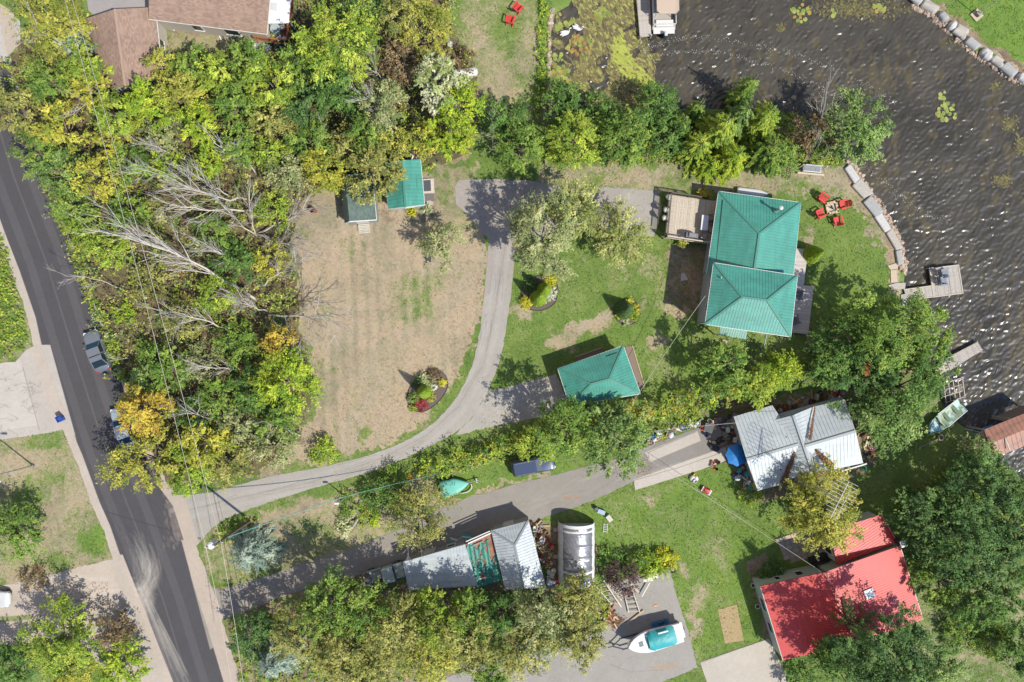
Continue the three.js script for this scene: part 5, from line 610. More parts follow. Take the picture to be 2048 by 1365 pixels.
  T(835, 1030, 58, 6, 'ol', 'pale olive tree with grey twigs over the lower driveway', { ...thin, bark: greyBark, limbs: 24, leaf: 0.2 }); 
  // ---- left of the road ----
  T(22, 1065, 52, 5, 'g', 'dark green tree at the left edge below the street lamp', { leaf: 0.22 }); T(115, 1285, 68, 6.5, 'yg', 'yellow-green tree in the gravel lot at the bottom left', { dens: 0.85 }); T(135, 1340, 44, 5, 'y', 'golden tree at the bottom left edge', thin); T(242, 1325, 50, 4, 'lm', 'bright green tree beside the road at the bottom left'); T(28, 1335, 42, 5, 'dg', 'dark tree in the bottom left corner'); shrub(62, 1155, 26, 0.9, 'br', 'brown dry bush at the edge of the gravel lot', thin); T(232, 1268, 34, 4, 'br', 'brownish bush between lot and road', thin);
  // ---- shrubs and flowers ----
  shrub(925, 112, 20, 1.6, 'br', 'red-brown shrub on the edge of the north lawn'); shrub(1308, 1128, 30, 1.6, 'lm', 'bright shrub above the parking pad'); shrub(1338, 1118, 20, 1.2, 'gold', 'yellow shrub at the corner of the parking pad'); shrub(1280, 1125, 20, 1.8, 'g', 'green shrub left of the bright one above the parking pad'); shrub(1243, 1155, 34, 3.0, 'pu', 'dark purple-leaved shrub beside the timber pile', { dens: 0.7, limbs: 14 }); shrub(1213, 1128, 28, 1.2, 'dg', 'dark green fern bush beside the tarp tunnel');
  shrub(1410, 391, 14, 1.4, 'or', 'red and yellow shrub at the north rail of the deck'); shrub(1364, 486, 11, 1.0, 'ye', 'small yellow shrub at the south rail of the deck'); shrub(823, 424, 9, 0.7, 'gold', 'yellow shrub in front of the cabin'); shrub(853, 419, 10, 0.8, 'cr', 'variegated shrub at the corner of the cabin');
  shrub(740, 1035, 20, 0.8, 'lm', 'lime perennials beside the birch stumps'); shrub(690, 1055, 20, 0.7, 'cr', 'pale variegated perennials beside the leaning birch log'); shrub(700, 1008, 22, 0.9, 'g', 'green perennials north of the birch stumps'); shrub(800, 1010, 26, 1.6, 'g', 'green bush left of the teal trailer'); shrub(818, 955, 8, 0.6, 'or', 'orange flowering clump below the driveway'); shrub(750, 985, 30, 2.2, 'dg', 'dark bush beside the short lamp post'); shrub(790, 960, 26, 1.8, 'g', 'green bush along the driveway edge', thin);
  conifer(1634, 506, 19, 3.4, 'cedar', 'pointed yellow-green cedar at the corner of the lakeside deck', { leaf: 0.16, dens: 2, shape: 'clip', y0: 0.05 }); shrub(1550, 1142, 20, 1.1, 'dk', 'clipped dark hedge beside the red-roofed house', { clumps: 2 }); shrub(1530, 1148, 16, 1.0, 'dk', 'western end of the clipped dark hedge', { clumps: 2 });
  shrub(1815, 1122, 16, 1.6, 'g', 'green climber over the east eave of the red roof'); shrub(1500, 990, 22, 0.9, 'yg', 'yellow-green weeds in front of the grey-roofed house');
}
// ---- hedge: one long planting, clumps along its line ----
function hedge(name, label, line, wid, h, pals, seed, dens = 1) {
  const r = rng(seed), t = thing(name, label, 'hedge'), pts = curve(line, 4).map(([x, y]) => W(x, y, h * 0.5).setY(0)), lv = new Leaves(16000), st = []; const step = 0.75; let acc = 0;
  for (let i = 0; i + 1 < pts.length; i++) { const a = pts[i], b = pts[i + 1], L = a.distanceTo(b); for (acc; acc < L; acc += step) { const p = a.clone().lerp(b, acc / L); for (let k = 0; k < 4; k++) { const ox = gauss(r) * wid, oz = gauss(r) * wid * 0.8, y = h * (0.35 + 0.6 * r()), pal = palC[pals[(r() * pals.length) | 0]]; clump(lv, r, p.x + ox, y, p.z + oz, 0.45 + 0.3 * r(), Math.round(52 * dens), ox, 0.6, oz, pal, 0.21, 0.8); } if (st.length < 60) st.push(taper([V(p.x, 0, p.z), V(p.x + gauss(r) * 0.2, h * 0.5, p.z), V(p.x + gauss(r) * 0.5, h * 0.85, p.z + gauss(r) * 0.4)], 0.04, 0.015, 4)); } acc -= L; }
  leafTotal += lv.n; part(t, 'foliage', lv.geo(), leafMat); part(t, 'stems', merge(st), barkMat);
}
hedge('hedge', 'mixed yellow and green hedge between the driveway and the blue car', [[848, 938], [900, 922], [960, 905], [1020, 890], [1080, 868], [1110, 858]], 0.75, 1.7, ['yg', 'g', 'dg', 'lm', 'y'], 31);
hedge('hedge', 'tall mixed hedge between the garage and the grey driveway', [[1180, 850], [1240, 835], [1300, 822], [1360, 805], [1420, 790], [1470, 775]], 1.0, 3.2, ['yg', 'g', 'pn', 'ye', 'or', 'lm'], 32, 1.1);
hedge('hedge', 'bright hedge running toward the lakeside trees', [[1470, 775], [1520, 765], [1570, 745], [1610, 735]], 0.9, 2.4, ['yg', 'lm', 'g'], 33);
// ---- dead trees of the west wood ----
deadTree(492, 398, 342, 362, 7, 'pale dead tree stretched across the wood above the dry lawn', { reach: 1.1 }); deadTree(505, 420, 345, 410, 5.5, 'lower dead tree beside the pale stretched one'); deadTree(512, 348, 428, 288, 6, 'dead tree with forked white boughs near the small lime tree'); deadTree(388, 324, 308, 290, 6, 'thin dead tree in the north of the dead stand'); deadTree(338, 354, 262, 346, 5, 'small dead tree pointing at the overhead wires');
deadTree(512, 600, 275, 480, 7.5, 'longest dead tree, reaching from the lawn edge toward the wires', { spread: 0.6, boughs: 16 }); deadTree(478, 540, 396, 478, 6, 'dead tree above the longest one'); deadTree(470, 664, 345, 622, 5.5, 'dead tree below the longest one'); deadTree(540, 630, 656, 624, 5, 'dead tree whose bough points out over the dry lawn', { reach: 1.2 }); deadTree(538, 625, 470, 590, 6, 'many-branched dead crown at the wood edge', { reach: 1.3, boughs: 16 }); deadTree(545, 640, 600, 678, 4.5, 'small dead tree drooping to the dry lawn', { reach: 1.2 });
deadTree(518, 572, 606, 512, 4.5, 'dead tree fanning toward the barrel'); deadTree(512, 468, 602, 500, 4, 'dead boughs at the lawn edge near the barrel'); deadTree(505, 740, 400, 736, 5, 'dead tree south of the main dead stand'); deadTree(470, 852, 380, 826, 5, 'grey dead tree beside the orange maple'); deadTree(600, 872, 545, 842, 4, 'small grey dead tree at the south tip of the wood'); deadTree(246, 578, 132, 552, 4, 'bare bough reaching over the road from the verge', { boughs: 6, r: 0.05 }); deadTree(262, 716, 218, 722, 3, 'bare bough hanging over the boot of the sedan', { boughs: 3, r: 0.05 });
deadTree(985, 300, 985, 258, 3.2, 'grey bare bush at the head of the driveway', { reach: 1.8, spread: 1.2, boughs: 14, r: 0.05 }); deadTree(782, 168, 748, 132, 5, 'white bare crown in the north wood above the grey-green tree', { reach: 1.4 }); deadTree(790, 250, 735, 190, 6.5, 'bare grey stems inside the grey-green tree'); deadTree(650, 270, 640, 255, 5, 'small white snag in the north wood'); deadTree(1640, 262, 1640, 240, 5.5, 'grey bare crown beside the lakeside pine', { reach: 1.5, spread: 1.1 }); deadTree(840, 1060, 815, 1075, 4.5, 'grey bare twigs hanging over the lower driveway', { reach: 1.6, spread: 1.1 }); deadTree(1110, 238, 1100, 222, 2.6, 'small grey snag at the corner of the lagoon', { reach: 1.5 }); deadTree(195, 215, 155, 210, 7.5, 'pale curved birch snag under the overhead wires', { boughs: 3 }); deadTree(92, 118, 72, 40, 7.5, 'white bare birch stem at the top left corner', { boughs: 4 });
deadTree(512, 470, 440, 402, 5, 'dead tree of the fan behind the barrel, leaning up and left'); deadTree(512, 472, 498, 394, 5, 'upright dead tree of the fan behind the barrel'); deadTree(516, 466, 612, 414, 3.5, 'dead bough of the fan reaching the barrel', { reach: 1.2 }); deadTree(516, 470, 578, 492, 3, 'low dead bough of the fan drooping to the lawn'); deadTree(470, 400, 390, 350, 6, 'dead tree between the stretched one and the forked one');
// ---- undergrowth and rough grass: nobody could count it ----
{
  const r = rng(61), lv = new Leaves(90000); const pals = ['g', 'ol', 'ol', 'br', 'yg', 'dg', 'gy', 'ye'];
  for (let i = 0; i < 5200; i++) { const px = -20 + r() * 990, py = r() * 980; if (!inPoly(px, py, woods)) continue; const n = fbm(px / 50, py / 50, 3), p = W(px, py, 0.4); const h = 0.15 + r() * (0.5 + 1.2 * n); clump(lv, r, p.x, h, p.z, 0.35 + r() * 0.45, 22, 0, 1, 0, palC[pals[Math.min(7, (n * 1.9 * 8 - 3 + gauss(r) * 2.2) | 0) < 0 ? 0 : Math.min(7, (n * 1.9 * 8 - 3 + gauss(r) * 2.2) | 0)] || 'ol'], 0.22, 0.6); }
  const g = lv.geo(), m = one('undergrowth', 'tangled leafy undergrowth on the floor of the west wood', 'undergrowth', g, leafMat); m.userData.kind = 'stuff'; leafTotal += lv.n;
  const zones = [[[108, 415], [128, 425], [262, 760], [232, 760]], [[-20, 470], [8, 475], [60, 690], [20, 720], [-20, 730]], [[1078, 0], [1097, 10], [1096, 235], [1070, 235]], [[1100, 228], [1640, 225], [1690, 330], [1080, 325]], [[845, 925], [1100, 850], [1115, 890], [870, 960]], [[1140, 860], [1420, 795], [1400, 840], [1290, 890], [1180, 910]], [[1960, 895], [2060, 985], [2060, 1110], [1890, 1120], [1780, 1010]], [[440, 1050], [520, 1030], [500, 1070], [420, 1100]], [[460, 1235], [800, 1190], [1230, 1190], [1200, 1270], [900, 1360], [480, 1370]], [[1600, 690], [1870, 640], [1890, 820], [1700, 800]], [[1640, 1300], [1900, 1280], [1960, 1380], [1600, 1400]], [[0, 1290], [150, 1250], [230, 1280], [300, 1380], [0, 1380]], [[640, 965], [840, 945], [860, 1000], [700, 1060], [660, 1060]]];
  const lw = new Leaves(60000); for (const z of zones) { const xs = z.map((p) => p[0]), ys = z.map((p) => p[1]), x0 = Math.min(...xs), x1 = Math.max(...xs), y0 = Math.min(...ys), y1 = Math.max(...ys), n = (x1 - x0) * (y1 - y0) / 34; for (let i = 0; i < n; i++) { const px = x0 + r() * (x1 - x0), py = y0 + r() * (y1 - y0); if (!inPoly(px, py, z)) continue; const p = W(px, py, 0.1), gy = groundY(p.x, p.z); if (gy < -0.3) continue; clump(lw, r, p.x, gy + 0.1 + r() * 0.2, p.z, 0.16 + r() * 0.2, 7, 0, 1, 0, palC[['g', 'yg', 'yg', 'ol', 'lm', 'g'][(r() * 6) | 0]], 0.2, 0.8); } }
  const m2 = one('rough_grass', 'rough grass and weeds along verges, banks and hedges', 'grass', lw.geo(), leafMat); m2.userData.kind = 'stuff'; leafTotal += lw.n;
}
// ---- short tufts all over the lawns ----
{
  const offLawn = maskCanvas((P, E, L) => { P(woods, 1); P(lake, 1); L([...lake, lake[0]], 1, 22); for (const a of pavedAreas) P(a, 1); }), r = rng(303), lv = new Leaves(130000), tg = ['g', 'dg', 'g'].flatMap((k) => palC[k]), td = [0xc9b48e, 0xb8a27c, 0xd2c09c, 0xa8976c].map((h) => { const c = lit(h, 1.6); return [c.r, c.g, c.b]; });
  for (let i = 0; i < 240000 && lv.n < 130000; i++) { const px = -20 + r() * 2090, py = -20 + r() * 1405; if (noise(px / 11, py / 11) < 0.42 && r() < 0.75) continue; if (offLawn(px, py) > 0.3) continue; const p = W(px, py); const dry = dryM(px + gauss(r) * 14, py + gauss(r) * 14) + gauss(r) * 0.25 > 0.5, col = dry ? td[(r() * 4) | 0] : tg[(r() * tg.length) | 0], s = 0.05 + r() * 0.08; if (dry && r() < 0.8) continue; lv.add(p.x, 0.015 + s * 0.25, p.z, gauss(r) * 0.6, 0.9, gauss(r) * 0.6, r() * 6.28, s * 1.3, s * 0.8, col, dry ? 0.8 + r() * 0.3 : 0.72 + r() * 0.28); }
  const m = one('lawn_tufts', 'short tufts of grass all over the lawns', 'grass', lv.geo(), leafMat); m.userData.kind = 'stuff';
}
// ---- garden beds ----
const mulch = M(0x6f625c, 1);
function bed(label, outline, plants) {
  const b = thing('garden_bed', label, 'garden bed'); part(b, 'mulch', slab(poly(curve([...outline, outline[0]], 3).slice(0, -1), 0.05), 0.1), mulch); const e = curve([...outline, outline[0]], 3).map(([x, y]) => W(x, y, 0.07)); part(b, 'edging', tube(e, 0.04, e.length * 2, 5), M(0x4f4844)); 
  for (const [kind, px, py, rp, h, pal, lab] of plants) (kind === 'c' ? conifer : shrub)(px, py, rp, h, pal, lab, kind === 'c' ? { leaf: 0.16, dens: 2.2, shape: 'clip', y0: 0.05 } : { leaf: 0.13, clumps: 1.4 });
}
bed('planted island bed beside the driveway with two cedars', [[1042, 588], [1050, 565], [1078, 552], [1108, 558], [1116, 578], [1112, 602], [1098, 616], [1075, 622], [1050, 614]], [['c', 1078, 594, 17, 4.2, 'cedar', 'front pointed cedar in the island bed by the driveway'], ['c', 1090, 578, 15, 4.2, 'cedar', 'rear pointed cedar in the island bed by the driveway'], ['s', 1100, 562, 13, 0.9, 'gold', 'yellow bush at the top of the driveway island bed'], ['s', 1053, 604, 12, 0.8, 'gold', 'yellow bush at the left of the driveway island bed'], ['s', 1104, 586, 11, 0.8, 'wht', 'white flowering bush in the driveway island bed'], ['s', 1092, 598, 8, 0.6, 'cr', 'pale bush between white bush and cedar in the driveway bed'], ['s', 1062, 572, 14, 0.9, 'dk', 'dark bush behind the cedars of the driveway bed']]);
bed('round planted bed on the green lawn with one dark cone tree', [[1230, 612], [1245, 600], [1266, 600], [1279, 614], [1280, 634], [1268, 647], [1250, 650], [1234, 640]], [['c', 1252, 619, 20, 3.4, 'dk', 'dark cone-shaped conifer in the round lawn bed'], ['s', 1260, 604, 8, 0.5, 'gold', 'yellow bush north of the dark cone conifer'], ['s', 1273, 616, 8, 0.6, 'gold', 'yellow bush east of the dark cone conifer'], ['s', 1268, 632, 10, 0.7, 'lm', 'lime bush south-east of the dark cone conifer'], ['s', 1238, 632, 7, 0.5, 'gold', 'yellow bush west of the dark cone conifer'], ['s', 1252, 643, 8, 0.5, 'cr', 'cream bush south of the dark cone conifer']]);
bed('oval planted bed on the dry lawn with red and gold shrubs', [[812, 798], [820, 775], [840, 750], [868, 740], [888, 748], [896, 768], [888, 790], [868, 812], [845, 824], [825, 820]], [['c', 845, 786, 15, 4.5, 'cedar', 'pointed cedar in the oval bed on the dry lawn'], ['s', 843, 810, 12, 0.6, 'rd', 'red barberry in the oval bed on the dry lawn'], ['s', 885, 766, 8, 0.7, 'gold', 'round golden bush at the right of the oval bed'], ['s', 852, 763, 14, 0.9, 'cr', 'pale flowering bush in the oval bed on the dry lawn'], ['s', 866, 776, 7, 0.7, 'wht', 'white flowering bush in the oval bed on the dry lawn'], ['s', 862, 793, 10, 0.7, 'ye', 'ochre bush in the oval bed on the dry lawn'], ['s', 867, 752, 12, 0.9, 'br', 'brown bush at the top of the oval bed'], ['s', 826, 795, 10, 0.8, 'g', 'green bush at the left of the oval bed'], ['s', 826, 816, 8, 0.5, 'lm', 'lime cushion at the foot of the oval bed'], ['s', 838, 765, 12, 1.0, 'dk', 'dark bush behind the cedar of the oval bed']]);
{ const b = thing('foundation_bed', 'edged soil bed along the east wall of the garage', 'garden bed'); part(b, 'soil', slab(poly([[1250, 694], [1266, 692], [1290, 770], [1280, 782]], 0.06), 0.1), M(0x8d7b6c, 1)); part(b, 'edging', beam(W(1265, 692, 0.08), W(1289, 772, 0.08), 0.08, 0.12), M(0xcdbf9a)); const c = thing('foundation_bed', 'edged soil bed along the north wall of the garage', 'garden bed'); part(c, 'soil', slab(poly([[1150, 716], [1204, 696], [1208, 704], [1156, 724]], 0.06), 0.1), M(0x7b6c60, 1)); part(c, 'edging', beam(W(1150, 715, 0.08), W(1205, 695, 0.08), 0.08, 0.12), M(0xb7ab8c)); }
console.log('leaves', leafTotal);

// ================= VEHICLES =================
const rubber = M(0x2b2b2d, 0.9), chrome = M(0xc9cccf, 0.25, { metalness: 0.6 }), redLamp = M(0xc2272a, 0.3), lampGlass = M(0xe2e5e6, 0.15);
function car(label, at, turn, hex, o = {}) {
  const L = o.L || 4.7, w = (o.w || 1.82) / 2, suv = !!o.suv, t = thing(o.name || 'parked_car', label, 'car', at, turn), paint = new THREE.MeshPhysicalMaterial({ color: lit(hex), roughness: 0.35, metalness: 0.25, clearcoat: 1, clearcoatRoughness: 0.08 }), glass = M(o.glass || 0x28343a, 0.06);
  const hood = suv ? 1.0 : 0.86, boot = suv ? 1.05 : 0.98, st = suv ? [[-0.5, 0.72, 0.35, 0.75], [-0.492, 0.88, 0.28, 0.98], [-0.45, 0.97, 0.24, boot], [-0.3, 1, 0.22, boot], [0, 1, 0.22, boot], [0.22, 1, 0.22, hood + 0.04], [0.38, 0.97, 0.22, hood], [0.455, 0.88, 0.24, hood - 0.08], [0.485, 0.74, 0.28, hood - 0.25], [0.5, 0.55, 0.35, 0.55]] : [[-0.5, 0.66, 0.35, 0.7], [-0.488, 0.84, 0.28, 0.92], [-0.44, 0.95, 0.24, boot], [-0.3, 1, 0.22, boot], [0, 1, 0.22, 0.95], [0.2, 1, 0.22, hood + 0.05], [0.36, 0.97, 0.22, hood], [0.44, 0.88, 0.24, hood - 0.08], [0.48, 0.72, 0.28, hood - 0.2], [0.5, 0.5, 0.35, 0.5]];
  const ring = (x, k, b, tp) => { const W2 = w * k; return [V(x, b, -W2 * 0.85), V(x, b + 0.1, -W2 * 0.98), V(x, lerp(b, tp, 0.55), -W2), V(x, lerp(b, tp, 0.85), -W2 * 0.97), V(x, tp, -W2 * 0.82), V(x, tp + 0.03, 0), V(x, tp, W2 * 0.82), V(x, lerp(b, tp, 0.85), W2 * 0.97), V(x, lerp(b, tp, 0.55), W2), V(x, b + 0.1, W2 * 0.98), V(x, b, W2 * 0.85)].reverse(); };
  part(t, 'body', loft(st.map(([x, k, b, tp]) => ring(x * L, k, b, tp))), paint);
  const rf = suv ? 1.72 : 1.45, x0 = (suv ? -0.475 : -0.40) * L, x1 = 0.2 * L, u0 = (suv ? -0.43 : -0.24) * L, u1 = 0.05 * L, wb = w * 0.92, wt = w * 0.72, bl = 0.93;
  const b4 = [V(x0, bl, -wb), V(x1, bl, -wb * 0.96), V(x1, bl, wb * 0.96), V(x0, bl, wb)], m4 = [V(u0, rf, -wt), V(u1, rf, -wt), V(u1, rf, wt), V(u0, rf, wt)];
  part(t, 'cabin', loft([b4.slice().reverse(), m4.slice().reverse()], true, true, false), paint);
  const pane = (nm, q, ins = 0.1) => { const c = q.reduce((s, p) => s.add(p), V(0, 0, 0)).multiplyScalar(1 / 4), n = q[1].clone().sub(q[0]).cross(q[3].clone().sub(q[0])).normalize(); if (n.dot(c.clone().sub(V((x0 + x1) / 2, 0.8, 0))) < 0) n.negate(); part(t, nm, slab(q.map((p) => p.clone().lerp(c, ins).addScaledVector(n, 0.02)), 0.012), glass); };
  pane('windshield', [b4[1], b4[2], m4[2], m4[1]], 0.09); pane('rear_window', [b4[3], b4[0], m4[0], m4[3]], 0.14);
  for (const s of [0, 1]) { const A = s ? b4[3] : b4[0], Bq = s ? b4[2] : b4[1], C = s ? m4[2] : m4[1], Dq = s ? m4[3] : m4[0]; pane('side_window', [mid(A, Bq, 0.52), Bq, C, mid(Dq, C, 0.5)], 0.1); pane('side_window', [A, mid(A, Bq, 0.48), mid(Dq, C, 0.46), Dq], 0.12); }
  part(t, 'roof', RB(u1 - u0 + 0.12, 0.05, wt * 2 + 0.1, 0.024, (u0 + u1) / 2, rf + 0.012, 0), paint); if (o.seam) part(t, 'roof_strip', B(0.1, 0.02, wt * 1.9, u0 + (u1 - u0) * 0.38, rf + 0.05, 0), black); if (suv) for (const z of [-wt * 0.92, wt * 0.92]) part(t, 'roof_rail', B(u1 - u0 - 0.3, 0.04, 0.04, (u0 + u1) / 2 - 0.05, rf + 0.07, z), chrome);
  for (const x of [-0.31 * L, 0.32 * L]) for (const z of [-w * 0.93, w * 0.93]) { const wh = sub(t, 'wheel'); part(wh, 'tyre', put(new THREE.TorusGeometry(0.25, 0.09, 8, 18), x, 0.33, z), rubber); part(wh, 'rim', put(new THREE.CylinderGeometry(0.2, 0.2, 0.14, 14), x, 0.33, z, 0, Math.PI / 2), chrome); }
  for (const z of [-1, 1]) { part(t, 'headlight', RB(0.34, 0.14, 0.3, 0.05, 0.452 * L, hood - 0.2, z * w * 0.68, z * 0.5), lampGlass); part(t, 'taillight', RB(0.12, 0.26, 0.26, 0.04, -0.487 * L, 0.82, z * w * 0.72), redLamp); part(t, 'mirror', RB(0.16, 0.12, 0.2, 0.04, 0.14 * L, 1.0, z * (w + 0.12)), paint); }
  part(t, 'bumper', RB(0.12, 0.2, w * 1.5, 0.05, -0.497 * L, 0.5, 0), paint); return t;
}
const heading = (x0, y0, x1, y1) => Math.atan2(-(y1 - y0), x1 - x0);
car('dark grey sedan parked on the road edge', W(192, 702, 0.8).setY(0.036), heading(205, 738, 179, 668), 0x77808a, { seam: true, L: 4.6 });
car('silver blue car parked under the orange maple', W(246, 855, 0.8).setY(0.036), heading(260, 892, 232, 818), 0xa9bccb, { L: 4.6 });
car('dark navy sport utility car parked beside the hedge', W(1067, 931, 0.9).setY(0.0), heading(1027, 938, 1108, 922), 0x465270, { suv: true, L: 4.7, w: 1.85, glass: 0x66727e });
car('white car cut by the left edge of the gravel lot', W(-24, 1200, 0.8).setY(0.03), heading(-60, 1200, 12, 1202), 0xe6e6e4, { L: 4.4 });
{ // old pickup truck behind the trees
  const t = thing('pickup_truck', 'old pale green pickup truck with a loaded bed, half under trees', 'truck', W(768, 1150, 0.9).setY(0.024), heading(728, 1163, 806, 1140)), p = new THREE.MeshPhysicalMaterial({ color: lit(0xb4c2bd), roughness: 0.4, clearcoat: 0.6 });
  part(t, 'bed', merge([B(2.0, 0.08, 1.6, -1.1, 0.72, 0), B(2.0, 0.45, 0.06, -1.1, 0.95, 0.8), B(2.0, 0.45, 0.06, -1.1, 0.95, -0.8), B(0.06, 0.45, 1.6, -2.1, 0.95, 0)]), p); part(t, 'chassis', B(4.6, 0.3, 1.5, 0, 0.5, 0), dark); part(t, 'cab', RB(1.3, 1.1, 1.66, 0.18, 0.55, 1.15, 0), p); part(t, 'hood', RB(1.15, 0.55, 1.6, 0.2, 1.7, 0.85, 0), p); part(t, 'windshield', B(0.05, 0.5, 1.4, 1.22, 1.38, 0, 0, 0, -0.25), glassDark); part(t, 'rear_window', B(0.04, 0.4, 1.3, -0.115, 1.4, 0), glassDark);
  for (const x of [-1.35, 1.55]) for (const z of [-0.78, 0.78]) { const w = sub(t, 'wheel'); part(w, 'tyre', put(new THREE.TorusGeometry(0.26, 0.1, 8, 16), x, 0.36, z), rubber); part(w, 'rim', put(new THREE.CylinderGeometry(0.2, 0.2, 0.12, 12), x, 0.36, z, 0, Math.PI / 2), chrome); } for (const z of [-0.6, 0.6]) { part(t, 'headlight', Cy(0.1, 0.1, 0.08, 2.26, 0.85, z), lampGlass); part(t, 'taillight', B(0.05, 0.2, 0.12, -2.15, 0.9, z * 1.2), redLamp); } const r = rng(4); for (let i = 0; i < 9; i++) part(t, 'load', RB(0.3 + r() * 0.3, 0.2 + r() * 0.25, 0.25 + r() * 0.25, 0.05, -1.9 + r() * 1.6, 0.95 + r() * 0.2, -0.55 + r() * 1.1, r() * 3), M([0xb5a395, 0xc9c2ba, 0x8b5f52, 0xd8d4ce, 0x6f7d8a][i % 5]));
}
// ---- boats ----
function hull(L, w, h, o = {}) { const r = []; for (let i = 0; i <= 14; i++) { const t = i / 14, x = (t - 0.5) * L, k = t < 0.55 ? lerp(o.stern || 0.88, 1, t / 0.55) : Math.pow(1 - Math.pow((t - 0.55) / 0.45, 2.2), 0.75), ww = Math.max(0.012, w / 2 * k), hh = h * (1 + 0.22 * Math.pow(Math.max(0, t - 0.4) / 0.6, 2)), kb = 0.42 + 0.3 * Math.max(0, t - 0.5); r.push([V(x, h * 0.15 * Math.max(0, (t - 0.75) * 4), 0), V(x, h * kb * 0.5, -ww * 0.7), V(x, h * 0.75, -ww * 0.97), V(x, hh, -ww), V(x, hh + 0.02, -ww * 0.86), V(x, hh + (o.deck || 0.05), 0), V(x, hh + 0.02, ww * 0.86), V(x, hh, ww), V(x, h * 0.75, ww * 0.97), V(x, h * kb * 0.5, ww * 0.7)].reverse()); } return loft(r); }
{
  const t = thing('covered_motorboat', 'white motorboat with a teal cover parked on its trailer', 'boat', W(1308, 1276, 1.0).setY(0.02), heading(1252, 1293, 1364, 1262)); t.rotation.y += Math.PI;
  const hg = hull(5.9, 2.35, 0.95); hg.translate(0, 0.6, 0); part(t, 'hull', hg, new THREE.MeshPhysicalMaterial({ color: lit(0xecebee), roughness: 0.3, clearcoat: 0.6 }));
  { const n = 20, m = 16, pos = [], P = (i, j) => { const u = i / n, v = j / m * 2 - 1, x = lerp(-2.25, 0.75, u), ww = 1.04 * (u < 0.85 ? 1 : 1 - (u - 0.85) * 1.2) * (u < 0.12 ? 0.82 + u * 1.5 : 1); return V(x, 1.6 + 0.42 * (1 - v * v) * Math.sin(Math.min(1, u * 1.6 + 0.18) * 1.57) + 0.05 * fbm(u * 7, v * 5, 3) + (u > 0.8 ? 0.12 : 0), v * ww); }; for (let i = 0; i < n; i++) for (let j = 0; j < m; j++) { const a = P(i, j), b = P(i + 1, j), c = P(i + 1, j + 1), d = P(i, j + 1); pos.push(...a, ...d, ...b, ...b, ...d, ...c); } part(t, 'cover', soup(pos), new THREE.MeshStandardMaterial({ color: lit(0x25a3a6), roughness: 0.55, side: THREE.DoubleSide })); part(t, 'windscreen_bow', rod(P(20, 0).add(V(0.05, 0.05, 0.05)), P(20, 16).add(V(0.05, 0.05, -0.05)), 0.06), M(0x3cc2c4, 0.5)); }
  part(t, 'hatch', RB(0.5, 0.05, 0.55, 0.02, 1.55, 1.68, 0.0), M(0x6d7377, 0.4)); part(t, 'swim_platform', RB(0.45, 0.08, 1.7, 0.03, -3.05, 1.0, 0), white); part(t, 'seat_pad', RB(1.1, 0.06, 0.16, 0.02, -1.0, 2.0, 0.75), white); part(t, 'outdrive', RB(0.4, 0.6, 0.3, 0.08, -3.2, 0.7, 0), black);
  part(t, 'trailer_frame', merge([B(6.4, 0.1, 0.12, 0.4, 0.45, 0.6), B(6.4, 0.1, 0.12, 0.4, 0.45, -0.6), B(0.12, 0.1, 1.3, -1.4, 0.45, 0), rod(V(3.4, 0.45, 0.6), V(4.5, 0.42, 0), 0.06), rod(V(3.4, 0.45, -0.6), V(4.5, 0.42, 0), 0.06)]), M(0x3c4a55)); part(t, 'coupler', merge([rod(V(4.3, 0.42, 0), V(5.0, 0.42, 0), 0.05), Cy(0.06, 0.06, 0.5, 4.4, 0, 0.12)]), black); for (const z of [-1.0, 1.0]) { const w = sub(t, 'wheel'); part(w, 'tyre', put(new THREE.TorusGeometry(0.22, 0.09, 8, 16), -1.2, 0.31, z), rubber); part(w, 'rim', put(new THREE.CylinderGeometry(0.17, 0.17, 0.1, 12), -1.2, 0.31, z, 0, Math.PI / 2), chrome); }
  const f = thing('kayak_rack', 'bright blue plastic rack lying beside the covered motorboat', 'rack', W(1321, 1248, 0.3).setY(0.05), heading(1304, 1252, 1338, 1243)); part(f, 'base', RB(1.9, 0.22, 0.5, 0.06, 0, 0.11, 0), M(0x2f86c4, 0.5)); for (let i = 0; i < 4; i++) part(f, 'bracket', RB(0.18, 0.28, 0.4, 0.05, -0.65 + i * 0.42, 0.3, -0.1), M(0x2a6f9e, 0.5));
}
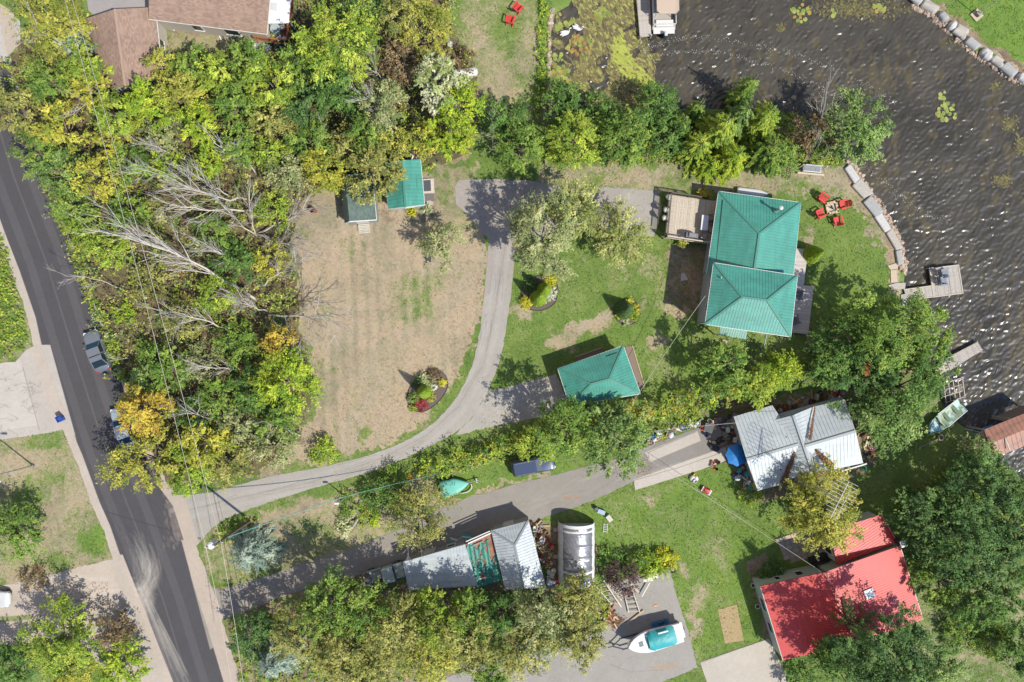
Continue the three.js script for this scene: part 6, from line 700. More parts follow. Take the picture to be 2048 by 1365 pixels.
{
  const t = thing('fishing_boat', 'mossy green and aqua fishing boat pulled up on the bank', 'boat', W(1889, 838, 0.5).setY(0.02), heading(1922, 814, 1853, 870)); const skin = dataTex(256, 256, (x, y) => { const n = fbm(x / 22, y / 22, 4), m = fbm(x / 50 + 7, y / 50, 3); return enc(mix3(mix3(linC(0x8fa98c), linC(0x5f7a5a), clamp(n * 2 - 0.5)), linC(0xa6cdd0), sstep(0.5, 0.6, m)), KSUN); });
  const mat = new THREE.MeshStandardMaterial({ map: skin, roughness: 0.5 }), g = hull(4.9, 1.75, 0.62, { deck: -0.22, stern: 0.92 }); { const p = g.attributes.position, uv = []; for (let i = 0; i < p.count; i++) uv.push(p.getX(i) * 0.3, p.getZ(i) * 0.3); g.setAttribute('uv', new THREE.Float32BufferAttribute(uv, 2)); } part(t, 'hull', g, mat);
  for (const x of [-1.5, -0.3, 0.8]) part(t, 'seat', RB(0.4, 0.08, 1.3, 0.03, x, 0.56, 0), M(0x6d8066)); part(t, 'bow_cover', slab([V(1.0, 0.72, -0.65), V(1.0, 0.72, 0.65), V(2.2, 0.82, 0.16), V(2.2, 0.82, -0.16)], 0.04), M(0xa5cdd2, 0.5)); part(t, 'windscreen', B(0.04, 0.35, 1.2, 0.6, 0.85, 0, 0, 0, -0.4), M(0xcfe2e2, 0.15)); part(t, 'outboard', RB(0.35, 0.7, 0.35, 0.1, -2.6, 0.6, 0), M(0xd2d2d0, 0.5)); part(t, 'gunwale', merge([beam(V(-2.4, 0.66, 0.8), V(0.3, 0.66, 0.88), 0.06, 0.05), beam(V(-2.4, 0.66, -0.8), V(0.3, 0.66, -0.88), 0.06, 0.05)]), white);
  const pw = thing('trailer_tongue', 'grey pole with a wheel at its end lying on the grass by the fishing boat', 'trailer part', W(1860, 886, 0.1).setY(0.1), heading(1836, 897, 1881, 876)); part(pw, 'pole', rod(V(-1.3, 0.03, 0), V(1.2, 0.08, 0), 0.07), M(0x9a9488)); part(pw, 'wheel', put(new THREE.TorusGeometry(0.28, 0.09, 8, 18), 1.3, 0.05, 0, 0, Math.PI / 2), M(0xb3aa9e));
}
{
  const t = thing('pontoon_boat', 'pontoon boat with a tan canopy moored at the top dock', 'boat', W(1331, 12, 1.0).setY(WATER), 0); t.rotation.y = 0.02; const L = 7.6; for (const x of [-0.95, 0.95]) part(t, 'pontoon', put(new THREE.CapsuleGeometry(0.32, L - 1, 4, 12), x, 0.12, -1.4, 0, Math.PI / 2), chrome); part(t, 'deck', RB(2.5, 0.1, L - 0.6, 0.03, 0, 0.48, -1.4), M(0xb9b1a8)); const k = W(1328, 24, 2.5); part(t, 'rail', merge([B(0.06, 0.6, L - 1.2, -1.2, 0.82, -1.5), B(0.06, 0.6, L - 1.2, 1.2, 0.82, -1.5), B(2.4, 0.6, 0.06, 0, 0.82, 1.75)]), white);
  part(t, 'canopy', slab([V(-1.2, 2.55, -5.2), V(1.15, 2.55, -5.2), V(1.2, 2.5, 1.0), V(0.85, 2.45, 1.3), V(-0.8, 2.45, 1.3), V(-1.15, 2.5, 1.0)], 0.08), M(0xc9b49f, 0.8)); for (const x of [-1.1, 1.1]) part(t, 'canopy_post', rod(V(x, 0.5, 1), V(x, 2.5, 1), 0.03), chrome); part(t, 'stern_bench', RB(1.9, 0.4, 0.7, 0.1, 0, 0.75, 1.55), white); part(t, 'swim_deck', RB(2.3, 0.1, 0.7, 0.03, 0, 0.5, 2.2), M(0xe4e2de, 0.5)); part(t, 'outboard', RB(0.4, 0.7, 0.55, 0.12, 0.1, 0.6, 2.75), M(0x3c4654, 0.4)); part(t, 'engine_cowl', RB(0.34, 0.2, 0.5, 0.08, 0.1, 1.02, 2.75), M(0xd6d8da, 0.4));
  const d = thing('plank_dock', 'weathered plank dock beside the pontoon boat', 'dock'), y = 0.1; const [a, b, c, e] = poly([[1264, -120], [1296, -120], [1302, 72], [1281, 74]], y); planks(d, a, e, c, b, 62, 0.05, greyWood, 0.03, 'plank', 21); for (const p of [c, e, mid(a, e), mid(b, c)]) part(d, 'post', Cy(0.08, 0.08, 1.9, p.x, -1.5, p.z), greyWood[2]); part(d, 'stringer', beam(a.clone().setY(0), e.clone().setY(0), 0.1, 0.16), greyWood[1]); part(d, 'stringer', beam(b.clone().setY(0), c.clone().setY(0), 0.1, 0.16), greyWood[1]);
}
{ // teal-wrapped trailer
  const t = thing('wrapped_trailer', 'small trailer wrapped in a teal tarpaulin on the grass', 'trailer', W(906, 975, 0.6).setY(0), heading(882, 984, 966, 962)); const r = [], n = 18; for (let i = 0; i <= 12; i++) { const u = i / 12, x = lerp(-1.3, 1.7, u), ww = 0.92 * (u < 0.45 ? 1 : 1 - Math.pow((u - 0.45) / 0.55, 1.4) * 0.92), hh = 0.75 * (u < 0.5 ? 1 : 1 - (u - 0.5) * 0.9); const ring = []; for (let k = 0; k < n; k++) { const a = k / n * 6.283, cs = Math.cos(a), sn = Math.sin(a), q = 1 + 0.12 * (fbm(u * 6 + cs * 2 + 4, sn * 3 + 5, 3) - 0.5); ring.push(V(x, 0.5 + Math.sign(sn) * Math.pow(Math.abs(sn), 0.7) * hh * 0.5 * q, Math.sign(cs) * Math.pow(Math.abs(cs), 0.6) * ww * q)); } r.push(ring); } part(t, 'tarpaulin', loft(r), M(0x6fc4b2, 0.5)); part(t, 'drawbar', rod(V(1.5, 0.4, 0), V(3.0, 0.4, 0), 0.06), chrome); part(t, 'jockey_wheel', merge([Cy(0.04, 0.04, 0.7, 2.6, 0, 0.1), B(0.1, 0.1, 0.5, 2.6, 0.45, 0)]), offWhite); part(t, 'side_rail', tube([V(0.5, 0.2, 0.95), V(1.4, 0.2, 0.95), V(1.9, 0.25, 0.6), V(1.9, 0.3, 0.2)], 0.05, 16, 5), white); for (const z of [-0.95, 0.95]) part(t, 'wheel', put(new THREE.TorusGeometry(0.2, 0.08, 8, 14), -0.2, 0.28, z), rubber);
}
// ================= DOCKS AND SHORE =================
{
  const d = thing('t_dock', 'weathered T-shaped dock with two chairs on the lake', 'dock'), y = 0.05; const P = (l) => poly(l, y); const [a, b, c, e] = P([[1860, 537], [1917.6, 530.5], [1926.5, 586.6], [1868, 594.5]]); planks(d, a, b, c, e, 30, 0.05, greyWood, 0.04, 'plank', 5); const [f, g, h, i] = P([[1809, 579.7], [1864, 572], [1867, 594], [1814.6, 602]]); planks(d, f, g, h, i, 26, 0.05, greyWood, 0.05, 'plank', 6);
  for (const [p, q] of [[a, b], [b, c], [c, e], [e, a], [f, g], [h, i]]) part(d, 'edge_board', beam(p.clone().setY(y - 0.04), q.clone().setY(y - 0.04), 0.1, 0.16), paleWood[1]); for (const p of [a, b, c, e, f, i]) part(d, 'post', Cy(0.07, 0.07, 1.6, p.x, -1.5, p.z), greyWood[2]); part(d, 'seam', beam(mid(a, b, 0.62).setY(y + 0.012), mid(e, c, 0.62).setY(y + 0.012), 0.04, 0.02), greyWood[2]);
  const d2 = thing('narrow_dock', 'narrow bent plank dock below the lakeside trees', 'dock'); const [k, l, m, n] = P([[1893, 717], [1956, 684], [1966, 700], [1901, 741]]); planks(d2, k, l, m, n, 30, 0.05, greyWood, 0.05, 'plank', 9); const [o, p2, q2, r2] = P([[1863, 739], [1893, 720], [1900, 741], [1871, 754]]); planks(d2, o, p2, q2, r2, 14, 0.05, deckWood, 0.05, 'plank', 10); for (const p of [k, l, m, n, o, r2]) part(d2, 'post', Cy(0.06, 0.06, 1.5, p.x, -1.45, p.z), greyWood[2]); part(d2, 'stringer', beam(n.clone().setY(-0.06), m.clone().setY(-0.06), 0.08, 0.14), greyWood[1]);
  const fr = thing('dock_frame', 'bare white dock frame of crossed rails in the shallows', 'frame'), yy = 0.0; for (let s = 0; s <= 4; s++) part(fr, 'rail', beam(W(1888 + s * 9.4, 767 - s * 2.6, yy), W(1893 + s * 9.4, 806 - s * 2.6, yy), 0.07, 0.07), M(0xd2c8bb)); for (let s = 0; s < 4; s++) part(fr, 'crossbar', beam(W(1880 + s * 4, 770 + s * 12, yy + 0.06), W(1922 + s * 2, 757 + s * 12.5, yy + 0.06), 0.06, 0.06), M(0xc9bfb2)); for (const [x, z] of [[1890, 767], [1926, 757], [1895, 805], [1928, 796]]) { const p = W(x, z, 0); part(fr, 'post', Cy(0.05, 0.05, 1.4, p.x, -1.35, p.z), M(0xbdb4a8)); }
}
function stoneGeo(seed, w, h, d, rough = 0.12, rd = 0.28) { const g = new RoundedBoxGeometry(w, h, d, 4, Math.min(w, h, d) * rd), p = g.attributes.position; for (let i = 0; i < p.count; i++) { const x = p.getX(i), y = p.getY(i), z = p.getZ(i), q = 1 + (noise(x * 2.1 + seed * 7, z * 2.1 + y * 1.3 + seed) - 0.5) * rough * 2 + (noise(x * 7 + seed, z * 7 + y * 5) - 0.5) * rough * 0.5; p.setXYZ(i, x * q, y * q, z * q); } g.computeVertexNormals(); return g; }
const stoneTex = dataTex(256, 256, (x, y) => { const n = 0.75 + 0.35 * fbm(x / 18, y / 18, 4) + 0.2 * (noise(x / 2, y / 2) - 0.5); return enc(linC(0xd6d4d0).map((v) => v * n), KSUN); }); const stoneM = [0xffffff, 0xe9e4dc, 0xd6d8da].map((c) => new THREE.MeshStandardMaterial({ map: stoneTex, color: new THREE.Color(c), roughness: 0.95 }));
{
  const w = thing('boulder_seawall', 'row of large grey boulders along the far shore, top right', 'seawall'), line = curve([[1832, -14], [1875, 18], [1918, 55], [1958, 92], [2000, 122], [2048, 152], [2100, 186]], 20).map(([x, y]) => W(x, y, 0.3)), r = rng(8); let acc = 0, next = 0.4, k = 0; for (let i = 0; i + 1 < line.length; i++) { const L = line[i].distanceTo(line[i + 1]); acc += L; if (acc >= next) { const len = 0.85 + r() * 1.15, a = Math.atan2(-(line[i + 1].z - line[i].z), line[i + 1].x - line[i].x); const m = part(w, 'stone', stoneGeo(k + 3, len, 0.7 + r() * 0.45, 0.75 + r() * 0.6, 0.26, 0.47), stoneM[k % 3]); m.position.copy(line[i]).setY(-0.12 + r() * 0.12); m.rotation.y = a + gauss(r) * 0.3; m.rotation.x = gauss(r) * 0.12; k++; next += len + 0.02 + r() * 0.12; } }
  const s = thing('slab_seawall', 'row of long pale stone slabs along the lawn shore', 'seawall'); const slabs = [[1696, 332, 1716, 362, 0.75], [1714, 364, 1738, 391, 1.1], [1736, 398, 1760, 428, 1.0], [1758, 430, 1778, 462, 0.8], [1780, 462, 1800, 498, 0.75], [1798, 500, 1803, 529, 0.6]]; slabs.forEach(([x0, y0, x1, y1, wd], i) => { const a = W(x0, y0, 0.3), b = W(x1, y1, 0.3), m = part(s, 'stone', stoneGeo(i + 40, a.distanceTo(b) * 1.04, 0.55, wd * 1.1, 0.12), stoneM[i % 3]); m.position.copy(mid(a, b)).setY(0.02); m.rotation.y = Math.atan2(-(b.z - a.z), b.x - a.x); });
  one('flat_step', 'flat pale stone step at the foot of the T-shaped dock', 'stone', slab(poly([[1777, 571, 0.12], [1795, 566, 0.12], [1812, 566, 0.12], [1811, 578, 0.12], [1796, 579, 0.12], [1782, 576, 0.12]]), 0.25), stoneM[1]); one('stone_pavers', 'two flat pale pavers leading to the dock step', 'stone', merge([slab(poly([[1776, 532, 0.08], [1800, 524, 0.08], [1805, 536, 0.08], [1782, 540, 0.08]]), 0.15), slab(poly([[1782, 541, 0.08], [1794, 540, 0.08], [1796, 565, 0.08], [1783, 566, 0.08]]), 0.15)]), M(0xc9b9a2)); one('flat_step', 'narrow flat stone south of the T-shaped dock', 'stone', slab(poly([[1802, 590, 0.1], [1812, 588, 0.1], [1816, 608, 0.1], [1806, 612, 0.1]]), 0.25), stoneM[2]);
  const rip = new THREE.InstancedMesh(stoneGeo(91, 0.26, 0.2, 0.22, 0.25), new THREE.MeshStandardMaterial({ color: lit(0xb7a696), roughness: 0.95 }), 900), mt = new THREE.Matrix4(), rr = rng(17), col = new THREE.Color(); const sh = curve([[1702, 325], [1728, 362], [1758, 408], [1786, 452], [1805, 498], [1812, 545]], 30), sh2 = curve([[1104, 20], [1099, 60], [1098, 140], [1098, 225]], 20), sh3 = curve([[1828, 6], [1880, 40], [1958, 108], [2048, 166]], 20); let c = 0; for (const [ln, n, wd] of [[sh, 520, 16], [sh2, 150, 6], [sh3, 230, 10]]) for (let i = 0; i < n; i++) { const [x, y] = ln[(rr() * (ln.length - 1)) | 0], p = W(x + gauss(rr) * wd * 0.55, y + gauss(rr) * wd * 0.5), s = 0.45 + rr() * 1.1; mt.compose(V(p.x, Math.max(groundY(p.x, p.z), -0.46) + 0.04, p.z), new THREE.Quaternion().setFromEuler(new THREE.Euler(rr() * 3, rr() * 6, rr() * 3)), V(s, s, s)); rip.setMatrixAt(c, mt); const k = 0.7 + rr() * 0.6; rip.setColorAt(c, col.setRGB(k, k * (0.9 + rr() * 0.1), k * (0.82 + rr() * 0.15))); c++; } rip.count = c; rip.name = 'rip_rap'; rip.userData = { kind: 'stuff', label: 'small loose stones along the water edge', category: 'stones' }; scene.add(rip);
}
// ---- water plants: floating leaves, algae ----
{
  const pad = (() => { const s = new THREE.Shape(); for (let i = 0; i <= 14; i++) { const a = 0.25 + i / 14 * (6.283 - 0.5); const x = Math.cos(a) * 0.2, y = Math.sin(a) * 0.2; i ? s.lineTo(x, y) : s.moveTo(x, y); } s.lineTo(0.03, 0); const g = new THREE.ExtrudeGeometry(s, { depth: 0.008, bevelEnabled: false, curveSegments: 1 }); g.rotateX(-Math.PI / 2); return g; })(), pm = [M(0x8d9c44, 0.6), M(0x9fa850, 0.6), M(0x7c8c3a, 0.6), M(0xa8923e, 0.6), M(0xa07a3a, 0.6)], r = rng(41);
  const cl = (lab, x, y, rx, ry, n, org = 0.12) => { const t = thing('water_lily', lab, 'water lily', W(x, y).setY(WATER + 0.03)); for (let i = 0; i < n; i++) { const a = r() * 6.28, q = Math.sqrt(r()), m = part(t, 'leaf', pad, r() < org ? pm[3 + (r() * 2 | 0)] : pm[(r() * 3) | 0]); m.position.set(Math.cos(a) * q * rx / PPM, i * 0.0012 + r() * 0.003, Math.sin(a) * q * ry / PPM); m.rotation.y = r() * 6.28; const s = 0.7 + r() * 0.6; m.scale.set(s, 1, s); } };
  cl('cluster of lily pads alone in the open lake', 1898, 222, 20, 20, 30); cl('small group of lily pads above the lone cluster', 1891, 189, 11, 8, 9, 0.05); cl('scattered lily pads at the top of the lake', 1606, 22, 20, 20, 26, 0.2); cl('few lily pads right of the scattered ones at the top', 1668, 22, 6, 8, 6, 0); cl('lily pads at the foot of the lagoon bank', 1119, 145, 20, 22, 34, 0.2); cl('lily pads beside the swans', 1115, 50, 10, 8, 11, 0); cl('lily pads above the swans', 1138, 42, 10, 8, 10, 0); cl('lily pads in the middle of the lagoon bank', 1118, 112, 12, 8, 12, 0); cl('orange-tinged lily pads at the lake top edge', 1763, 12, 12, 10, 12, 0.4); cl('lily pads under the lower left weeds of the lagoon', 1116, 180, 12, 10, 10, 0.1); cl('lily pads near the weed mat top', 1205, 25, 20, 16, 22, 0.1); cl('orange lily pads in the lagoon weeds', 1155, 88, 26, 22, 26, 0.5);
  // drifting algae and duckweed, swept into streaks
  const flake = (() => { const s = new THREE.Shape(); for (let i = 0; i < 7; i++) { const a = i / 7 * 6.283, q = 0.5 * (0.7 + 0.5 * NT[i * 5]); i ? s.lineTo(Math.cos(a) * q, Math.sin(a) * q) : s.moveTo(Math.cos(a) * q, Math.sin(a) * q); } const g = new THREE.ShapeGeometry(s); g.rotateX(-Math.PI / 2); return g; })();
  const N = 34000, im = new THREE.InstancedMesh(flake, new THREE.MeshStandardMaterial({ color: 0xffffff, roughness: 0.85, side: THREE.DoubleSide }), N), m4 = new THREE.Matrix4(), c3 = new THREE.Color(); let k = 0; const mat = [[1150, -20], [1275, -20], [1285, 70], [1295, 95], [1290, 120], [1318, 165], [1310, 200], [1260, 235], [1150, 235], [1130, 190], [1160, 130], [1170, 70]]; const tones = [0xa3a054, 0x8c8a4a, 0x756f40, 0x5f5638, 0x80764c].map((h) => lit(h)), core = lit(0xa8b04a), brown = lit(0x6f6242);
  for (let t = 0; t < 500000 && k < N; t++) { const x = 1098 + r() * 222, y = -30 + r() * 270; const ins = inPoly(x, y, mat); const sw = fbm((x * 0.6 + y * 0.8) / 16 + 3 * fbm(x / 60, y / 60, 2), (x * 0.8 - y * 0.6) / 60 + 4 * fbm(x / 50 + 9, y / 50, 2), 3); const isCore = inPoly(x, y, [[1228, 70], [1245, 60], [1262, 110], [1300, 150], [1318, 170], [1290, 175], [1250, 150], [1225, 110]]); const pr = isCore ? 1 : ins ? sstep(0.39, 0.6, sw) : sstep(0.55, 0.72, fbm(x / 14, y / 14, 3)) * 0.35; if (r() > pr) continue; const p = W(x, y); if (lakeDist(p.x, p.z) < 0.4) continue; const a = 0.9 + 2.2 * (fbm(x / 60, y / 60, 2) - 0.5), s = 0.1 + r() * 0.22; m4.compose(V(p.x, WATER + 0.012 + r() * 0.02, p.z), new THREE.Quaternion().setFromAxisAngle(V(0, 1, 0), -a), V(s * (1.2 + r() * 2), 1, s)); im.setMatrixAt(k, m4); c3.copy(isCore && r() < 0.8 ? core : r() < 0.15 ? brown : tones[(r() * tones.length) | 0]).multiplyScalar(0.8 + r() * 0.35); im.setColorAt(k, c3); k++; }
  im.count = k; im.name = 'algae_mat'; im.userData = { kind: 'stuff', label: 'swirled mat of algae and duckweed in the lagoon', category: 'algae' }; scene.add(im);
  const im2 = new THREE.InstancedMesh(flake, im.material, 3000); let k2 = 0; for (const [x, y, rx, ry, n] of [[1720, 12, 90, 22, 900], [2010, 360, 18, 12, 240], [2025, 245, 14, 16, 160], [1565, 52, 8, 8, 60], [1995, 170, 10, 8, 50], [1960, 80, 60, 14, 200], [1290, 95, 8, 30, 260], [2045, 285, 10, 20, 140]]) for (let i = 0; i < n; i++) { const px = x + gauss(r) * rx, py = y + gauss(r) * ry, p = W(px, py); if (lakeDist(p.x, p.z) < 0.3) continue; const s = 0.08 + r() * 0.16; m4.compose(V(p.x, WATER + 0.012 + r() * 0.02, p.z), new THREE.Quaternion().setFromAxisAngle(V(0, 1, 0), r() * 6), V(s * 1.6, 1, s)); im2.setMatrixAt(k2, m4); c3.copy(tones[1 + (r() * 4 | 0)]).multiplyScalar(0.6 + r() * 0.3); im2.setColorAt(k2, c3); k2++; } im2.count = k2; im2.name = 'water_weed'; im2.userData = { kind: 'stuff', label: 'scattered brown-green water weed on the lake', category: 'weed' }; scene.add(im2);
}
// ---- lines of foam left by a wake, and the silt lip of the weed bed ----
{
  const g = new THREE.CircleGeometry(0.5, 6); g.rotateX(-Math.PI / 2); const im = new THREE.InstancedMesh(g, new THREE.MeshStandardMaterial({ color: lit(0xbab7ac), roughness: 0.8, side: THREE.DoubleSide }), 1600), m4 = new THREE.Matrix4(), r = rng(19); let k = 0;
  for (const [ln, n, w] of [[[[1284, 100], [1340, 80], [1400, 70], [1470, 78], [1560, 98], [1640, 122], [1730, 165], [1800, 205]], 330, 11], [[[1284, 116], [1330, 106], [1390, 98], [1450, 104], [1540, 128], [1620, 158], [1700, 205]], 330, 9], [[[1700, 320], [1760, 350], [1800, 385], [1850, 420], [1900, 445]], 140, 11], [[[1282, 78], [1289, 92], [1290, 106], [1282, 118]], 240, 3]]) { const c = curve(ln, 20); for (let i = 0; i < n; i++) { const [x, y] = c[(r() * (c.length - 1)) | 0], p = W(x + gauss(r) * w, y + gauss(r) * w * 0.6), s = 0.025 + r() * 0.05; if (lakeDist(p.x, p.z) < 0.4) continue; m4.compose(V(p.x, WATER + 0.02 + r() * 0.01, p.z), new THREE.Quaternion().setFromAxisAngle(V(0, 1, 0), r() * 3), V(s * 1.6, 1, s)); im.setMatrixAt(k++, m4); } } im.count = k; im.name = 'foam_line'; im.userData = { kind: 'stuff', label: 'thin curved lines of foam left on the lake by a wake', category: 'foam' }; scene.add(im);
}
// ---- swans ----
function swan(label, x, y, turn) {
  const path = [[-0.62, 0.24, 0.02], [-0.5, 0.2, 0.1], [-0.3, 0.16, 0.2], [0, 0.14, 0.25], [0.22, 0.16, 0.22], [0.38, 0.22, 0.13], [0.44, 0.36, 0.065], [0.4, 0.52, 0.05], [0.36, 0.66, 0.045], [0.4, 0.78, 0.045], [0.48, 0.83, 0.06], [0.56, 0.81, 0.055], [0.62, 0.77, 0.028], [0.7, 0.74, 0.012]]; const rings = path.map(([px, py, rr], i) => { const a = path[Math.max(0, i - 1)], b = path[Math.min(path.length - 1, i + 1)], d = V(b[0] - a[0], b[1] - a[1], 0).normalize(), n = V(-d.y, d.x, 0), ring = []; for (let k = 0; k < 12; k++) { const t = k / 12 * 6.283; ring.push(V(px, py, 0).addScaledVector(n, Math.sin(t) * rr * (i < 6 ? 0.8 : 1)).add(V(0, 0, Math.cos(t) * rr))); } return ring; }); const t = thing('swan', label, 'swan', W(x, y).setY(WATER), turn, 'swans on the lagoon'); t.scale.setScalar(1.05); part(t, 'body', loft(rings), M(0xf0eeea, 0.8)); part(t, 'beak', put(new THREE.ConeGeometry(0.03, 0.12, 8), 0.72, 0.735, 0, 0, 0, -1.85), M(0xd0782c, 0.5)); for (const s of [-1, 1]) { const g = new THREE.SphereGeometry(1, 12, 8); g.scale(0.36, 0.13, 0.06); g.rotateY(s * 0.12); g.rotateZ(-0.12); part(t, 'wing', put(g, -0.16, 0.26, s * 0.19), M(0xf2f0ec, 0.8)); part(t, 'eye', put(new THREE.SphereGeometry(0.012, 6, 5), 0.53, 0.835, s * 0.05), black); }
}
swan('white swan nearer the lagoon bank', 1131, 64, heading(1124, 66, 1138, 60)); swan('white swan farther from the lagoon bank', 1156, 54, heading(1149, 50, 1163, 55));
// ================= FURNITURE =================
function adirondack(label, at, turn, hex, group) {
  const t = thing('adirondack_chair', label, 'chair', at, turn, group), m = M(hex, 0.5); for (let i = 0; i < 5; i++) part(t, 'seat_slat', RB(0.105, 0.03, 0.6, 0.01, 0.22 - i * 0.11, 0.36 - i * 0.028, 0), m); for (let i = 0; i < 5; i++) part(t, 'back_slat', RB(0.03, 0.78 - Math.abs(i - 2) * 0.07, 0.1, 0.01, -0.46 - 0.02 * Math.abs(i - 2) * 0, 0.6 - Math.abs(i - 2) * 0.03, (i - 2) * 0.115, 0, 0, 0.42), m); for (const z of [-0.34, 0.34]) { part(t, 'armrest', RB(0.72, 0.03, 0.14, 0.012, -0.06, 0.58, z), m); part(t, 'leg', B(0.08, 0.56, 0.05, 0.26, 0.28, z * 0.94), m); part(t, 'leg', beam(V(0.24, 0.3, z * 0.86), V(-0.58, 0.04, z * 0.86), 0.04, 0.1), m); part(t, 'back_leg', beam(V(-0.34, 0.57, z * 0.95), V(-0.4, 0.1, z * 0.95), 0.04, 0.06), m); } part(t, 'back_rail', B(0.04, 0.08, 0.64, -0.4, 0.5, 0), m); t.scale.setScalar(1.2); return t;
}
const G4 = 'red chairs round the fire pit', red = 0xe0423c;
const fp = W(1663, 416); const chairAt = (x, y) => { const p = W(x, y, 0.4).setY(0); return [p, Math.atan2(-(fp.z - p.z), fp.x - p.x)]; };
adirondack('red garden chair north-west of the fire pit', ...chairAt(1648, 398), red, G4); adirondack('red garden chair east of the fire pit', ...chairAt(1686, 410), red, G4); adirondack('red garden chair west of the fire pit', ...chairAt(1642, 427), red, G4); adirondack('red garden chair south of the fire pit', ...chairAt(1675, 440), red, G4);
adirondack('red garden chair at the top of the north lawn', W(1037, 14, 0.4).setY(0), 0.9, red, 'red chairs on the north lawn'); adirondack('red garden chair below the other one on the north lawn', W(1021, 38, 0.4).setY(0), 1.3, red, 'red chairs on the north lawn');
adirondack('grey slatted chair at the north of the T-shaped dock', W(1890, 547, 0.4).setY(0.05), 0.2, 0x8793a3); adirondack('grey slatted chair below the other on the T-shaped dock', W(1888, 563, 0.4).setY(0.05), 0.1, 0x8793a3); adirondack('grey chair at the north of the lakeside deck', W(1600, 590, 0.9).setY(0.5), -0.2, 0x6f6f74); adirondack('grey chair at the south of the lakeside deck', W(1592, 640, 0.9).setY(0.5), 0.3, 0x77757a);
{ const f = thing('fire_pit', 'square fire pit of tan blocks with charred logs', 'fire pit', fp, 0.22); const mt = [M(0xd9bf92), M(0xcfb286), M(0xe0cda8), M(0xc7ae8a)]; let k = 0; for (let s = 0; s < 4; s++) for (let i = 0; i < 3; i++) { const m = part(f, 'block', RB(0.42, 0.26, 0.26, 0.03), mt[k++ % 4]); const o = -0.36 + i * 0.45, d = 0.54; m.position.set([o - 0.1, d, -o + 0.1, -d][s], 0.13, [-d, o - 0.1, d, -o + 0.1][s]); m.rotation.y = [0, Math.PI / 2, 0, Math.PI / 2][s]; } part(f, 'ash', B(0.84, 0.06, 0.84, 0, 0.03, 0), M(0xc9c0b8, 1)); for (let i = 0; i < 4; i++) part(f, 'log', rod(V(-0.3 + i * 0.1, 0.12, -0.2 + i * 0.1), V(0.2 - i * 0.05, 0.16, 0.25 - i * 0.16), 0.05), black); }
{ const t = thing('garden_swing', 'white garden swing bench behind a pale beam by the lake lawn', 'bench', W(1621, 341).setY(0), -0.09); part(t, 'seat', RB(1.9, 0.08, 0.6, 0.03, 0, 0.5, 0), white); for (let i = 0; i < 3; i++) part(t, 'seat_panel', RB(0.55, 0.05, 0.5, 0.02, -0.6 + i * 0.6, 0.56, -0.02), M(0x8f959a)); part(t, 'backrest', RB(1.9, 0.5, 0.06, 0.02, 0, 0.8, -0.32), white); part(t, 'beam', RB(2.9, 0.16, 0.2, 0.03, 0, 0.2, 0.42), M(0xd9cbb4)); for (const x of [-1.25, 1.25]) { part(t, 'post', B(0.1, 1.3, 0.1, x, 0.65, -0.2), white); part(t, 'leg', B(0.08, 0.5, 0.5, x * 0.7, 0.25, 0), white); } }
{ const t = thing('picket_gate', 'short dark picket gate beside the white garden swing', 'gate', W(1576, 348).setY(0), 1.4); for (let i = 0; i < 7; i++) part(t, 'picket', B(0.06, 0.9, 0.03, -0.6 + i * 0.2, 0.45, 0), M(0x5f5247)); part(t, 'rail', B(1.4, 0.06, 0.03, 0, 0.75, 0.03), M(0x5f5247)); part(t, 'rail', B(1.4, 0.06, 0.03, 0, 0.25, 0.03), M(0x5f5247)); }
{ const g = hull(3.4, 0.85, 0.34); g.rotateX(Math.PI); g.translate(0, 0.5, 0); one('upturned_canoe', 'white canoe lying upside down behind the green-roofed house', 'canoe', g, M(0xe2e4e4, 0.4), W(1504, 386).setY(0), -0.14); one('stepping_stone', 'flat white stone in the shade west of the green-roofed house', 'stone', slab(poly([[1363, 547, 0.05], [1369, 546, 0.05], [1377, 560, 0.05], [1362, 562, 0.05]]), 0.08), M(0xcfcbc6)); }
// ---- umbrella, aerial, poles and wires ----
{
  const t = thing('patio_umbrella', 'open blue patio umbrella beside the grey-roofed house', 'umbrella', W(1476, 911, 2.3).setY(0)); for (let i = 0; i < 8; i++) { const a = i / 8 * 6.283, b = (i + 1) / 8 * 6.283, R = 1.25, T = V(0, 2.55, 0), p = V(Math.cos(a) * R, 2.0, Math.sin(a) * R), q = V(Math.cos(b) * R, 2.0, Math.sin(b) * R), s = p.clone().add(q).multiplyScalar(0.5).multiplyScalar(0.95).setY(2.06), m1 = p.clone().lerp(T, 0.5).setY(2.34), m2 = q.clone().lerp(T, 0.5).setY(2.34); part(t, 'canopy_panel', soup([...T, ...m2, ...m1, ...m1, ...s, ...p, ...m1, ...m2, ...s, ...m2, ...q, ...s]), M(0x2584cf, 0.7, { side: THREE.DoubleSide })); part(t, 'rib', rod(T.clone().setY(2.54), p.clone().setY(1.99), 0.012), chrome); } part(t, 'pole', Cy(0.025, 0.025, 2.65, 0, 0, 0), chrome); part(t, 'base', Cy(0.3, 0.26, 0.1, 0, 0, 0, 16), dark);
}
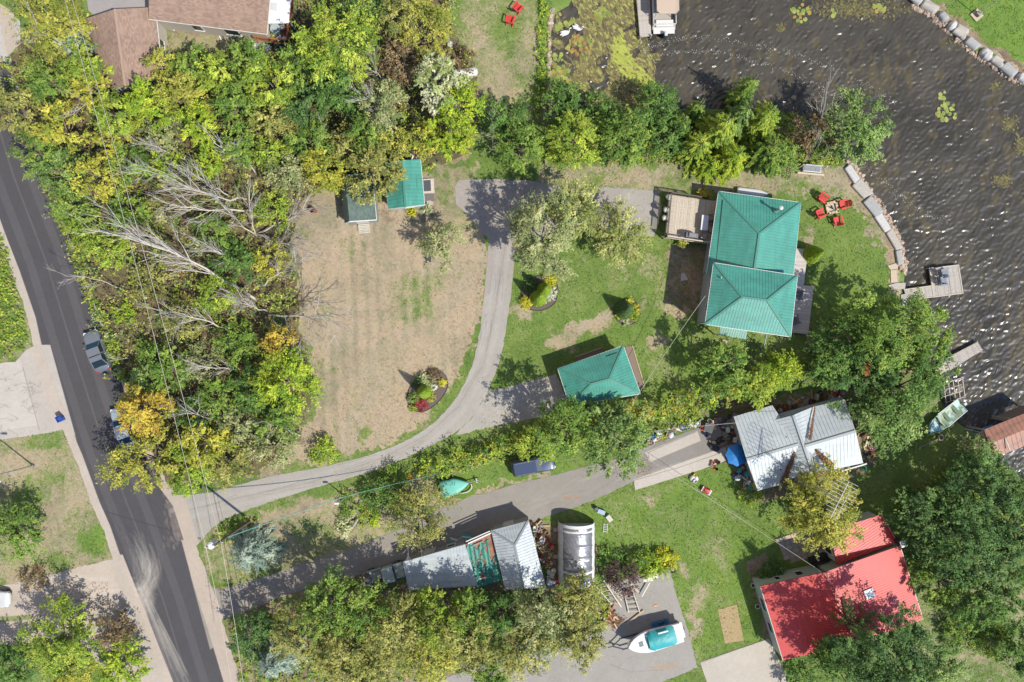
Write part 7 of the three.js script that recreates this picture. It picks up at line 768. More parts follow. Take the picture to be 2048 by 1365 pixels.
{
  const b = W(1640, 975).setY(0), t = thing('television_aerial', 'tall television aerial mast above the yellow-olive tree', 'aerial', b), mast = V(0, 0, 0), H0 = 11, a = W(1698, 964, H0).sub(b), c = W(1662, 1036, H0).sub(b), m = a.clone().add(c).multiplyScalar(0.5), steel = M(0xcfc8bd, 0.5);
  const m0 = m.clone().setY(0); for (const [x, z] of [[0.14, 0.1], [-0.14, 0.1], [0, -0.16]]) part(t, 'mast_leg', rod(V(m0.x + x, 0, m0.z + z), V(m.x + x * 0.6, H0, m.z + z * 0.6), 0.03, 0.025), steel); for (let i = 1; i < 18; i++) part(t, 'lattice', rod(V(m0.x + 0.13, i * 0.6, m0.z + 0.08), V(m0.x - 0.13, i * 0.6 + 0.3, m0.z + 0.08), 0.014), steel); part(t, 'boom', rod(a, c, 0.045), steel); const d = c.clone().sub(a).normalize(), n = V(-d.z, 0, d.x); for (let i = 0; i < 11; i++) { const p = a.clone().lerp(c, i / 10.5), L = 0.75 + 0.55 * Math.sin(i / 10 * 3.1 + 0.4); part(t, 'element', rod(p.clone().addScaledVector(n, -L), p.clone().addScaledVector(n, L), 0.022), steel); } part(t, 'boom', rod(a.clone().lerp(c, 0.25).add(V(0.35, 0.25, 0.1)), c.clone().add(V(0.35, 0.1, 0.25)), 0.03), steel);
  one('guy_wire', 'thin guy wire from the grey roof ridge to the aerial', 'wire', wire(W(1576, 950, 3.6), m.clone().add(b).setY(9.5), 0.1, 0.02), M(0xbdb6ac));
}
{
  const woodP = M(0x6d5d50, 0.95), pole = (label, px, py, h, top) => { const t = thing('utility_pole', label, 'pole', W(px, py, h).setY(0)); part(t, 'shaft', Cy(0.15, 0.11, h, 0, -0.1, 0, 10), woodP); return t; };
  const h = 9.0, p = pole('wooden utility pole with a white transformer between the two driveways', 428, 1092, h); part(p, 'transformer', merge([Cy(0.36, 0.36, 0.95, -0.55, 7.6, 0.15, 16), Cy(0.36, 0.2, 0.12, -0.55, 8.55, 0.15, 16)]), M(0xdcdfe0, 0.45)); part(p, 'crossarm', B(1.7, 0.12, 0.1, -0.1, 8.6, 0, 0.35), woodP); for (const x of [-0.85, 0.65]) part(p, 'insulator', Cy(0.06, 0.04, 0.18, x, 8.66, -x * 0.36, 8), white); part(p, 'cutout', RB(0.2, 0.3, 0.15, 0.04, -1.05, 8.4, 0.3), M(0xe6e2de, 0.5));
  const wm = M(0xcfcab8, 0.6), wd = M(0x4b4a48, 0.7), top = (x, y, z, r2 = 0.35) => p.position.clone().add(V(x * Math.cos(0.35), y, -x * Math.sin(0.35)));
  const N1 = W(128, -60, 10), S1 = W(508, 1440, 10); const w1 = (lab, a, b, sag, m, r = 0.02) => one('overhead_wire', lab, 'wire', wire(a, b, sag, r, 30), m);
  w1('pale overhead wire over the wood, nearer the road', top(-0.9, 8.85), W(118, -40, 9), 0.5, wm, 0.022); w1('pale overhead wire over the wood, farther from the road', top(0.6, 8.85), W(132, -40, 9), 0.5, wm, 0.022); w1('dark overhead cable over the wood', top(0.9, 7.9), W(150, -40, 8), 0.7, wd, 0.016);
  w1('overhead wire running south from the pole, road side', top(-0.9, 8.85), W(470, 1420, 9), 0.3, wm, 0.022); w1('overhead wire running south from the pole, middle', top(0.6, 8.85), W(492, 1420, 9), 0.3, wm, 0.022); w1('dark overhead cable running south from the pole', top(0.9, 7.9), W(520, 1420, 8), 0.4, wd, 0.03);
  const lamp = W(672, 1000, 3.2); w1('green overhead cable from the pole over the lower garden', top(0.2, 6.6), W(690, 994, 3.1), 0.3, M(0x6fb7a6, 0.6), 0.04); w1('thin green cable continuing to the hedge', W(690, 994, 3.1), W(870, 950, 3.0), 0.35, M(0x6fb7a6, 0.6), 0.03);
  const lp = thing('lamp_post', 'short white lamp post below the long driveway', 'lamp post', W(684, 1001, 1.6).setY(0)); part(lp, 'post', Cy(0.06, 0.05, 3.1, 0, 0, 0, 8), M(0xc9c4bb)); part(lp, 'head', RB(0.5, 0.14, 0.22, 0.05, -0.2, 3.1, 0), M(0xe4e0d8, 0.5));
  w1('service wire from the garage to the green-roofed house', W(1286, 775, 3.0), W(1411, 592, 4.7), 0.35, M(0xc7c2b8), 0.022); w1('service wire over the lawn to the red-roofed house', W(1353, 955, 5.5), W(1655, 1152, 4.2), 0.5, M(0xc7c2b8), 0.02); w1('service wire across the grey driveway to the grey-roofed house', W(1222, 872, 6), W(1590, 836, 4.1), 0.5, M(0xc7c2b8), 0.02); w1('service wire through the feathery tree', W(1222, 872, 6), W(1353, 955, 5.5), 0.2, M(0xc7c2b8), 0.02); w1('service wire from the hedge to the garage corner', W(1222, 872, 6), W(1286, 775, 3.0), 0.2, M(0xc7c2b8), 0.018);
  const sp = thing('service_pole', 'wooden service pole hidden in the feathery hedge tree', 'pole', W(1222, 872, 6).setY(0)); part(sp, 'shaft', Cy(0.13, 0.1, 6.1, 0, -0.1, 0, 8), woodP); part(sp, 'insulator', Cy(0.06, 0.05, 0.16, 0, 6, 0, 8), white);
  const sl = thing('street_lamp', 'grey street lamp pole on the verge at the left edge', 'lamp post', W(66, 932).setY(0)); part(sl, 'base', Cy(0.18, 0.16, 0.25, 0, 0, 0, 10), M(0x8a8780)); part(sl, 'pole', Cy(0.09, 0.06, 7, 0, 0, 0, 8), M(0xa9a69f, 0.5)); part(sl, 'arm', rod(V(0, 6.9, 0), V(1.4, 7.2, 0.2), 0.04), M(0xa9a69f, 0.5)); part(sl, 'head', RB(0.6, 0.12, 0.24, 0.05, 1.6, 7.2, 0.22), M(0xb9b6ae, 0.5));
  const fl = thing('flagpole', 'white flagpole on a stone base at the top right lawn', 'flagpole', W(1953, 31).setY(0), 0.7); part(fl, 'base', RB(1.05, 0.16, 1.05, 0.04, 0, 0.08, 0), M(0xc9b99a)); part(fl, 'plinth', RB(0.5, 0.4, 0.5, 0.04, 0.05, 0.35, 0), M(0x9c9388)); part(fl, 'pole', Cy(0.05, 0.03, 7.5, 0.05, 0.5, 0, 8), M(0xdedede, 0.4)); part(fl, 'finial', put(new THREE.SphereGeometry(0.07, 10, 8), 0.05, 8.05, 0), M(0xd9c46a, 0.3));
}

// ================= SMALL THINGS =================
function bucket(name, label, cat, px, py, r, h, hex, group, rough = 0.6) { const t = thing(name, label, cat, W(px, py, h).setY(0.02), 0, group), pts = [[0, 0], [r * 0.82, 0], [r, h], [r * 0.92, h], [r * 0.78, 0.05], [0, 0.04]].map((p) => new THREE.Vector2(...p)); part(t, 'shell', new THREE.LatheGeometry(pts, 18), M(hex, rough, { side: THREE.DoubleSide })); part(t, 'rim', put(new THREE.TorusGeometry(r * 0.97, 0.025, 6, 20), 0, h, 0, 0, Math.PI / 2), M(hex, rough)); return t; }
function bin(name, label, px, py, turn, w, h, d, hex, lidHex, group) { const t = thing(name, label, 'bin', W(px, py, h * 0.7).setY(0.02), turn, group); const g = new THREE.CylinderGeometry(0.72, 0.58, h, 4, 1, true); g.rotateY(Math.PI / 4); g.scale(w, 1, d); g.translate(0, h / 2, 0); part(t, 'tub', g, M(hex, 0.55, { side: THREE.DoubleSide })); part(t, 'floor', B(w * 0.8, 0.03, d * 0.8, 0, 0.03, 0), M(hex, 0.6)); for (const [x, z, ww, dd] of [[0, d * 0.5, w * 1.06, 0.05], [0, -d * 0.5, w * 1.06, 0.05], [w * 0.5, 0, 0.05, d], [-w * 0.5, 0, 0.05, d]]) part(t, 'rim', B(ww, 0.05, dd, x, h, z), M(hex, 0.5)); if (lidHex) { part(t, 'contents', RB(w * 0.78, 0.18, d * 0.75, 0.05, 0, h * 0.8, 0, 0.2), M(lidHex, 0.8)); } return t; }
function drum(label, px, py, r, h, hex, inner) { const t = thing('barrel', label, 'barrel', W(px, py, h).setY(0.02)); part(t, 'wall', Cy(r, r, h, 0, 0, 0, 20, true), M(hex, 0.8, { side: THREE.DoubleSide })); for (const y of [0.03, h * 0.35, h * 0.68, h]) part(t, 'hoop', put(new THREE.TorusGeometry(r, 0.02, 6, 22), 0, y, 0, 0, Math.PI / 2), M(hex, 0.7)); part(t, 'ash', Cy(r * 0.95, r * 0.95, 0.05, 0, h * 0.35, 0, 18), M(inner, 1)); return t; }
drum('rusty burn barrel at the top corner of the dry lawn', 624, 420, 0.3, 0.85, 0x9a5a40, 0x2c2826);
bin('recycling_bin', 'blue recycling bin at the end of the concrete drive', 119, 838, 0.5, 0.52, 0.75, 0.62, 0x2f63c8, 0x24489a); bin('recycling_bin', 'white recycling bin in the gravel lot', 253, 1222, -0.3, 0.55, 0.55, 0.62, 0xdedee0, 0x4a4f57); bin('recycling_bin', 'blue recycling bin below the white one in the gravel lot', 245, 1239, -0.5, 0.55, 0.5, 0.62, 0x3350b4, 0x6b86d8);
bucket('plastic_tub', 'white round tub under the yellow tree at the driveway mouth', 'tub', 384, 967, 0.45, 0.6, 0xe2e4e2);
one('storage_tank', 'white curved tank under the lime tree on the north lawn', 'tank', put(new THREE.CapsuleGeometry(0.5, 1.8, 6, 16), 0, 0.5, 0, 0.1, 0, Math.PI / 2), M(0xdedcd8, 0.5), W(930, 146, 0.5).setY(0));
{ const t = thing('plastic_tub', 'two white plastic tubs on the edge of the north lawn', 'tub', W(896, 84).setY(0)); part(t, 'tub', Cy(0.28, 0.34, 0.5, -0.1, 0, -0.15, 14), white); part(t, 'tub', Cy(0.24, 0.3, 0.45, 0.25, 0, 0.4, 14), M(0xc3d2d8, 0.5)); }
{ // ride-on toy
  const t = thing('ride_on_toy', 'red and white ride-on toy car on the lawn', 'toy', W(1413, 982, 0.3).setY(0), -0.5); part(t, 'body', RB(0.95, 0.3, 0.55, 0.12, 0, 0.25, 0), M(0xd0262e, 0.4)); part(t, 'seat', RB(0.35, 0.14, 0.36, 0.05, -0.1, 0.42, 0), M(0x8d1a2a, 0.5)); part(t, 'trim', merge([RB(0.3, 0.12, 0.6, 0.05, 0.42, 0.3, 0), RB(0.14, 0.14, 0.6, 0.05, -0.46, 0.3, 0)]), M(0xeadcdc, 0.5)); for (const x of [-0.32, 0.34]) for (const z of [-0.28, 0.28]) part(t, 'wheel', put(new THREE.CylinderGeometry(0.12, 0.12, 0.08, 12), x, 0.12, z, 0, Math.PI / 2), rubber); }
{ const g = slab(poly([[1436, 1220], [1474, 1210], [1488, 1282], [1450, 1288]], 0.035), 0.06), p = g.attributes.position; one('straw_patch', 'rectangular straw-covered seed bed on the south lawn', 'seed bed', g, new THREE.MeshStandardMaterial({ map: dataTex(128, 128, (x, y) => { const n = 0.65 + 0.7 * noise(x / 2, y / 2) * noise(x / 7, y / 5); return enc(linC(0xc2a97e).map((v) => v * n), KSUN); }), roughness: 1 })); }
for (const [x, y, l] of [[1506, 1171, 'upper'], [1515, 1213, 'lower']]) { const t = thing('ring_planter', l + ' pale ring planter in the bed west of the red-roofed house', 'planter', W(x, y).setY(0)); part(t, 'ring', put(new THREE.TorusGeometry(0.25, 0.05, 8, 22), 0, 0.15, 0, 0, Math.PI / 2), M(0xd6cdbb)); part(t, 'wall', Cy(0.25, 0.25, 0.15, 0, 0, 0, 20, true), M(0xc9c0ae)); part(t, 'soil', Cy(0.23, 0.23, 0.1, 0, 0, 0, 16), M(0x5d4e42, 1)); }
// birch logs and stumps
{ const bark = dataTex(128, 128, (x, y) => { const n = noise(x / 16, y / 2.5) > 0.72 ? 0.4 : 0.9 + 0.15 * noise(x / 4, y / 4); return enc(linC(0xd9d3c6).map((v) => v * n), KSUN); }), bm = new THREE.MeshStandardMaterial({ map: bark, roughness: 0.9 }), cut = M(0xd9c3a0); const lg = (l, a, b, h0, h1, r) => { const t = thing('birch_log', l, 'log'), p = W(...a, h0), q = W(...b, h1); part(t, 'trunk', rod(p, q, r, r * 0.9, 10), bm); const d = q.clone().sub(p).normalize(); part(t, 'cut_end', rod(q, q.clone().addScaledVector(d, 0.01), r * 0.85, r * 0.85, 10), cut); }; lg('leaning birch log amid the pale perennials', [714, 1040], [703, 1057], 0.1, 1.2, 0.16); lg('birch stump beside the red paving', [745, 1000], [742, 1014], 0.1, 0.9, 0.15); lg('long thin birch log north of the perennials', [757, 1018], [795, 995], 0.15, 0.3, 0.07); one('paving_patch', 'red brick patch between the birch stumps', 'paving', slab(poly([[728, 1020], [746, 1012], [754, 1024], [738, 1034]], 0.04), 0.06), M(0xb4745c)); }
// ---- timber, trestles and scrap on the parking pad ----
{
  const tm = [M(0xe0d6c2), M(0xcfc2a8), M(0xe6dfd2), M(0xbda98a)]; const fr = (label, pts, cross) => { const t = thing('timber_rack', label, 'rack'); for (const [a, b, h, w] of pts) part(t, 'beam', beam(W(...a, h), W(...b, h), w || 0.1, 0.09), tm[0]); for (const [a, b, h] of cross) part(t, 'crossbar', beam(W(...a, h), W(...b, h), 0.07, 0.06), tm[1]); };
  fr('white ladder-like frame in the middle of the timber pile', [[[1248, 1182], [1258, 1227], 0.25], [[1264, 1178], [1280, 1226], 0.25]], [0, 1, 2, 3, 4].map((i) => [[1249 + i * 2.4, 1186 + i * 9.5], [1267 + i * 3, 1183 + i * 10], 0.3]));
  fr('long pale frame at the left of the timber pile', [[[1192, 1173], [1224, 1210], 0.35], [[1208, 1162], [1243, 1215], 0.5, 0.14]], [0, 1, 2, 3, 4].map((i) => [[1196 + i * 6, 1178 + i * 7], [1214 + i * 6.5, 1172 + i * 9], 0.42]));
  fr('short slatted pallet behind the long pale frame', [[[1212, 1164], [1244, 1202], 0.25], [[1222, 1160], [1246, 1196], 0.25]], [0, 1, 2, 3, 4, 5].map((i) => [[1213 + i * 5.5, 1168 + i * 6], [1224 + i * 4.5, 1163 + i * 6], 0.3]));
  const pl = (label, a, b, h, w, i) => one('timber_plank', label, 'plank', beam(W(...a, h), W(...b, h), w, 0.07), tm[i]); pl('tan plank pointing at the bow of the covered boat', [1252, 1250], [1288, 1222], 0.15, 0.2, 3); pl('pale plank above the ladder-like frame', [1262, 1168], [1278, 1186], 0.3, 0.22, 1); pl('pale plank leaning from the white table', [1300, 1166], [1284, 1194], 0.4, 0.12, 2); pl('thin pale plank over the purple shrub foot', [1258, 1162], [1276, 1152], 0.3, 0.08, 1);
  const t = thing('work_table', 'white work table in front of the yellow shrubs', 'table', W(1303, 1152, 0.8).setY(0.02), 0.16); part(t, 'tabletop', RB(1.4, 0.08, 0.7, 0.02, 0, 0.8, 0), M(0xe6e4e0, 0.6)); part(t, 'side_panel', RB(0.7, 0.06, 0.6, 0.02, -0.36, 0.86, -0.05), M(0xf0eeec, 0.6)); for (const x of [-0.6, 0.6]) for (const z of [-0.28, 0.28]) part(t, 'leg', B(0.06, 0.8, 0.06, x, 0.4, z), M(0x5f7d74)); part(t, 'board', RB(1.0, 0.05, 0.3, 0.02, -0.4, 0.5, 0.55), white);
  const r = rng(23); for (let i = 0; i < 26; i++) { const x = 1196 + r() * 40, y = 1195 + r() * 60, a = r() * 6.3, p = W(x, y).setY(0.06 + r() * 0.15), L = 0.25 + r() * 0.5; one('firewood', 'split firewood in the heap beside the timber frames', 'firewood', RB(L, 0.12, 0.13, 0.03, 0, 0, 0, 0, gauss(r) * 0.3), [M(0xc08a62), M(0xd6b48c), M(0xa8734f), M(0xe0c8a4)][i % 4], p, a, 'firewood heap on the parking pad'); }
  one('fallen_branch', 'small orange bark strip on the parking pad', 'bark', RB(0.5, 0.05, 0.2, 0.02), M(0xd9a882), W(1311, 1212).setY(0.05), 0.3);
}
// ---- furniture by the tunnel ----
{ const lad = (label, x, y, a) => { const t = thing('step_ladder', label, 'ladder', W(x, y).setY(0.1), a); for (const z of [-0.2, 0.2]) part(t, 'rail', B(1.0, 0.05, 0.05, 0, 0, z), M(0xdcdcd8, 0.5)); for (let i = 0; i < 5; i++) part(t, 'rung', B(0.06, 0.05, 0.4, -0.4 + i * 0.2, 0, 0), M(0xcfcfca, 0.5)); }; lad('white short ladder lying by the tarp tunnel', 1211, 1056, 1.5); const bx = (label, x, y, w, h, d, hex, a) => { const t = thing('storage_box', label, 'box', W(x, y, h).setY(0), a); part(t, 'box', RB(w, h, d, 0.04, 0, h / 2, 0), M(hex, 0.6)); part(t, 'lid', RB(w * 1.04, 0.06, d * 1.04, 0.02, 0, h, 0), M(hex, 0.5)); }; bx('blue-grey box north-east of the tarp tunnel', 1203, 1025, 0.8, 0.4, 0.45, 0x9fb4c6, -0.35); bx('pale box right of the blue-grey one', 1219, 1038, 0.7, 0.45, 0.5, 0xc9c2b4, -0.9); bx('dark blue crate beside the tunnel mouth', 1193, 1019, 0.35, 0.5, 0.35, 0x3f5470, 0.3);
  bin('storage_bin', 'bright red bin at the south-west corner of the tarp tunnel', 1120, 1161, 0.2, 0.75, 0.6, 0.65, 0xd8321f, 0xe04a30); bin('storage_bin', 'smaller red bin beside the bright red one', 1133, 1165, 0.4, 0.4, 0.4, 0.4, 0xc8281f, 0xb03028); }
// ---- clutter: loose household things, one object each ----
{
  const r = rng(71), kinds = {
    crate: (hex) => { const w = 0.35 + r() * 0.3, d = 0.3 + r() * 0.25, h = 0.2 + r() * 0.2; return merge([B(w, 0.03, d, 0, 0.02, 0), B(w, h, 0.03, 0, h / 2, d / 2), B(w, h, 0.03, 0, h / 2, -d / 2), B(0.03, h, d, w / 2, h / 2, 0), B(0.03, h, d, -w / 2, h / 2, 0), RB(w * 0.6, h * 0.6, d * 0.6, 0.04, 0, h * 0.5, 0, 0.4)]); },
    bucket: () => { const q = 0.14 + r() * 0.1; return merge([new THREE.LatheGeometry([[0, 0], [q * 0.8, 0], [q, 0.34], [q * 0.88, 0.34], [q * 0.7, 0.06], [0, 0.05]].map((p) => new THREE.Vector2(...p)), 14)]); },
    bag: () => { const g = new THREE.IcosahedronGeometry(0.24 + r() * 0.12, 2), p = g.attributes.position, s = r() * 40; for (let i = 0; i < p.count; i++) { const k = 0.75 + 0.5 * noise(p.getX(i) * 6 + s, p.getZ(i) * 6 + p.getY(i) * 5 + s); p.setXYZ(i, p.getX(i) * k, Math.max(0, p.getY(i) * k * 0.8 + 0.12), p.getZ(i) * k); } g.computeVertexNormals(); return g; },
    pot: () => { const q = 0.12 + r() * 0.1; return merge([new THREE.LatheGeometry([[0, 0], [q * 0.65, 0], [q, 0.24], [q * 1.08, 0.25], [q * 1.08, 0.3], [q * 0.9, 0.3], [q * 0.6, 0.1], [0, 0.1]].map((p) => new THREE.Vector2(...p)), 14)]); },
    tyre: () => put(new THREE.TorusGeometry(0.24, 0.1, 8, 18), 0, 0.1, 0, 0, Math.PI / 2), board: () => beam(V(-0.5 - r() * 0.4, 0.05, 0), V(0.5 + r() * 0.4, 0.12, 0.1), 0.14, 0.04), sheet: () => { const w = 0.6 + r() * 0.5; return merge([RB(w, 0.03, w * 0.7, 0.01, 0, 0.08, 0, 0, 0.06), B(0.05, 0.05, w * 0.7, 0.1, 0.03, 0)]); },
    chair: () => merge([B(0.4, 0.04, 0.4, 0, 0.4, 0), B(0.4, 0.45, 0.04, 0, 0.64, -0.2, 0, -0.15), ...[[-1, -1], [1, -1], [-1, 1], [1, 1]].map(([a, b]) => B(0.04, 0.4, 0.04, a * 0.18, 0.2, b * 0.18)), B(0.04, 0.2, 0.36, 0.2, 0.52, 0), B(0.04, 0.2, 0.36, -0.2, 0.52, 0)]), cooler: () => merge([RB(0.55, 0.34, 0.36, 0.04, 0, 0.17, 0), RB(0.58, 0.07, 0.39, 0.02, 0, 0.37, 0)]),
  };
  const names = { crate: ['open_crate', 'crate'], bucket: ['bucket', 'bucket'], bag: ['full_sack', 'sack'], pot: ['flower_pot', 'pot'], tyre: ['old_tyre', 'tyre'], board: ['loose_board', 'board'], sheet: ['sheet_panel', 'panel'], chair: ['garden_chair', 'chair'], cooler: ['cool_box', 'cool box'] };
  const tint = { white: 0xe4e2dc, grey: 0x9a9a98, black: 0x38383c, blue: 0x3b6fb4, red: 0xc23a34, orange: 0xd8702c, brown: 0x8a6446, tan: 0xc9ad88, green: 0x4c8a68, pink: 0xd8a49c, teal: 0x4fa6a6, purple: 0x5a4a86, yellow: 0xd6c04c };
  const ORD = ['northernmost', 'second', 'third', 'fourth', 'fifth', 'sixth', 'seventh'], heap = (place, area, n, list, group) => { const made = {}; for (let i = 0; i < n; i++) { const [k, col] = list[i % list.length]; let x, y, tries = 0; do { x = area[0] + r() * (area[2] - area[0]); y = area[1] + r() * (area[3] - area[1]); } while (area[4] && !inPoly(x, y, area[4]) && tries++ < 200); const ht = W(x, y).setY(0.03 + (r() < 0.2 ? 0.2 : 0)); (made[col + ' ' + k] ||= []).push(one(names[k][0], col + ' ' + names[k][0].replace('_', ' ') + ' ' + place, names[k][1], kinds[k](), M(tint[col], 0.75, { side: THREE.DoubleSide }), ht, r() * 6.28, group + ', ' + col + ' ' + names[k][1])); } for (const q of Object.values(made)) if (q.length > 1) { q.sort((a, b) => a.position.z - b.position.z); q.forEach((o, i) => { o.userData.label = i ? o.userData.label + ', ' + ORD[i] + ' from the north' : ORD[0] + ' ' + o.userData.label; }); } };
  const A1 = [[1398, 848], [1440, 830], [1472, 832], [1490, 890], [1470, 895], [1455, 905], [1430, 898], [1405, 870]];
  heap('west of the grey-roofed house', [1395, 828, 1490, 908, A1], 46, [['bag', 'black'], ['bucket', 'white'], ['crate', 'tan'], ['sheet', 'grey'], ['tyre', 'black'], ['crate', 'blue'], ['bag', 'black'], ['pot', 'orange'], ['chair', 'grey'], ['bucket', 'blue'], ['board', 'brown'], ['cooler', 'white'], ['crate', 'brown'], ['bag', 'grey'], ['pot', 'red'], ['bucket', 'grey']], 'clutter west of the grey house');
  const A2 = [[1466, 935], [1490, 925], [1520, 985], [1510, 995], [1478, 985], [1468, 960]];
  heap('by the grey house corner', [1462, 922, 1520, 996, A2], 44, [['crate', 'white'], ['pot', 'brown'], ['bag', 'white'], ['bucket', 'blue'], ['crate', 'purple'], ['pot', 'white'], ['cooler', 'teal'], ['board', 'white'], ['bag', 'grey'], ['pot', 'orange'], ['crate', 'brown'], ['bucket', 'teal']], 'clutter by the corner of the grey house');
  heap('behind the grey-roofed house', [1525, 785, 1690, 832, [[1525, 822], [1600, 795], [1680, 775], [1690, 792], [1560, 826], [1530, 836]]], 34, [['board', 'brown'], ['crate', 'red'], ['bag', 'grey'], ['bucket', 'white'], ['board', 'tan'], ['tyre', 'black'], ['crate', 'brown'], ['sheet', 'grey']], 'clutter behind the grey house');
  heap('east of the grey-roofed house', [1712, 845, 1752, 925, [[1712, 848], [1726, 842], [1752, 905], [1740, 915], [1730, 910]]], 22, [['board', 'tan'], ['pot', 'brown'], ['crate', 'pink'], ['bucket', 'blue'], ['board', 'white'], ['bag', 'brown']], 'clutter east of the grey house');
  heap('along the hedge foot', [1286, 838, 1398, 888, [[1286, 884], [1300, 872], [1395, 838], [1398, 846], [1320, 880], [1292, 890]]], 30, [['sheet', 'white'], ['crate', 'white'], ['board', 'grey'], ['pot', 'pink'], ['crate', 'blue'], ['bag', 'white'], ['board', 'brown'], ['crate', 'grey']], 'clutter along the hedge foot');
  heap('between hip-roofed shed and tunnel', [1062, 1042, 1115, 1172, [[1062, 1045], [1085, 1042], [1105, 1090], [1112, 1165], [1098, 1170]]], 44, [['crate', 'tan'], ['bag', 'white'], ['pot', 'orange'], ['chair', 'white'], ['crate', 'red'], ['bucket', 'white'], ['board', 'tan'], ['pot', 'brown'], ['crate', 'grey'], ['pot', 'pink']], 'clutter between shed and tunnel');
  heap('along the brown house wall', [330, 46, 520, 76, [[330, 44], [520, 66], [520, 76], [330, 55]]], 20, [['crate', 'white'], ['pot', 'green'], ['bucket', 'blue'], ['board', 'white'], ['bag', 'grey'], ['chair', 'white']], 'clutter along the brown house');
  heap('at the concrete strip end', [1418, 920, 1446, 942], 7, [['pot', 'orange'], ['pot', 'white'], ['bucket', 'black'], ['pot', 'brown']], 'pots at the end of the concrete strip');
  heap('on the lawn by the concrete strip', [1378, 948, 1396, 962], 6, [['pot', 'white'], ['pot', 'yellow'], ['bag', 'white']], 'pots on the lawn by the concrete strip');
  heap('behind the green-roofed cabin', [820, 306, 842, 318], 5, [['board', 'pink'], ['bag', 'white'], ['board', 'grey']], 'clutter behind the cabin');
  heap('by the long grey shed wall', [880, 1068, 940, 1090, [[880, 1096], [885, 1088], [935, 1070], [938, 1078]]], 10, [['sheet', 'teal'], ['board', 'white'], ['sheet', 'grey']], 'clutter by the long grey shed');
  heap('below the orange deck', [505, 82, 560, 100], 9, [['sheet', 'grey'], ['board', 'white'], ['board', 'tan'], ['sheet', 'white']], 'clutter below the orange deck');
  heap('beside the yellow shrubs', [1325, 1130, 1350, 1142], 12, [['pot', 'white'], ['pot', 'black'], ['pot', 'grey']], 'stones by the yellow shrubs');
  for (const [x, y, l] of [[1428, 848, 'orange'], [1440, 842, 'red']]) { const a = W(x - 4, y - 6, 0.5), b = W(x + 3, y + 12, 0.4); one('garden_slide', l === 'orange' ? 'orange plastic slide in the yard west of the grey house' : 'narrow red slide rail beside the orange slide', 'slide', merge([beam(a, b, l === 'orange' ? 0.35 : 0.1, 0.06), beam(a.clone().setY(0), a, 0.06, 0.06), beam(b.clone().setY(0), b, 0.06, 0.06)]), M(l === 'orange' ? 0xe0962c : 0xb8402e, 0.5)); }
  one('corrugated_panel', 'dark corrugated panel leaning in the yard west of the grey house', 'panel', ribbed(poly([[1408, 862, 0.3], [1424, 868, 0.3], [1430, 850, 0.7], [1412, 846, 0.7]]), 0.12, 0.03), M(0x6b6b6c, 0.7)); one('green_hose_reel', 'green hose reel at the south-east corner of the grey roof', 'hose reel', put(new THREE.TorusGeometry(0.26, 0.1, 8, 18), 0, 1.4, 0, 0.4, 1.2), M(0x3c9a72, 0.5), W(1727, 936, 1.4).setY(0));
  // deck things at the brown house
  const y = 1.0, tb = thing('round_table', 'round glass table on the orange deck', 'table', W(550, 57, 1.7).setY(y)); part(tb, 'tabletop', Cy(0.55, 0.55, 0.04, 0, 0.7, 0, 24), M(0xb8c6cc, 0.1)); part(tb, 'column', Cy(0.05, 0.05, 0.7, 0, 0, 0), chrome); part(tb, 'foot', Cy(0.3, 0.25, 0.04, 0, 0, 0, 16), chrome); for (const [x, z, l, h] of [[566, 56, 'grey', 0x9aa0a2], [572, 66, 'red', 0xa82a34], [568, 77, 'white', 0xe0d8c8], [558, 77, 'white', 0xe8e4de]]) { const c = thing('deck_chair', { 566: 'grey chair at the glass table on the orange deck', 572: 'dark red chair at the rail of the orange deck', 568: 'cream chair in the corner of the orange deck', 558: 'white chair beside the cream one on the orange deck' }[x], 'chair', W(x, z, 1.4).setY(y), x); part(c, 'seat', RB(0.5, 0.1, 0.5, 0.04, 0, 0.4, 0), M(h, 0.7)); part(c, 'backrest', RB(0.5, 0.45, 0.08, 0.04, 0, 0.62, -0.22), M(h, 0.7)); for (const a of [-0.2, 0.2]) for (const b of [-0.2, 0.2]) part(c, 'leg', B(0.04, 0.36, 0.04, a, 0.18, b), dark); } one('deck_mat', 'grey mat on the orange deck', 'mat', slab(poly([[528, 66, y + 0.04], [556, 68, y + 0.04], [554, 80, y + 0.04], [526, 78, y + 0.04]]), 0.02), M(0x77777c, 0.95));
}
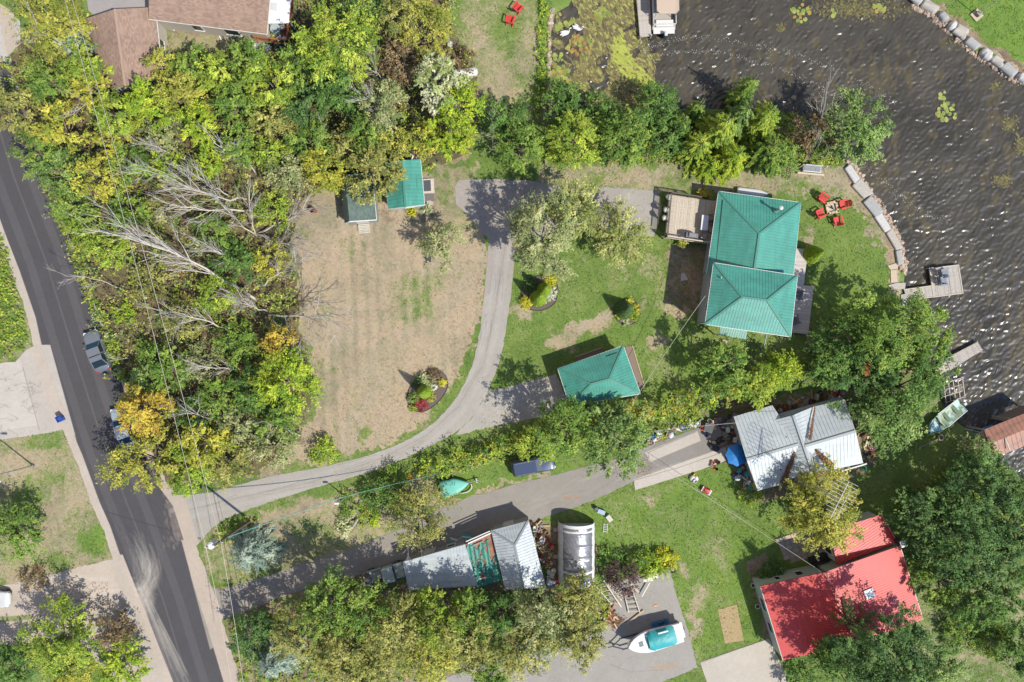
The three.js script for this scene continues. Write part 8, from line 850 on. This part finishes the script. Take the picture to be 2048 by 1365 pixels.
// ---- fallen leaves gathered in the roof valleys and on drives ----
{
  const lf = new THREE.ShapeGeometry(new THREE.Shape([[0, -0.5], [0.32, 0], [0, 0.5], [-0.32, 0]].map((p) => new THREE.Vector2(...p)))); lf.rotateX(-Math.PI / 2); const im = new THREE.InstancedMesh(lf, new THREE.MeshStandardMaterial({ color: 0xffffff, roughness: 1, side: THREE.DoubleSide }), 9000), m4 = new THREE.Matrix4(), c3 = new THREE.Color(), r = rng(88); let k = 0;
  const cols = [0x8a6248, 0x74543e, 0x9a7450, 0x6a4e3c].map((h) => lit(h)); const lay = (a, b, h0, h1, wd, n, lift = 0.05) => { const p = W(...a, h0), q = W(...b, h1), d = q.clone().sub(p), s = V(-d.z, 0, d.x).normalize(); for (let i = 0; i < n; i++) { const t = Math.pow(r(), 0.8), o = p.clone().lerp(q, t).addScaledVector(s, gauss(r) * wd * (0.25 + t)); o.y += lift + r() * 0.05 + Math.abs(gauss(r)) * 0.02; const sz = 0.09 + r() * 0.09; m4.compose(o, new THREE.Quaternion().setFromEuler(new THREE.Euler(gauss(r) * 0.4, r() * 6.28, gauss(r) * 0.4)), V(sz, sz, sz)); im.setMatrixAt(k, m4); im.setColorAt(k++, c3.copy(cols[(r() * 4) | 0]).multiplyScalar(0.8 + r() * 0.4)); } };
  lay([1630, 812], [1620, 880], 2.95, 4.0, 0.12, 700); lay([1590, 905], [1566, 968], 3.8, 2.85, 0.28, 1300); lay([1632, 900], [1662, 935], 3.8, 2.9, 0.35, 1400); lay([1688, 1200], [1702, 1255], 4.3, 4.25, 0.35, 1000, 0.06); lay([1205, 1215], [1240, 1250], 0, 0, 0.7, 900, 0.04);
  const gl = [[470, 1180, 330, 80], [900, 1300, 200, 60], [700, 400, 120, 60], [1240, 930, 80, 40], [300, 960, 140, 40], [120, 1190, 120, 50]]; for (const [x, y, w, h] of gl) for (let i = 0; i < 380; i++) { const p = W(x + (r() - 0.2) * w, y + (r() - 0.5) * h).setY(0.05 + r() * 0.01), sz = 0.07 + r() * 0.07; m4.compose(p, new THREE.Quaternion().setFromEuler(new THREE.Euler(gauss(r) * 0.2, r() * 6.28, gauss(r) * 0.2)), V(sz, sz, sz)); im.setMatrixAt(k, m4); im.setColorAt(k++, c3.copy(cols[(r() * 4) | 0]).multiplyScalar(1 + r() * 0.8)); } im.count = k; im.name = 'fallen_leaves'; im.userData = { kind: 'stuff', label: 'brown fallen leaves in roof valleys and on the drives', category: 'leaves' }; scene.add(im);
}
renderer.render(scene, camera);
